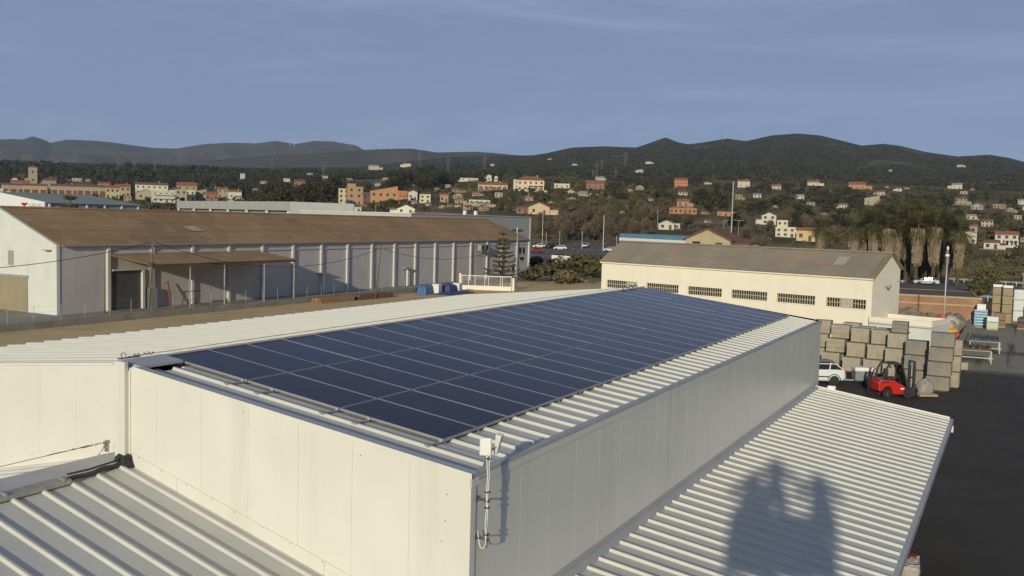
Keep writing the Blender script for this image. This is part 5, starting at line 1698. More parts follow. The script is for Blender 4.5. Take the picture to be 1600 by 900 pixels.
fa = R(90 - SUN_AZ)
person('person holding up a camera on the raised platform behind the viewpoint', (13.66, PF.y + .05, PF.z + .002), fa, ja, dict(skin=(.32, .19, .13), top=(.05, .06, .09), trousers=(.03, .03, .04), shoes=(.02, .02, .02)), bulk=1.3).scale = (1.3, 1.45, 1.0)
person('added shorter figure on the platform, unseen, widening the shadow on the canopy', (13.18, PF.y - .12, PF.z + .002), fa, jb, dict(skin=(.32, .19, .13), top=(.06, .05, .05), trousers=(.03, .03, .04), shoes=(.02, .02, .02)), bulk=1.3).scale = (1.3, 1.4, .76)  # extra figure added only to broaden the shadow cast on the canopy
person('person standing beside the photographer on the raised platform', (14.72, PF.y - .05, PF.z + .002), fa, jb, dict(skin=(.32, .19, .13), top=(.2, .1, .04), trousers=(.03, .03, .04), shoes=(.02, .02, .02)), bulk=1.3).scale = (1.3, 1.45, .86)
# rubble heaps on the waste ground behind the annexe
def heap(label, x, y, sx, sy, h, m, seed):
    bm = bmesh.new()
    bmesh.ops.create_grid(bm, x_segments=26, y_segments=26, size=1)
    for v in bm.verts:
        r_ = math.hypot(v.co.x, v.co.y)
        n_ = noise.fractal(Vector((v.co.x * 2, v.co.y * 2, seed)), 1, 2, 4)
        z = h * max(0, 1 - r_ ** 1.6) * (1 + .5 * n_)
        v.co = Vector((v.co.x * sx * (1 + .1 * n_), v.co.y * sy, z if r_ < 1 else -.05))
    me = bpy.data.meshes.new('rubble_heap'); bm.to_mesh(me); bm.free(); me.materials.append(m)
    tag(put('rubble_heap', me, None, (x, y, .004)), label, 'rubble')
M_RUB = mat('rubble', (.26, .21, .15), rough=.95, col2=(.16, .13, .095), scale=1.5, detail=8, col3=(.36, .31, .24), scale3=3, lo3=.6, hi3=.7, bump=.6, bscale=5)
heap('brown rubble heap between the annexe and the brick shed', 4.2, 97.5, 5.5, 4.0, 1.9, M_RUB, 1)
heap('long rubble heap in front of the right end of the brick shed', 7.6, 99.0, 2.4, 4.0, 1.6, M_RUB, 5)
# ================================================================== houses, sheds and towers behind the site
HR = []          # image rectangles and distances of the houses, so that trees do not grow through them
def wallmat(c):
    g_ = (c[0] * .5 + c[1] * .35 + c[2] * .15)
    c = tuple(q * .9 + g_ * .1 for q in c)
    c = (c[0], c[1] * 1.0, c[2] * .94)
    return mat('render_%d_%d_%d' % tuple(int(q * 100) for q in c), c, rough=0.9, col2=tuple(q * .88 for q in c), scale=.35, streak=tuple(q * .8 for q in c), spec=.15)
M_PANE = mat('far_window', (0.035, 0.036, 0.04), rough=0.2, col2=(0.06, 0.055, 0.05), scale=.4)
M_SHUT = mat('brown_shutter', (0.12, 0.07, 0.045), rough=0.8, col2=(0.09, 0.055, 0.04), scale=1)
M_TERRA2 = mat('roof_tile_dark', (0.22, 0.11, 0.075), rough=0.9, col2=(0.17, 0.09, 0.065), scale=.5, spec=.2)
M_FLATR = mat('flat_roof_grey', (0.30, 0.28, 0.25), rough=0.9, col2=(0.24, 0.22, 0.2), scale=.4)
WHT, CRM, TAN, OCH, ORG, BRK, YEL = (.60, .56, .49), (.52, .45, .34), (.40, .33, .235), (.45, .355, .22), (.44, .28, .18), (.30, .165, .115), (.50, .42, .26)
def house(label, px, py, wpx, hpx, wall=WHT, roof='gable', rm=None, st=1, nw=2, turn=0.0, dep=.75, name='house', cat='house', r=None, extra=None, win=True, base_drop=1.5):
    if r is None:
        p, D = ground_at(px, py)
    else:
        d = pix_dir(px, py); h = math.hypot(d.x, d.y)
        p = CAM + d * (r / h); D = r * math.cos(math.atan2(d.x, d.y) - _yaw)
    w, hh = wpx * D / F_PX, hpx * D / F_PX
    dp = max(4.0, w * dep)
    HR.append((px - wpx / 2 - 1, px + wpx / 2 + 1, py - hpx * 1.25, py - 1.0, D))
    a = math.atan2(p.x - CAM.x, p.y - CAM.y)
    t = thing(name, label, cat, p, -a + R(turn), 'buildings on the slopes behind the site')
    wm = wallmat(wall); rm = rm or M_TERRA
    mb = MB().box(-w / 2, w / 2, 0, dp, -base_drop, hh)
    rh = min(w, dp) * .24
    o = .35 if w > 6 else .2
    if roof == 'gable':
        mb.prism([(0, hh), (dp, hh), (dp / 2, hh + rh)], 0, -w / 2, w / 2)
    elif roof == 'gablef':
        rh = w * .22
        mb.prism([(-w / 2, hh), (w / 2, hh), (0, hh + rh)], 1, 0, dp)
    elif roof == 'mono':
        rh = w * .20
        mb.prism([(-w / 2, hh), (w / 2, hh), (w / 2, hh + rh)], 1, 0, dp)
    mb.build('wall', wm, t)
    q = MB()
    if roof == 'gable':
        for s, y0 in ((1, -o), (-1, dp + o)):
            ym = dp / 2
            k = rh / (dp / 2)
            z0 = hh - k * o
            q.hexa([(-w / 2 - o, y0, z0), (w / 2 + o, y0, z0), (w / 2 + o, ym, hh + rh), (-w / 2 - o, ym, hh + rh),
                    (-w / 2 - o, y0, z0 + .2), (w / 2 + o, y0, z0 + .2), (w / 2 + o, ym, hh + rh + .2), (-w / 2 - o, ym, hh + rh + .2)])
    elif roof == 'gablef':
        k = rh / (w / 2)
        for s in (-1, 1):
            x0 = s * (w / 2 + o); z0 = hh - k * o
            q.hexa([(x0, -o, z0), (0, -o, hh + rh), (0, dp + o, hh + rh), (x0, dp + o, z0),
                    (x0, -o, z0 + .2), (0, -o, hh + rh + .2), (0, dp + o, hh + rh + .2), (x0, dp + o, z0 + .2)])
    elif roof == 'mono':
        k = rh / w
        q.hexa([(-w / 2 - o, -o, hh - k * o), (w / 2 + o, -o, hh + rh + k * o), (w / 2 + o, dp + o, hh + rh + k * o), (-w / 2 - o, dp + o, hh - k * o),
                (-w / 2 - o, -o, hh - k * o + .2), (w / 2 + o, -o, hh + rh + k * o + .2), (w / 2 + o, dp + o, hh + rh + k * o + .2), (-w / 2 - o, dp + o, hh - k * o + .2)])
    elif roof == 'hip':
        e = min(w, dp) / 2 * .9
        i = len(q.v)
        q.v += [(-w / 2 - o, -o, hh), (w / 2 + o, -o, hh), (w / 2 + o, dp + o, hh), (-w / 2 - o, dp + o, hh), (-w / 2 + e, dp / 2, hh + rh + .3), (w / 2 - e, dp / 2, hh + rh + .3)]
        for f in ((0, 1, 5, 4), (1, 2, 5), (2, 3, 4, 5), (3, 0, 4), (3, 2, 1, 0)):
            q.f.append(tuple(i + k for k in f)); q.m.append(0)
    else:
        q.box(-w / 2 - .1, w / 2 + .1, -.1, .2, hh, hh + .5).box(-w / 2 - .1, w / 2 + .1, dp - .2, dp + .1, hh, hh + .5).box(-w / 2 - .1, -w / 2 + .2, .201, dp - .201, hh, hh + .5).box(w / 2 - .2, w / 2 + .1, .201, dp - .201, hh, hh + .5)
        rm = wm
    ro = q.build('roof', rm, t)
    if w > 9 and roof in ('gable', 'hip'):
        MB().box(w * .22, w * .22 + .7, dp * .55, dp * .55 + .7, hh + rh * .4, hh + rh + 1.0).build('chimney', wm, ro)
    if win:
        sh = hh / st
        for s in range(st):
            for k in range(nw):
                x = -w / 2 + w * (k + .5) / nw
                ww, wh = min(1.3, w / nw * .45), min(1.5, sh * .5)
                z = s * sh + sh * .34
                if s == 0 and k == nw // 2 and nw > 1:
                    MB().box(x - .55, x + .55, -.06, .0 - .002, 0.02, min(2.2, sh * .8)).build('door', M_SHUT, t)
                    continue
                o_ = MB().box(x - ww / 2, x + ww / 2, -.05, -.002, z, z + wh).build('window', M_PANE, t)
                MB().box(x - ww / 2 - .12, x + ww / 2 + .12, -.14, -.051, z - .14, z - .01).build('sill', wm, o_)
    if extra: extra(t, w, hh, dp, wm)
    k_ = int(px * 7 + py * 3) % 5
    if roof != 'flat' and not extra and k_ < 3 and w > 5:
        sd_ = -1 if k_ == 0 else 1
        xa, xb = sorted((sd_ * (w / 2 - .05), sd_ * (w / 2 + w * .38)))
        h2 = hh * (.55 if st > 1 else .7)
        MB().box(xa, xb, dp * .12, dp * .8, -base_drop, h2).build('side_wing', wm, t)
        MB().hexa([(xa - .2, dp * .12 - .3, h2 - .05), (xb + .2, dp * .12 - .3, h2 - .05), (xb + .2, dp * .8 + .2, h2 + w * .09), (xa - .2, dp * .8 + .2, h2 + w * .09),
                   (xa - .2, dp * .12 - .3, h2 + .15), (xb + .2, dp * .12 - .3, h2 + .15), (xb + .2, dp * .8 + .2, h2 + w * .09 + .2), (xa - .2, dp * .8 + .2, h2 + w * .09 + .2)]).build('wing_roof', rm, t)
    if k_ in (1,) and name in ('house', 'villa'):
        MB().box(-w * .8, w * .75, -w * .30 - .25, -w * .30, -base_drop - 1, .4).build('garden_wall', wallmat((.20, .165, .115)), t)
    return t
def balconies(t, w, hh, dp, wm):
    for z in (hh * .36, hh * .68):
        MB().box(-w * .42, w * .42, -1.3, -.003, z, z + .16).build('balcony_slab', wm, t)
        MB().box(-w * .42, w * .42, -1.3, -1.22, z + .16, z + 1.0).build('balcony_wall', wm, t)
def porch(t, w, hh, dp, wm):
    MB().box(-w * .1, w * .5, -3.0, -.003, hh * .50, hh * .58).build('porch_roof', wm, t)
    for x in (-.08, .1, .28, .47):
        MB().box(w * x - .2, w * x + .2, -2.9, -2.5, -1.0, hh * .50 - .002).build('porch_pillar', wm, t)
    MB().box(-w * .62, w * .62, -4.2, -3.1, -2.5, .6).build('terrace_wall', wm, t)
def arches(t, w, hh, dp, wm):
    n = max(3, int(w / 4))
    for k in range(n):
        x = -w / 2 + w * (k + .5) / n
        MB().box(x - w / n * .36, x + w / n * .36, -.08, -.003, 0.1, hh * .62).build('garage_door', mat('red_brown_door', (.20, .075, .05), rough=.8, col2=(.14, .06, .04), scale=.6), t)
def rooftower(t, w, hh, dp, wm):
    MB().box(-w * .48, w * .05, dp * .2, dp * .7, hh, hh * 1.22).build('stair_tower', wm, t)

# --- town on the left
house('square tan church tower above the town roofs', 51.5, 300, 12.5, 38, TAN, 'hip', M_TERRA2, 3, 1, 0, 1.0, 'church_tower', 'tower')
house('low tan church hall right of the tower', 74, 300, 26, 18, TAN, 'gable', M_TERRA2, 1, 3, 8, .6, 'church', 'church')
house('white gable fronted house left of the tower', 23, 300, 9, 20, WHT, 'gablef', M_TERRA, 2, 1, 0, 1.2)
house('long tan hall behind the terraces left of the tower', 32, 301, 26, 16, TAN, 'gable', M_TERRA, 1, 4, 0, .5)
for k, (a, b, y, c) in enumerate(((4, 38, 306, TAN), (38, 72, 307, OCH), (82, 122, 308, TAN), (122, 164, 309, TAN))):
    house('terrace of tan houses with red garage doors, %s from the left' % ORD[k], (a + b) / 2, y, b - a, 17, c, 'gable', M_TERRA2, 1, 5, 0, .3, 'terraced_houses', 'houses', extra=arches, win=False)
house('small white house in front of the leftmost terrace', 13, 309, 14, 8, WHT, 'gablef', M_FLATR, 1, 2)
house('white panel house at the left edge of the picture', 1, 310, 8, 14, WHT, 'flat', None, 1, 1)
house('yellow house at the end of the terraces', 176, 312, 20, 18, YEL, 'gable', M_TERRA, 2, 3)
house('ochre house right of the yellow one', 192, 308, 22, 16, OCH, 'gable', M_TERRA, 2, 3)
house('ochre block behind the yellow house', 163, 302, 16, 14, OCH, 'gable', M_TERRA, 2, 2)
house('large cream house with long roof in the town', 237, 304, 48, 15, (.68, .62, .5), 'gable', M_TERRA2, 2, 6, 0, .3)
house('tan gable fronted house below the large cream one', 228, 312, 30, 10, (.45, .38, .26), 'gablef', M_FLATR, 1, 2)
house('ornate white house with balconies in the town', 256, 317, 34, 17, WHT, 'flat', None, 2, 4, 6, .5, extra=balconies)
house('terracotta roofed house above the ornate white one', 292, 305, 30, 14, TAN, 'gable', M_TERRA, 2, 3)
house('grey tan block right of the ornate white house', 283, 314, 17, 17, (.4, .35, .27), 'flat', None, 2, 2)
house('bright cream house in the middle of the town', 297, 313, 15, 14, (.7, .62, .38), 'flat', None, 2, 2)
house('tan house with mono pitch roof right of the bright cream one', 314, 313, 17, 14, TAN, 'mono', M_FLATR, 2, 2)
house('low terracotta house at the right of the town', 331, 314, 18, 11, BRK, 'gable', M_TERRA, 1, 3)
house('tan house behind the grey industrial roof', 348, 309, 16, 13, TAN, 'gable', M_TERRA, 2, 2)
house('white house with arched porch at the end of the town', 367, 312, 20, 12, WHT, 'gable', M_TERRA, 1, 2, 0, .6, extra=porch)
house('white house alone on the slope above the town', 379, 280, 7, 8, WHT, 'flat', None, 2, 1)
house('small white house above the town roofs', 333, 295, 8, 5, WHT, 'gable', M_TERRA, 1, 1)

# --- middle: apartments and houses behind the warehouse ridge
house('cream lower wing of the orange apartment block', 537, 318, 15, 22, (.66, .53, .33), 'flat', None, 3, 2, 4, 1.0, 'apartment_block', 'building')
house('tall orange apartment block with white windows', 555, 320, 24, 27, ORG, 'flat', None, 3, 2, 6, .9, 'apartment_block', 'building', extra=rooftower)
house('dark block coloured as the shaded side of the orange apartment block', 575, 322, 16, 18, (.17, .1, .08), 'gable', M_TERRA2, 2, 2)  # stands for the apartment block's shaded side, shade put into the wall colour
house('wide terracotta house with sloping roofline', 600, 321, 42, 22, (.5, .26, .14), 'mono', M_TERRA, 2, 4, 4, .7)
house('orange brick house with balconies at the end of the terracotta house', 629, 320, 15, 20, (.52, .22, .1), 'flat', None, 2, 2, 6, 1.0, extra=balconies)
house('white house with curved gable right of the orange ones', 645, 313, 14, 12, WHT, 'gablef', M_FLATR, 1, 2)
house('cream cube house on the slope', 664, 317, 17, 12, (.66, .6, .42), 'flat', None, 2, 2)
house('small orange house left of the grey hall', 694, 317, 13, 12, ORG, 'gable', M_TERRA, 1, 2)
house('cream barn with two windows just above the warehouse ridge', 531, 337, 31, 13, (.58, .52, .37), 'mono', M_FLATR, 1, 2, 3, .5)
house('white gabled house just above the warehouse ridge', 634, 334, 28, 7, (.78, .74, .62), 'gablef', M_FLATR, 1, 2)
house('low white shed right of the cream barn', 556, 330, 17, 5, WHT, 'flat', None, 1, 2)
house('brick coloured house half hidden in the pines', 468, 292, 16, 8, BRK, 'gable', M_TERRA2, 1, 2)
house('small white house in the pines above the sheds', 448, 285, 10, 5, WHT, 'flat', None, 1, 2)
# --- hillside villas
house('big cream villa with terracotta roof and porch on the hillside', 829, 299, 42, 17, (.68, .56, .40), 'hip', M_TERRA, 2, 5, 0, .6, 'villa', 'house', extra=porch)
house('white annex left of the big villa', 808, 296, 12, 14, WHT, 'flat', None, 2, 1)
house('white bungalow right of the big villa', 878, 295, 24, 7, WHT, 'flat', None, 1, 3)
house('red brick house with low roof beyond the bungalow', 930, 296, 28, 9, BRK, 'gable', M_TERRA, 1, 3)
house('row of cream terraced villas left of the big villa', 770, 297, 46, 8, (.66, .52, .34), 'gable', M_TERRA, 1, 6, 0, .3, extra=arches)
house('white house with pergola high on the slope', 733, 283, 28, 4, WHT, 'flat', None, 1, 3, extra=porch)
house('white house with chimney beside the pergola house', 764, 284, 8, 9, WHT, 'gablef', M_TERRA, 1, 1)
house('white house right of the chimney house', 775, 284, 5, 8, WHT, 'gablef', M_TERRA, 1, 1)
house('long low white house below the villas', 749, 319, 33, 5, WHT, 'flat', None, 1, 4, extra=arches)
house('tan gabled house below the big villa', 842, 336, 34, 11, (.6, .45, .29), 'gablef', M_TERRA, 1, 2, -12, .9)
house('brown roofed house left of the tan gabled one', 816, 334, 18, 8, BRK, 'gable', M_TERRA2, 1, 2)
house('red and white house on the hillside right of centre', 1064, 296, 20, 14, (.55, .22, .14), 'gable', M_TERRA, 2, 2, 6, .7, extra=balconies)
house('white house with red roof farther right on the hillside', 1162, 293, 18, 9, (.7, .6, .52), 'gable', M_TERRA, 2, 2, 4, .7, extra=balconies)
house('low white house with curved roof on the slope in the centre', 1041, 359, 24, 9, WHT, 'gablef', M_FLATR, 1, 2)
house('white shed attached to the curved roof house', 1057, 359, 10, 7, WHT, 'flat', None, 1, 1)
house('long low orange building in the fields', 1067, 335, 42, 8, (.45, .2, .09), 'flat', None, 1, 6, 2, .2)
house('orange house behind the long low orange building', 1067, 324, 18, 9, ORG, 'gable', M_TERRA, 1, 2)
house('orange wall house right of the tall grey mast', 1134, 338, 26, 5, (.48, .24, .12), 'flat', None, 1, 3)
house('white house at the right behind the corrugated roof', 1201, 351, 22, 14, WHT, 'gablef', M_TERRA, 2, 2, 6, .8)
house('cream tower house with flat roof behind the corrugated roof', 1222, 362, 16, 15, (.68, .6, .47), 'flat', None, 2, 2)
house('wide cream house with flat roof behind the corrugated roof', 1232, 372, 40, 14, (.66, .59, .46), 'flat', None, 2, 4, 0, .5)
house('yellow house with two windows right of the cream one', 1258, 377, 27, 17, (.6, .46, .24), 'gable', M_TERRA, 1, 2, 0, .6)
house('white house with red roof up on the right slope', 1271, 290, 18, 5, WHT, 'gable', M_TERRA, 1, 3)
house('orange house up on the right slope', 1339, 296, 25, 7, (.5, .24, .13), 'gable', M_TERRA, 1, 3)
house('ruined tan building above the palms', 1362, 321, 22, 11, (.42, .35, .25), 'mono', M_FLATR, 1, 2)
house('low cream house left of the ruined one', 1376, 306, 12, 5, CRM, 'gable', M_TERRA, 1, 2)
house('small white house above the palms', 1404, 299, 9, 4, WHT, 'gable', M_TERRA, 1, 1)
house('yellowish house high on the right slope', 1495, 295, 15, 6, (.6, .56, .38), 'gable', M_FLATR, 1, 2)
house('white house at the right edge of the picture', 1597, 320, 12, 6, WHT, 'gable', M_FLATR, 1, 2)
house('pale house right of the palms, upper one', 1517, 344, 14, 6, (.55, .53, .44), 'gable', M_FLATR, 1, 2)
house('white house with balcony right of the palms', 1515, 381, 19, 16, WHT, 'gablef', M_TERRA, 2, 2, 10, .8, extra=balconies)
house('tan house behind the white balcony house', 1520, 366, 12, 12, TAN, 'gable', M_TERRA, 1, 1)
house('two storey white house with terracotta roof at the right', 1572, 386, 32, 19, WHT, 'gable', M_TERRA, 2, 3, 4, .6, extra=porch)
house('small white house in front of the two storey one', 1549, 391, 22, 11, WHT, 'gable', M_TERRA2, 1, 2)
house('pale house on the left of the upper right slope', 1213, 296, 14, 5, CRM, 'gable', M_TERRA, 1, 2)
house('white house on a rise above the fields', 1250, 311, 12, 5, WHT, 'gable', M_FLATR, 1, 2)
for k, (x, y, w_, lab) in enumerate(((584, 266, 16, 'white farmhouse on the crest of the pine slope'), (636, 261, 12, 'white house standing out on the ridge above the pines'), (769, 259, 6, 'tiny white house below the far ridge'), (860, 250, 5, 'tiny white house on the dark hill'),
                           (897, 259, 6, 'tiny pale house low on the dark hill'), (1013, 257, 9, 'tiny tan farm on the dark hill'), (937, 284, 14, 'small white house left of the tan farm'), (1390, 268, 6, 'tiny white house on the right hill'), (1000, 270, 9, 'tiny cream house in the middle of the slope'),
                           (1500, 262, 9, 'tiny pale house high on the right hill'), (590, 291, 8, 'small pale house among the pines'), (508, 279, 8, 'tiny grey white house among the pines'), (700, 293, 8, 'small pale house by the pine edge'), (1105, 289, 8, 'small pale house among trees right of the red one'), (1183, 309, 12, 'small cream house below the far right house'))):
    house(lab, x, y, w_, w_ * .38, WHT if k % 3 else CRM, 'gable', M_TERRA if k % 2 else M_FLATR, 1, 2, 0, .6)

rnd_h = random.Random(77)
COLS = [WHT, CRM, TAN, OCH, (.5, .43, .34), (.4, .28, .19), (.46, .38, .3), (.42, .36, .29), (.36, .3, .22)]
def free(px, py, w_, h_):
    return all(px + w_ / 2 < x0 or px - w_ / 2 > x1 or py < y0 - 2 or py - h_ > y1 + 2 for x0, x1, y0, y1, d in HR)
for x0, x1, y0, y1, cnt, ws, lab in ((150, 385, 298, 318, 26, (9, 18), 'pale house packed into the town'), (0, 165, 284, 296, 9, (7, 14), 'pale house behind the church'),
                                     (390, 720, 272, 300, 7, (6, 11), 'small pale house among the pines'), (640, 730, 300, 328, 8, (8, 15), 'small house by the orange blocks'),
                                     (690, 1000, 280, 334, 14, (7, 14), 'small house on the middle slopes'), (1000, 1330, 290, 350, 9, (6, 13), 'small house on the slopes behind the corrugated roof'),
                                     (1330, 1610, 290, 312, 4, (5, 10), 'small house high on the right slopes'), (1500, 1610, 318, 388, 8, (10, 18), 'small house right of the palms')):
    got = []
    tr_ = 0
    while len(got) < cnt and tr_ < 400:
        tr_ += 1
        px, py = rnd_h.uniform(x0, x1), rnd_h.uniform(y0, y1)
        w_ = rnd_h.uniform(*ws); st_ = 2 if rnd_h.random() < .35 and w_ > 9 else 1
        h_ = w_ * (.34 if st_ == 1 else .55)
        if not free(px, py, w_ + 2, h_): continue
        rf = rnd_h.choice(['gable', 'gable', 'gablef', 'flat', 'hip'])
        got.append((px, house(lab, px, py, w_, h_, rnd_h.choice(COLS), rf, rnd_h.choice([M_TERRA, M_TERRA2, M_FLATR]), st_, 2 if w_ < 12 else 3, rnd_h.uniform(-25, 25), rnd_h.uniform(.5, .9))))
    for q_, (px, t_) in enumerate(sorted(got, key=lambda g_: g_[0])):
        t_['label'] = '%s, %s from the left' % (lab, ORD[q_])

# --- sheds and halls close behind the warehouse
def hall(name, label, cat, c0, c1, dep, z0, z1, wm, rm, ridge, group=None):
    """long hall from ground point c0 to c1 (front wall), depth away from the viewer"""
    a = Vector(c0); b = Vector(c1)
    t = thing(name, label, cat, (a.x, a.y, z0), math.atan2(b.y - a.y, b.x - a.x), group)
    w = (b - a).length
    h = z1 - z0
    MB().box(0, w, 0, dep, -1, h).prism([(0, h), (dep, h), (dep * .5, h + ridge - .05)], 0, 0, w).build('wall', wm, t)
    n = 8
    for s in (0, 1):
        for k in range(n):
            x0, x1 = -.3 + (w + .6) * k / n, -.3 + (w + .6) * (k + 1) / n - .01
            y0, y1 = (-.4, dep * .5) if s == 0 else (dep + .4, dep * .5)
            MB().hexa([(x0, y0, h - .05), (x1, y0, h - .05), (x1, y1, h + ridge), (x0, y1, h + ridge), (x0, y0, h + .08), (x1, y0, h + .08), (x1, y1, h + ridge + .12), (x0, y1, h + ridge + .12)]).build('roof_sheet', rm, t)
    return t, w, h
def at_r(px, py, r):
    d = pix_dir(px, py); h = math.hypot(d.x, d.y)
    return CAM + d * (r / h)
M_GREENR = mat('grey_green_roof', (0.26, 0.29, 0.24), rough=.7, col2=(.22, .25, .21), scale=.2)
M_BLUEG = mat('blue_grey_cladding', (0.28, 0.31, 0.36), rough=.7, col2=(.24, .27, .31), scale=.3)
HX, HY, HE, HRZ, HW_, HD_ = -161.0, 113.0, 11.25, 13.3, 36.0, 24.0
hl = thing('green_roof_hall', 'industrial hall with grey green roof and white sign front beyond the warehouse', 'building', (HX, HY, 0))
MB().box(-HW_, 0, .3, HD_, -1, HE).build('wall', M_BLUEG, hl)
MB().prism([(-HW_, -1), (.1, -1), (.1, HE + .15), (-HW_ / 2, HRZ + .35), (-HW_, HE + .15)], 1, 0, .299).build('sign_wall', M_WHITEP, hl)
for s_ in (0, 1):
    for k in range(8):
        y0, y1 = .3 + (HD_ + .2) * k / 8, .3 + (HD_ + .2) * (k + 1) / 8 - .01
        x0, x1 = (.4, -HW_ / 2) if s_ == 0 else (-HW_ - .4, -HW_ / 2)
        MB().hexa([(x0, y0, HE - .05), (x0, y1, HE - .05), (x1, y1, HRZ), (x1, y0, HRZ), (x0, y0, HE + .1), (x0, y1, HE + .1), (x1, y1, HRZ + .12), (x1, y0, HRZ + .12)]).build('roof_sheet', M_GREENR, hl)
for k in range(6):
    MB().box(.001, .25, 1.0 + 4.4 * k, 1.35 + 4.4 * k, 0, HE - .1).build('pilaster', M_WHITEP, hl)
MB().box(.001, .06, 12.5, 14.8, HE - 1.6, HE - .5).build('window', M_PANE, hl)
HR.append((-20, 208, 303, 336, 180))
lg = MB()
lg.prism([(-6.9, HE - .5), (-6.2, HE - .85), (-5.4, HE - .45), (-4.9, HE - .30), (-5.5, HE - .05), (-6.2, HE - .15), (-6.8, HE - .05), (-7.2, HE - .25)], 1, -.06, -.002)
lg.build('emblem', M_TAILL, hl)
cu = bpy.data.curves.new('lettering', 'FONT')
cu.body = 'CAELLAS'
cu.size = .95; cu.extrude = .02; cu.space_character = 1.05
tmp = bpy.data.objects.new('lettering', cu); COL.objects.link(tmp)
me = bpy.data.meshes.new_from_object(tmp.evaluated_get(bpy.context.evaluated_depsgraph_get()))
bpy.data.objects.remove(tmp)
me.materials.clear(); me.materials.append(mat('pink_grey_letters', (.42, .35, .33), rough=.7, col2=(.36, .3, .28), scale=2))
o = put('lettering', me, hl, (-4.6, -.03, HE - .85)); o.rotation_euler = (R(90), 0, 0)
# pale grey corrugated hall
a, b = at_r(277, 322, 262), at_r(452, 333, 205)
M_PALEC = mat('pale_corrugated', (.40, .40, .37), rough=.7, col2=(.34, .34, .31), scale=.25)
t = thing('grey_hall', 'flat hall with pale grey corrugated fascia beyond the warehouse ridge', 'building', (a.x, a.y, 0), math.atan2(b.y - a.y, b.x - a.x))
w = math.hypot(b.x - a.x, b.y - a.y)
z_b, z_t = 11.0, 12.9
for k in range(6):
    MB().box(w * k / 6, w * (k + 1) / 6 - .02, -.15, .1, z_b, z_t).build('fascia_panel', M_PALEC, t)
MB().box(0, w, .101, 16, z_t - .5, z_t - .2).build('roof', M_FLATR, t)
MB().box(0.2, w - .2, 1.0, 15.8, -1, z_t - .51).build('wall', M_GREYP, t)
for k in range(7):
    MB().box(.4 + (w - 1.2) * k / 6, .9 + (w - 1.2) * k / 6, -.1, .3, -1, z_b).build('pillar', M_WHITEP, t)
MB().box(w - .05, w + .1, .1, 15.5, z_b - 1.0, z_t).build('end_panel', M_WHITEWALL, t)
HR.append((275, 455, 311, 340, 200))
# grey hall behind the far end of the warehouse
t = thing('tall_grey_hall', 'tall plain grey hall behind the far end of the long warehouse', 'building', (-88.6, 138.0, 0))
MB().box(-27, 0, 0, 50.0, 0, 10.95).build('wall', mat('light_grey_render', (.50, .48, .45), rough=.9, col2=(.45, .43, .40), scale=.3, streak=(.4, .38, .35)), t)
MB().box(-27.2, .12, -.12, .2, 10.951, 11.15).box(-.15, .12, .201, 50.1, 10.951, 11.15).box(-.05, .12, 49.6, 50.1, 0, 10.95).build('coping', M_PILAST, t)
MB().hexa([(-18, 26, 11.5), (-.4, 26, 11.0), (-.4, 49, 11.0), (-18, 49, 11.5), (-18, 26, 11.65), (-.4, 26, 11.12), (-.4, 49, 11.12), (-18, 49, 11.65)]).build('tiled_roof', M_TERRA, t)
for y in (20.5, 25.0): MB().box(-.9, -.3, y, y + .6, 10.96, 12.0).build('chimney', M_WHITEP, t)
HR.append((676, 832, 330, 440, 180))
# tan gabled house and blue-white station canopy behind the cream building
house('tan gabled house rising behind the corrugated roof', 1105, 392, 74, 17, (.48, .39, .23), 'gablef', M_TERRA2, 1, 2, -22, .8, r=150, base_drop=6)
p = at_r(968, 372, 185); q = at_r(1072, 376, 170)
t = thing('station_canopy', 'flat canopy with blue and white edge behind the corrugated roof', 'canopy', (p.x, p.y, 0), math.atan2(q.y - p.y, q.x - p.x))
w = math.hypot(q.x - p.x, q.y - p.y)
MB().box(0, w, 0, 8, p.z - .05, p.z + .9).build('roof', mat('station_blue', (.13, .25, .36), rough=.6, col2=(.11, .21, .31), scale=.5), t)
MB().box(-.02, w + .02, -.06, -.003, p.z - .55, p.z + .12).build('white_edge', M_WHITEP, t)
for x in (1.5, w - 1.5):
    for y in (1.5, 6.5): MB().box(x - .2, x + .2, y - .2, y + .2, 0, p.z - .06).build('column', M_WHITEP, t)
HR.append((966, 1074, 364, 378, 165))

# ================================================================== parking lot, road, cars and poles in the middle distance
def surface(name, pts_px, m, lift):
    mb = MB()
    P = [ground_at(x, y)[0] for x, y in pts_px]
    n = 10
    rows = []
    for i in range(n + 1):
        u = i / n
        A = P[0].lerp(P[3], u); B = P[1].lerp(P[2], u)
        row = []
        for k in range(n + 1):
            c = A.lerp(B, k / n); c.z = terr(c.x, c.y) + lift
            row.append(c)
        rows.append(row)
    for i in range(n):
        for k in range(n):
            mb.quad(rows[i][k], rows[i][k + 1], rows[i + 1][k + 1], rows[i + 1][k])
    return tag(mb.build(name, m), kind='structure')
M_LOT = mat('old_grey_asphalt', (.11, .10, .095), rough=.95, col2=(.085, .08, .075), scale=.2, col3=(.16, .13, .1), scale3=.08)
surface('parking_lot', [(826, 399), (985, 400), (985, 381), (826, 380)], M_LOT, .06)
surface('access_road', [(826, 416), (905, 419), (900, 408), (826, 404)], M_LOT, .07)
surface('main_road', [(1380, 456), (1640, 476), (1640, 452), (1380, 438)], M_LOT, .05)
def car_at(label, px, py, turn, p_, kind='hatch', group='cars in the middle distance'):
    p, D = ground_at(px, py)
    a = math.atan2(p.x - CAM.x, p.y - CAM.y)
    HR.append((px - 14, px + 14, py - 12, py, D))
    return car(label, (p.x, p.y, p.z + .07), -a + R(turn), p_, kind, group)
car_at('white pickup at the left end of the parking lot', 843, 388, 5, P_WHITE, 'saloon')
car_at('white hatchback side on in the middle of the parking lot', 875, 391, 2, P_WHITE, 'hatch')
car_at('red car half hidden by the tall grey hall', 836, 395, 8, P_RED, 'saloon')
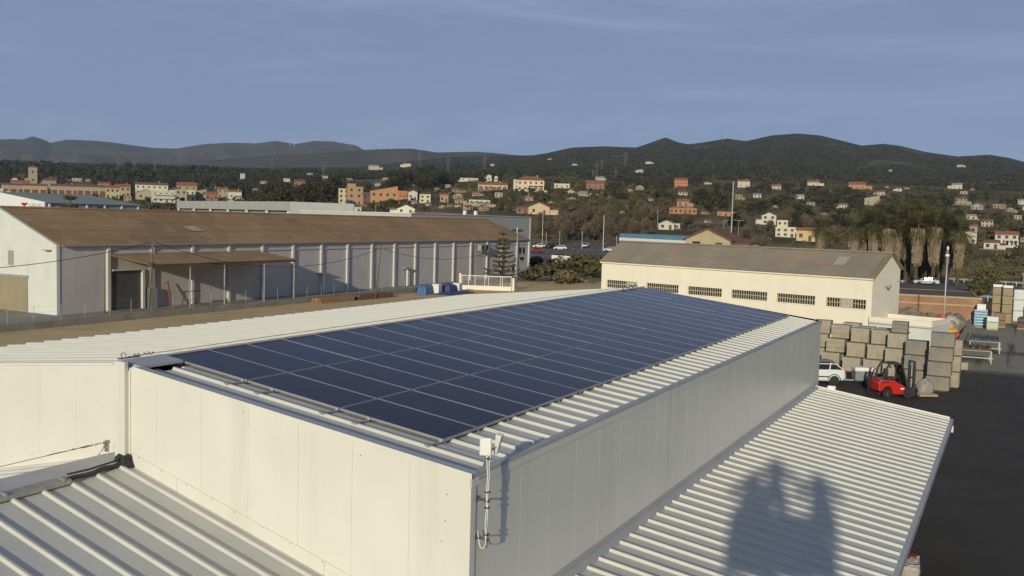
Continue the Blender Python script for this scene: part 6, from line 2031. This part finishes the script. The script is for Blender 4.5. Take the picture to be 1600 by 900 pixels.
car_at('dark car between the white pickup and the white hatchback', 859, 389, 60, P_DARK, 'hatch')
car_at('white car beside the roof edge of the cream building', 952, 394, 15, P_WHITE, 'hatch')
car_at('small white van under the trees at the far side of the lot', 915, 388, 80, P_WHITE, 'hatch')
car_at('white car nose down on the slip road below the lot', 870, 414, 62, P_WHITE, 'hatch')
car_at('dark blue car at the left of the slip road', 836, 410, 5, P_BLUE, 'saloon')
car_at('white car driving on the main road at the right', 1540, 451, 3, P_WHITE, 'saloon')
car_at('silver car on the main road above the brick shed', 1447, 446, 3, P_SILVER, 'saloon')
# white parapet of the slip road and guard rails
def rail_between(name, label, a_px, b_px, h, th, m, cat, posts=True, n=14):
    A, B = ground_at(*a_px)[0], ground_at(*b_px)[0]
    t = thing(name, label, cat, A)
    for k in range(n):
        p0, p1 = A.lerp(B, k / n), A.lerp(B, (k + 1) / n - .002)
        p0.z, p1.z = terr(p0.x, p0.y), terr(p1.x, p1.y)
        d0, d1 = p0 - A, p1 - A
        if posts:
            MB().box(d0.x - .06, d0.x + .06, d0.y - .06, d0.y + .06, d0.z - .2, d0.z + h).build('post', m, t)
            MB().bar(d0 + Vector((0, 0, h - .18)), d1 + Vector((0, 0, h - .18)), .06, th).build('rail', m, t)
        else:
            MB().bar(d0 + Vector((0, 0, h / 2)), d1 + Vector((0, 0, h / 2)), th, h).build('wall_section', m, t)
rail_between('parapet', 'white parapet wall along the slip road below the parking lot', (828, 403), (893, 407), 1.0, .3, M_CREAM, 'wall', False)
rail_between('guard_rail', 'grey steel guard rail along the near side of the main road', (1388, 459), (1640, 479), .85, .32, M_GALV, 'guard rail')
rail_between('guard_rail', 'grey steel guard rail along the far side of the main road', (1415, 437), (1640, 450), .85, .32, M_GALV, 'guard rail')
rail_between('field_wall', 'long pale retaining wall below the hillside villas', (724, 322), (790, 326), 1.6, .5, M_BLK1, 'wall', False, 8)
rail_between('field_wall', 'pale retaining wall along the terraced fields', (885, 304), (975, 309), 1.4, .5, M_BLK1, 'wall', False, 10)
def street_pole(label, px, py, top, arm=0, thick=.11, r=None):
    p, D = ground_at(px, py)
    h = (py - top) * D / F_PX
    t = thing('street_lamp' if arm else 'tall_pole', label, 'street lamp' if arm else 'pole', p)
    MB().tube([(0, 0, -.2), (0, 0, h)], [thick, thick * .7], 8).build('pole', M_GALV, t)
    a = math.atan2(p.x - CAM.x, p.y - CAM.y)
    rx, ry = math.cos(a), -math.sin(a)
    for s in ([1] if arm == 1 else [-1, 1] if arm == 2 else []):
        MB().bar((0, 0, h - .05), (rx * 1.6 * s, ry * 1.6 * s, h + .1), .08).box(rx * 1.6 * s - .25, rx * 1.6 * s + .25, ry * 1.6 * s - .2, ry * 1.6 * s + .2, h + .02, h + .18).build('lamp_head', M_GALV, t)
    if not arm:
        MB().box(-.25, .25, -.05, .05, h - .6, h - .5).build('cross_arm', M_GALV, t)
street_pole('very tall grey mast behind the corrugated roof', 1142, 377, 285, 0, .32)
street_pole('tall thin pole at the left of the parking lot', 847, 386, 334, 0, .14)
street_pole('short pole right of the white pickup', 853, 387, 364, 0, .1)
street_pole('thin pole in the middle of the parking lot', 874, 384, 360, 0, .08)
street_pole('tall pole at the right of the parking lot', 942, 394, 337, 0, .2)
street_pole('thin pole left of the station canopy', 963, 391, 369, 0, .12)
street_pole('slim brown pole on the slope behind the lot', 909, 390, 361, 0, .12)
street_pole('street lamp left of the very tall mast', 1130, 372, 346, 1, .1)
street_pole('double street lamp right of the very tall mast', 1153, 376, 345, 2, .1)
street_pole('slim grey post on the slope in the centre', 1027, 356, 328, 0, .12)
street_pole('street lamp at the far left side of the cream barn', 515, 337, 316, 1, .12)
street_pole('short street lamp behind the warehouse ridge', 587, 336, 320, 1, .12)
street_pole('thin pole below the big villa', 825, 316, 297, 0, .15)
street_pole('white pole beside the main road at the right', 1598, 452, 425, 0, .09)
street_pole('thin pole above the palms at the right', 1487, 345, 326, 0, .1)
# lattice pylons and masts on the skyline
M_PYL = mat('dull_pylon_steel', (.17, .165, .16), rough=.8, col2=(.13, .13, .125), scale=.5)
def pylon(label, px, py, hpx, name='power_pylon', rr=None):
    p, D = ground_at(px, py) if rr is None else (None, None)
    if rr:
        p = at_r(px, py, rr); D = rr * math.cos(_az(px) - _yaw)
    h = hpx * D / F_PX
    t = thing(name, label, 'pylon', p, -math.atan2(p.x - CAM.x, p.y - CAM.y), 'pylons and masts on the hills')
    b = h * .09
    mb = MB()
    th = max(.25, h * .012)
    for sx in (-1, 1):
        for sy in (-1, 1):
            mb.bar((b * sx, b * sy, 0), (b * .12 * sx, b * .12 * sy, h), th)
    for k in range(7):
        u, v = k / 7, (k + 1) / 7
        for sx in (-1, 1):
            mb.bar((b * sx * (1 - .88 * u), -b * (1 - .88 * u), h * u), (-b * sx * (1 - .88 * v), -b * (1 - .88 * v), h * v), th * .7)
    mb.build('lattice', M_PYL, t)
    if name == 'power_pylon':
        for z, wd in ((.68, .17), (.80, .21), (.92, .15)):
            MB().bar((-h * wd, 0, h * z), (h * wd, 0, h * z), th * 1.3).build('cross_arm', M_PYL, t)
for k, (x, y, hp) in enumerate(((425, 268, 22), (184, 272, 27), (210, 272, 24), (242, 274, 28), (505, 285, 26), (655, 262, 24), (700, 268, 22), (932, 276, 20), (940, 268, 18), (977, 262, 24), (757, 266, 22), (926, 281, 14), (962, 278, 12))):
    pylon('lattice power pylon on the slopes, %s from the left' % ORD[sorted([425, 184, 210, 242, 505, 655, 700, 932, 940, 977, 757, 926, 962]).index(x)], x, y, hp)
pylon('radio mast on the crest of the dark hill', 1127, 218.5, 12, 'radio_mast', RIDGE_R - 20)
pylon('smaller radio mast right of the crest mast', 1137, 219.5, 7, 'radio_mast', RIDGE_R - 20)
for k, (x, y) in enumerate(((453, 226), (459, 226), (397, 226), (530, 226), (595, 235), (612, 234), (655, 234), (674, 239))):
    d_ = 6700 if x < 560 else 4560
    p = at_r(x, y, d_)
    t = thing('wind_turbine', 'tiny wind turbine on the far ridge, %s from the left' % ORD[sorted([453, 459, 397, 530, 595, 612, 655, 674]).index(x)], 'wind turbine', p, -_az(x), 'turbines on the far ridge')
    MB().tube([(0, 0, -20), (0, 0, 26)], [1.2, .8], 8).build('tower', M_WHITEP if x < 500 else M_GALV, t)
    mb = MB()
    for q in range(3):
        a = 2 * math.pi * q / 3 + k
        mb.bar((0, -2, 26), (13 * math.sin(a), -2, 26 + 13 * math.cos(a)), .9, .6)
    mb.build('rotor', M_WHITEP, t)
# ================================================================== vegetation
import numpy as np
def foliage(name, c1, c2, c3=None):
    m = bpy.data.materials.new(name)
    m.use_nodes = True
    n, l = m.node_tree.nodes, m.node_tree.links
    b = n['Principled BSDF']
    b.inputs['Roughness'].default_value = .75
    b.inputs['Specular IOR Level'].default_value = .15
    at = n.new('ShaderNodeAttribute'); at.attribute_name = 'tint'
    oi = n.new('ShaderNodeObjectInfo')
    ad = n.new('ShaderNodeMath'); ad.operation = 'ADD'
    l.new(at.outputs['Fac'], ad.inputs[0]); l.new(oi.outputs['Random'], ad.inputs[1])
    fr_ = n.new('ShaderNodeMath'); fr_.operation = 'FRACT'; l.new(ad.outputs[0], fr_.inputs[0])
    g = n.new('ShaderNodeTexNoise'); g.inputs['Scale'].default_value = .7; g.inputs['Detail'].default_value = 3
    tc = n.new('ShaderNodeTexCoord'); l.new(tc.outputs['Object'], g.inputs['Vector'])
    m1 = n.new('ShaderNodeMixRGB'); m1.inputs[1].default_value = sheen(c1); m1.inputs[2].default_value = sheen(c2); l.new(fr_.outputs[0], m1.inputs[0])
    m2 = n.new('ShaderNodeMixRGB'); l.new(m1.outputs[0], m2.inputs[1]); m2.inputs[2].default_value = sheen(c3 or tuple(q * 1.6 for q in c2))
    mr = n.new('ShaderNodeMapRange'); mr.inputs['From Min'].default_value = .45; mr.inputs['From Max'].default_value = .75; mr.inputs['To Max'].default_value = .6
    l.new(g.outputs['Fac'], mr.inputs['Value']); l.new(mr.outputs[0], m2.inputs[0])
    l.new(m2.outputs[0], b.inputs['Base Color'])
    return m
M_PINE = foliage('pine_needles', (0.030, 0.031, 0.018), (0.054, 0.050, 0.026), (0.086, 0.075, 0.041))
M_LEAF = foliage('broad_leaves', (0.054, 0.057, 0.026), (0.111, 0.095, 0.043), (0.170, 0.135, 0.070))
M_DRYT = foliage('bare_twigs', (0.106, 0.081, 0.056), (0.156, 0.112, 0.075), (0.200, 0.138, 0.081))
M_SHRUB = foliage('dry_scrub', (0.088, 0.085, 0.037), (0.150, 0.122, 0.062), (0.213, 0.163, 0.088))
M_PALMG = foliage('palm_fronds', (0.066, 0.066, 0.024), (0.112, 0.104, 0.042), (0.165, 0.138, 0.06))
M_PALMD = foliage('dead_fronds', (0.189, 0.146, 0.094), (0.280, 0.215, 0.143), (0.111, 0.081, 0.052))
M_BARK = mat('bark', (.10, .075, .052), rough=.95, col2=(.07, .052, .038), scale=4, stretch=(5, 5, .6))

def leaf_cloud(rng, clumps, n, size, flat=.75):
    """n leaf faces spread over ellipsoid clumps [(cx,cy,cz,rx,ry,rz)], faces looking roughly outward"""
    cl = np.array(clumps)
    vol = cl[:, 3] * cl[:, 4] * cl[:, 5]
    k = rng.choice(len(cl), n, p=vol / vol.sum())
    d = rng.normal(size=(n, 3)); d /= np.linalg.norm(d, axis=1)[:, None]
    rad = rng.uniform(.55, 1.06, n) ** .6
    c = cl[k, :3] + d * cl[k, 3:6] * rad[:, None]
    nr = d + rng.normal(size=(n, 3)) * flat; nr /= np.linalg.norm(nr, axis=1)[:, None]
    a = np.cross(nr, rng.normal(size=(n, 3))); a /= np.linalg.norm(a, axis=1)[:, None]
    b = np.cross(nr, a)
    s = (size * rng.uniform(.6, 1.3, n))[:, None]
    e = rng.uniform(.5, .9, n)[:, None]
    V = np.stack([c - a * s - b * s * e * .3, c + a * s * .2 - b * s * e, c + a * s + b * s * e * .3, c - a * s * .2 + b * s * e], 1)
    return V.reshape(-1, 3)
def np_mesh(name, V, m, tint=None):
    n = len(V) // 4
    me = bpy.data.meshes.new(name)
    me.vertices.add(4 * n); me.loops.add(4 * n); me.polygons.add(n)
    me.vertices.foreach_set('co', np.ascontiguousarray(V, dtype=np.float32).ravel())
    me.loops.foreach_set('vertex_index', np.arange(4 * n, dtype=np.int32))
    me.polygons.foreach_set('loop_start', np.arange(0, 4 * n, 4, dtype=np.int32))
    me.polygons.foreach_set('loop_total', np.full(n, 4, dtype=np.int32))
    if tint is not None:
        at = me.attributes.new('tint', 'FLOAT', 'POINT')
        at.data.foreach_set('value', np.ascontiguousarray(np.repeat(tint, 4), dtype=np.float32))
    me.materials.append(m)
    me.update(calc_edges=True)
    return me
def crown_clumps(kind, rng, h, rad):
    cl = []
    if kind == 'pine':
        for k in range(9):
            a = rng.uniform(0, 2 * math.pi); q = rng.uniform(.1, .75) * rad
            cl.append((q * math.cos(a), q * math.sin(a), h * rng.uniform(.52, .88), rad * rng.uniform(.35, .6), rad * rng.uniform(.35, .6), h * rng.uniform(.10, .17)))
        cl.append((0, 0, h * .72, rad * .6, rad * .6, h * .2))
    elif kind == 'cypress':
        for k in range(7):
            u = k / 6
            r_ = rad * (.55 + .5 * math.sin(math.pi * min(1, u * .9 + .12))) * (1.0 - .55 * u)
            cl.append((rng.uniform(-.1, .1), rng.uniform(-.1, .1), h * (.12 + .8 * u), r_, r_, h * .12))
    elif kind == 'round':
        for k in range(8):
            a = rng.uniform(0, 2 * math.pi); q = rng.uniform(.2, .65) * rad
            cl.append((q * math.cos(a), q * math.sin(a), h * rng.uniform(.38, .80), rad * rng.uniform(.4, .62), rad * rng.uniform(.4, .62), h * rng.uniform(.15, .25)))
        cl.append((0, 0, h * .58, rad * .7, rad * .7, h * .3))
    elif kind == 'shrub':
        for k in range(6):
            a = rng.uniform(0, 2 * math.pi); q = rng.uniform(.1, .7) * rad
            cl.append((q * math.cos(a), q * math.sin(a), h * rng.uniform(.3, .6), rad * rng.uniform(.35, .6), rad * rng.uniform(.35, .6), h * rng.uniform(.25, .42)))
    return cl
def trunk_mesh(kind, rng, h, rad):
    mb = MB()
    top = {'pine': .72, 'cypress': .8, 'round': .55, 'shrub': .3, 'bare': .6}[kind]
    lean = rng.uniform(-.05, .05, 2) * h
    r0 = h * .026 + .05
    P = [Vector((0, 0, -.4)), Vector((lean[0] * .4, lean[1] * .4, h * top * .5)), Vector((lean[0], lean[1], h * top))]
    mb.tube(P, [r0, r0 * .75, r0 * .35], 7)
    for k in range(5):
        u = rng.uniform(.45, .95); a = rng.uniform(0, 6.28)
        b0 = P[1].lerp(P[2], u)
        mb.tube([b0, b0 + Vector((math.cos(a) * rad * .35, math.sin(a) * rad * .35, h * .09)), b0 + Vector((math.cos(a) * rad * .7, math.sin(a) * rad * .7, h * .16))], [r0 * .4, r0 * .28, r0 * .12], 5)
    return mb.mesh('trunk', M_BARK)
def bare_crown(rng, h, rad, n):
    """fine twigs of a leafless tree as thin upright slivers fanned through the crown"""
    d = rng.normal(size=(n, 3)); d[:, 2] = np.abs(d[:, 2]) * 1.1 + .2; d /= np.linalg.norm(d, axis=1)[:, None]
    u = rng.uniform(.25, .8, n)[:, None]
    o = np.array([0, 0, h * .32])
    S = np.array([rad, rad, h * .66])
    p0 = o + d * S * u; p1 = o + d * S * np.minimum(1.05, u + rng.uniform(.18, .34, n)[:, None]) + rng.normal(size=(n, 3)) * rad * .09
    t = p1 - p0; t /= np.linalg.norm(t, axis=1)[:, None]
    a = np.cross(t, rng.normal(size=(n, 3))); a /= np.linalg.norm(a, axis=1)[:, None]
    w = .022 * rad + .02
    return np.stack([p0 - a * w, p0 + a * w, p1 + a * w * .5, p1 - a * w * .5], 1).reshape(-1, 3)
VARS = {}
def make_variants():
    rng = np.random.default_rng(4)
    for kind, h, rad, n, sz, m, cnt in (('pine', 9, 3.6, 900, .42, M_PINE, 4), ('cypress', 9, 1.2, 520, .34, M_PINE, 2), ('round', 6, 3.0, 820, .36, M_LEAF, 4), ('shrub', 2.2, 1.7, 360, .24, M_SHRUB, 3), ('bare', 7, 2.8, 900, 0, M_DRYT, 3)):
        VARS[kind] = []
        for q in range(cnt):
            V = bare_crown(rng, h, rad, n) if kind == 'bare' else leaf_cloud(rng, crown_clumps(kind, rng, h, rad), n, sz)
            VARS[kind].append((np_mesh('crown', V, m), trunk_mesh(kind, rng, h, rad), h, rad))
make_variants()
def tree(kind, p, h, label, cat, group, rnd, wide=1.0, name=None):
    cr, tk, h0, r0 = VARS[kind][rnd.randrange(len(VARS[kind]))]
    t = thing(name or {'pine': 'pine_tree', 'cypress': 'cypress_tree', 'round': 'broadleaf_tree', 'shrub': 'shrub', 'bare': 'bare_tree'}[kind], label, cat, p, rnd.uniform(0, 6.28), group)
    s = h / h0
    t.scale = (s * wide, s * wide, s)
    put('trunk' if kind != 'shrub' else 'stem', tk, t)
    put('crown', cr, t)
    return t
def clear_of_houses(px, top, base, half, D):
    for x0, x1, y0, y1, d in HR:
        if D < d - 3 and px + half > x0 and px - half < x1 and top < y0 + .55 * (y1 - y0) and base > y0:
            return False
        if abs(D - d) < 8 and px + half * .5 > x0 and px - half * .5 < x1:
            return False
    return True
rnd = random.Random(21)
# --- single trees one can pick out on the slopes (image x range, base y range, kind, height, count, label)
BELTS = [
    (390, 520, 292, 334, 'pine', (12, 18), 34, 'dark pine in the wood behind the grey hall'),
    (590, 730, 285, 312, 'pine', (12, 18), 30, 'dark pine on the slope behind the orange houses'),
    (575, 720, 318, 334, 'round', (4, 7), 14, 'green tree among the houses behind the warehouse ridge'),
    (380, 520, 320, 336, 'round', (5, 8), 10, 'green tree behind the ridge of the long warehouse'),
    (150, 300, 312, 330, 'round', (3, 5), 12, 'green tree in front of the town houses'),
    (700, 880, 300, 335, 'round', (3, 6), 22, 'green tree between the hillside villas'),
    (840, 1080, 345, 378, 'bare', (6, 10), 34, 'brown leafless tree on the slope behind the parking lot'),
    (880, 1090, 338, 372, 'round', (4, 7), 16, 'olive green tree on the slope behind the parking lot'),
    (980, 1180, 300, 345, 'round', (4, 8), 22, 'dark tree among the fields in the centre'),
    (1080, 1330, 300, 372, 'pine', (6, 10), 34, 'dark pine on the slope behind the corrugated roof'),
    (1150, 1330, 345, 385, 'bare', (5, 8), 12, 'brown leafless tree behind the cream houses'),
    (1480, 1620, 340, 415, 'round', (5, 8), 26, 'dark green tree right of the palms'),
    (1480, 1620, 400, 436, 'shrub', (1.5, 3), 26, 'dry yellow brown shrub beside the main road'),
]
HR.append((878, 985, 300, 331, 480)); HR.append((1328, 1508, 322, 352, 205))
for x0, x1, y0, y1, kind, hh, cnt, lab in BELTS:
    made = 0; tries = 0; belt = []
    while made < cnt and tries < cnt * 12:
        tries += 1
        px, py = rnd.uniform(x0, x1), rnd.uniform(y0, y1)
        p, D = ground_at(px, py)
        h = rnd.uniform(*hh)
        hp = h * F_PX / D; wp = hp * {'pine': .4, 'round': .5, 'bare': .4, 'shrub': .75, 'cypress': .15}[kind]
        if not clear_of_houses(px, py - hp, py, wp, D): continue
        belt.append((px, tree(kind, p, h, lab, 'tree' if kind != 'shrub' else 'shrub', lab, rnd, rnd.uniform(.85, 1.2))))
        made += 1
    for q, (px, t_) in enumerate(sorted(belt, key=lambda b_: b_[0])):
        t_['label'] = '%s, %s from the left' % (lab, ORD[q])
# --- shrubs and trees close behind the site
for k, (px, py, h, kind, lab, wd) in enumerate((
        (905, 441, 5.2, 'round', 'large olive green tree left of the cream building', 1.35), (925, 443, 5.0, 'round', 'olive green tree right behind the large one by the cream building', 1.1), (862, 440, 4.2, 'round', 'low green tree by the slip road', 1.4),
        (842, 441, 3.0, 'shrub', 'low scrub bush at the foot of the grey hall', 1.3), (880, 446, 2.6, 'shrub', 'brown scrub bush at the end of the dirt lot', 1.3), (838, 425, 3.4, 'round', 'small green tree beside the slip road parapet', 1.2),
        (1420, 437, 4.5, 'round', 'dark green bush at the foot of the palms, left one', 1.2), (1450, 430, 5.0, 'round', 'dark green bush at the foot of the palms, middle one', 1.2), (1432, 428, 5.5, 'bare', 'brown leafless bush at the left foot of the palms', 1.2), (1525, 470, 3.0, 'round', 'dark green bush beside the brick shed', 1.3), (1535, 462, 3.6, 'round', 'dark green bush behind the striped bags', 1.3), (1475, 425, 4.5, 'bare', 'brown leafless bush at the right foot of the palms', 1.2))):
    p, D = ground_at(px, py, 60)
    tree(kind, p, h, lab, 'tree' if kind in ('round', 'bare') else 'shrub', None, rnd, wd)

# --- monkey puzzle tree beside the warehouse
rng = np.random.default_rng(9)
t = thing('araucaria_tree', 'monkey puzzle tree in tiers in front of the grey warehouse wall', 'tree', (-62.6, 127.0, 0))
MB().tube([(0, 0, -.2), (0, 0, 4), (0, 0, 8.3)], [.2, .14, .04], 8).build('trunk', M_BARK, t)
Q = []
for k in range(10):
    z = 1.0 + 6.9 * k / 9 + rng.uniform(-.15, .15); L_ = 3.1 * (1 - .82 * k / 9)
    nb = 6
    for q in range(nb):
        a = 2 * math.pi * (q + .5 * (k % 2)) / nb + rng.uniform(-.2, .2)
        ln = L_ * rng.uniform(.65, 1.15)
        for s in range(9):
            u = (s + .5) / 9
            c = np.array([math.cos(a) * ln * u, math.sin(a) * ln * u, z + .35 * ln * (u - .35) ** 2 - .05])
            Q.append(leaf_cloud(rng, [(c[0], c[1], c[2], .22, .22, .13)], 7, .16))
put('crown', np_mesh('crown', np.concatenate(Q), M_LEAF), t)
# second one beyond the warehouse ridge in front of the green hall
t2 = thing('araucaria_tree', 'dark tiered tree top in front of the green roofed hall', 'tree', at_r(110, 324, 150) - Vector((0, 0, 9.6)))
for ch in t.children: put(ch.name.split('.')[0], ch.data, t2)
t2.scale = (1.3, 1.3, 1.38)

# --- palms with skirts of dead fronds
def palm_meshes(seed):
    rng = np.random.default_rng(seed)
    h = 10.0
    tk = MB().tube([(0, 0, -.3), (0, 0, 1.0), (0, 0, h)], [.42, .30, .24], 10).mesh('trunk', M_BARK)
    n = 800
    z = rng.uniform(.46, .97, n) * h - .3
    a = rng.uniform(0, 2 * math.pi, n)
    rr = (.40 + .62 * ((z / h - .4).clip(0) / .6) ** .7 + rng.normal(size=n) * .13)
    ln = rng.uniform(.7, 1.6, n)
    c0 = np.stack([np.cos(a) * rr, np.sin(a) * rr, z], 1)
    c1 = np.stack([np.cos(a) * (rr * .92 + .02), np.sin(a) * (rr * .92 + .02), z - ln], 1)
    t_ = np.stack([-np.sin(a), np.cos(a), np.zeros(n)], 1) * rng.uniform(.04, .12, n)[:, None] + rng.normal(size=(n, 3)) * .05
    V1 = np.stack([c0 - t_ * .5, c0 + t_ * .5, c1 + t_, c1 - t_], 1).reshape(-1, 3)
    sk = np_mesh('dead_frond_skirt', V1, M_PALMD)
    L_ = []
    for q in range(92):
        a = rng.uniform(0, 2 * math.pi); el = rng.uniform(-1.1, 1.3)
        ln = rng.uniform(1.9, 3.2)
        d = np.array([math.cos(a) * math.cos(el), math.sin(a) * math.cos(el), math.sin(el)])
        o = np.array([0, 0, h - .1])
        hub = o + d * ln * .5
        sd = np.cross(d, [0, 0, 1]); sd /= np.linalg.norm(sd) + 1e-6
        up = np.cross(sd, d)
        for s in range(7):
            w = (s - 3) / 3 * 1.15
            dd = d * math.cos(w) + sd * math.sin(w) + up * rng.normal() * .08
            tip = hub + dd * ln * .62 + np.array([0, 0, -.20 * ln])
            L_.append([hub - up * .02, hub + (tip - hub) * .55 + sd * .07 * math.cos(w), tip, hub + (tip - hub) * .55 - sd * .07 * math.cos(w)])
        L_.append([o - sd * .03, o + sd * .03, hub + sd * .02, hub - sd * .02])
    cr = np_mesh('crown', np.array(L_).reshape(-1, 3), M_PALMG)
    return tk, sk, cr
PALM = [palm_meshes(s) for s in (1, 2, 3)]
palms = [(1336, 345, 198), (1351, 338, 204), (1360, 330, 210), (1369, 333, 200), (1382, 322, 214), (1389, 340, 197), (1403, 328, 204), (1412, 318, 216), (1421, 326, 206), (1436, 338, 198), (1444, 322, 215),
         (1453, 329, 207), (1463, 336, 201), (1472, 331, 212), (1484, 340, 205), (1501, 347, 200), (1345, 352, 222), (1397, 346, 224), (1428, 344, 226), (1283, 345, 225)]
for k, (px, top, r) in enumerate(palms):
    d = pix_dir(px, top); hz = math.hypot(d.x, d.y)
    q = CAM + d * (r / hz)
    h = q.z
    nm = 'tall palm with thick skirt of dead fronds, %s from the left of the palm group' % ORD[sorted(p_[0] for p_ in palms).index(px)]
    if px == 1283: nm = 'palm standing alone left of the palm group'
    t = thing('palm_tree', nm, 'palm', (q.x, q.y, 0), rnd.uniform(0, 6.28), 'palms behind the cream building')
    if px in (1472, 1484): t.rotation_euler = (R(3), R(6), 0)
    tk, sk, cr = PALM[k % 3]
    s = h / 11.2
    t.scale = (s * 1.0, s * 1.0, s)
    put('trunk', tk, t); put('dead_frond_skirt', sk, t); put('crown', cr, t)

# --- far woods: one mass of small trees on the slopes
def forest(name, kind, m, n_leaf, size, n, rr, xr, dens, hh, seed, group_label):
    rng = np.random.default_rng(seed); rn = random.Random(seed)
    h0, r0 = {'pine': (9, 3.6), 'round': (6, 3.0), 'bare': (7, 2.8), 'cypress': (9, 1.2), 'shrub': (2.2, 1.7)}[kind]
    protos = []
    for q in range(5):
        protos.append(bare_crown(rng, h0, r0, n_leaf) if kind == 'bare' else leaf_cloud(rng, crown_clumps(kind, rng, h0, r0), n_leaf, size))
    Vs, Ts = [], []
    tries = 0
    while len(Vs) < n and tries < n * 8:
        tries += 1
        px = rn.uniform(*xr)
        r = rr[0] + (rr[1] - rr[0]) * (rn.random() ** dens[1])
        a = _az(px)
        x, y = CAM.x + r * math.sin(a), CAM.y + r * math.cos(a)
        if noise.noise(Vector((x / 170., y / 170., seed * 1.7))) < dens[0] + rn.uniform(-.15, .15): continue
        z = terr(x, y)
        h = rn.uniform(*hh)
        D = r * math.cos(a - _yaw)
        py = _hor(px) + (CAM.z - z) / D * F_PX
        hp = h * F_PX / D
        if not clear_of_houses(px, py - hp, py, hp * r0 / h0, D): continue
        s = h / h0; w = s * rn.uniform(.85, 1.25)
        th = rn.uniform(0, 6.28); c, sn = math.cos(th), math.sin(th)
        P = protos[rn.randrange(5)]
        Q = np.empty_like(P)
        Q[:, 0] = (P[:, 0] * c - P[:, 1] * sn) * w + x
        Q[:, 1] = (P[:, 0] * sn + P[:, 1] * c) * w + y
        Q[:, 2] = P[:, 2] * s + z - h * ((.28 if rr[1] < 1400 else .42) if kind != 'shrub' else .1)
        Vs.append(Q); Ts.append(np.full(len(P) // 4, rn.random()))
    o = put(name, np_mesh(name, np.concatenate(Vs), m, np.concatenate(Ts)))
    return tag(o, group_label, None, None, 'stuff')
forest('pine_wood', 'pine', M_PINE, 110, .95, 900, (520, 1300), (-120, 780), (-.22, .8), (8, 12), 1, 'dark pine woods on the slopes behind the town')
forest('pine_wood', 'pine', M_PINE, 44, 1.6, 2600, (1250, 2100), (-150, 800), (-.30, .9), (8, 13), 2, 'dark pine woods on the ridge above the town')
forest('pine_wood', 'pine', M_PINE, 90, 1.0, 650, (460, 1250), (950, 1720), (.0, .8), (6, 10), 3, 'dark pine woods on the right slopes')
forest('hill_wood', 'pine', M_PINE, 26, 2.2, 5600, (1200, 2600), (780, 1720), (-.26, 1.0), (5, 9), 4, 'dark woods covering the right hill')
forest('scrub_trees', 'round', M_LEAF, 70, .9, 1700, (380, 1300), (640, 1720), (-.16, .75), (3, 6.5), 5, 'scattered green trees in the fields')
forest('scrub_trees', 'round', M_LEAF, 60, .9, 800, (420, 1200), (-120, 700), (-.15, .75), (3, 6), 6, 'scattered green trees around the town')
forest('leafless_trees', 'bare', M_DRYT, 90, 0, 800, (290, 900), (820, 1720), (-.05, .7), (4, 7), 7, 'brown leafless trees in the fields')
forest('field_scrub', 'shrub', M_SHRUB, 30, .34, 1400, (215, 800), (820, 1720), (-.2, .8), (1.0, 2.4), 8, 'low brown scrub in the fields')
# terraced orchard rows in the centre
rn = random.Random(5); rng = np.random.default_rng(5)
Vs, Ts = [], []
for k in range(9):
    yy = 303 + 3.3 * k
    for q in range(46):
        px = 884 + 96 * q / 45 + rn.uniform(-.5, .5)
        p, D = ground_at(px, yy + .03 * (px - 884))
        V = leaf_cloud(rng, [(0, 0, .9, 1.1, 1.0, .9)], 24, .5)
        V = V * rn.uniform(.8, 1.15) + np.array([p.x, p.y, p.z])
        Vs.append(V); Ts.append(np.full(24, rn.random()))
tag(put('orchard_rows', np_mesh('orchard_rows', np.concatenate(Vs), M_LEAF, np.concatenate(Ts))), 'rows of dark green bushes on the terraced field', None, None, 'stuff')
# dry grass on the verge and waste ground
Vs, Ts = [], []
for k in range(2600):
    px, py = rn.uniform(1400, 1620), rn.uniform(418, 437)
    p, D = ground_at(px, py, 100)
    V = leaf_cloud(rng, [(0, 0, .3, .5, .5, .35)], 6, .22)
    Vs.append(V + np.array([p.x, p.y, p.z])); Ts.append(np.full(6, rn.random()))
tag(put('dry_grass', np_mesh('dry_grass', np.concatenate(Vs), M_SHRUB, np.concatenate(Ts))), 'tall dry grass beside the main road', None, None, 'stuff')

# ================================================================== air
mb = MB().box(-9500, 9500, -1500, 9500, -3.0, 760)
hz_o = mb.build('haze', None)
m = bpy.data.materials.new('haze'); m.use_nodes = True
n, l = m.node_tree.nodes, m.node_tree.links
n.remove(n['Principled BSDF'])
v = n.new('ShaderNodeVolumePrincipled')
v.inputs['Density'].default_value = 0.000055
v.inputs['Color'].default_value = (0.70, 0.82, 1.0, 1)
l.new(v.outputs[0], n['Material Output'].inputs['Volume'])
hz_o.data.materials.clear(); hz_o.data.materials.append(m)
tag(hz_o, kind='stuff')
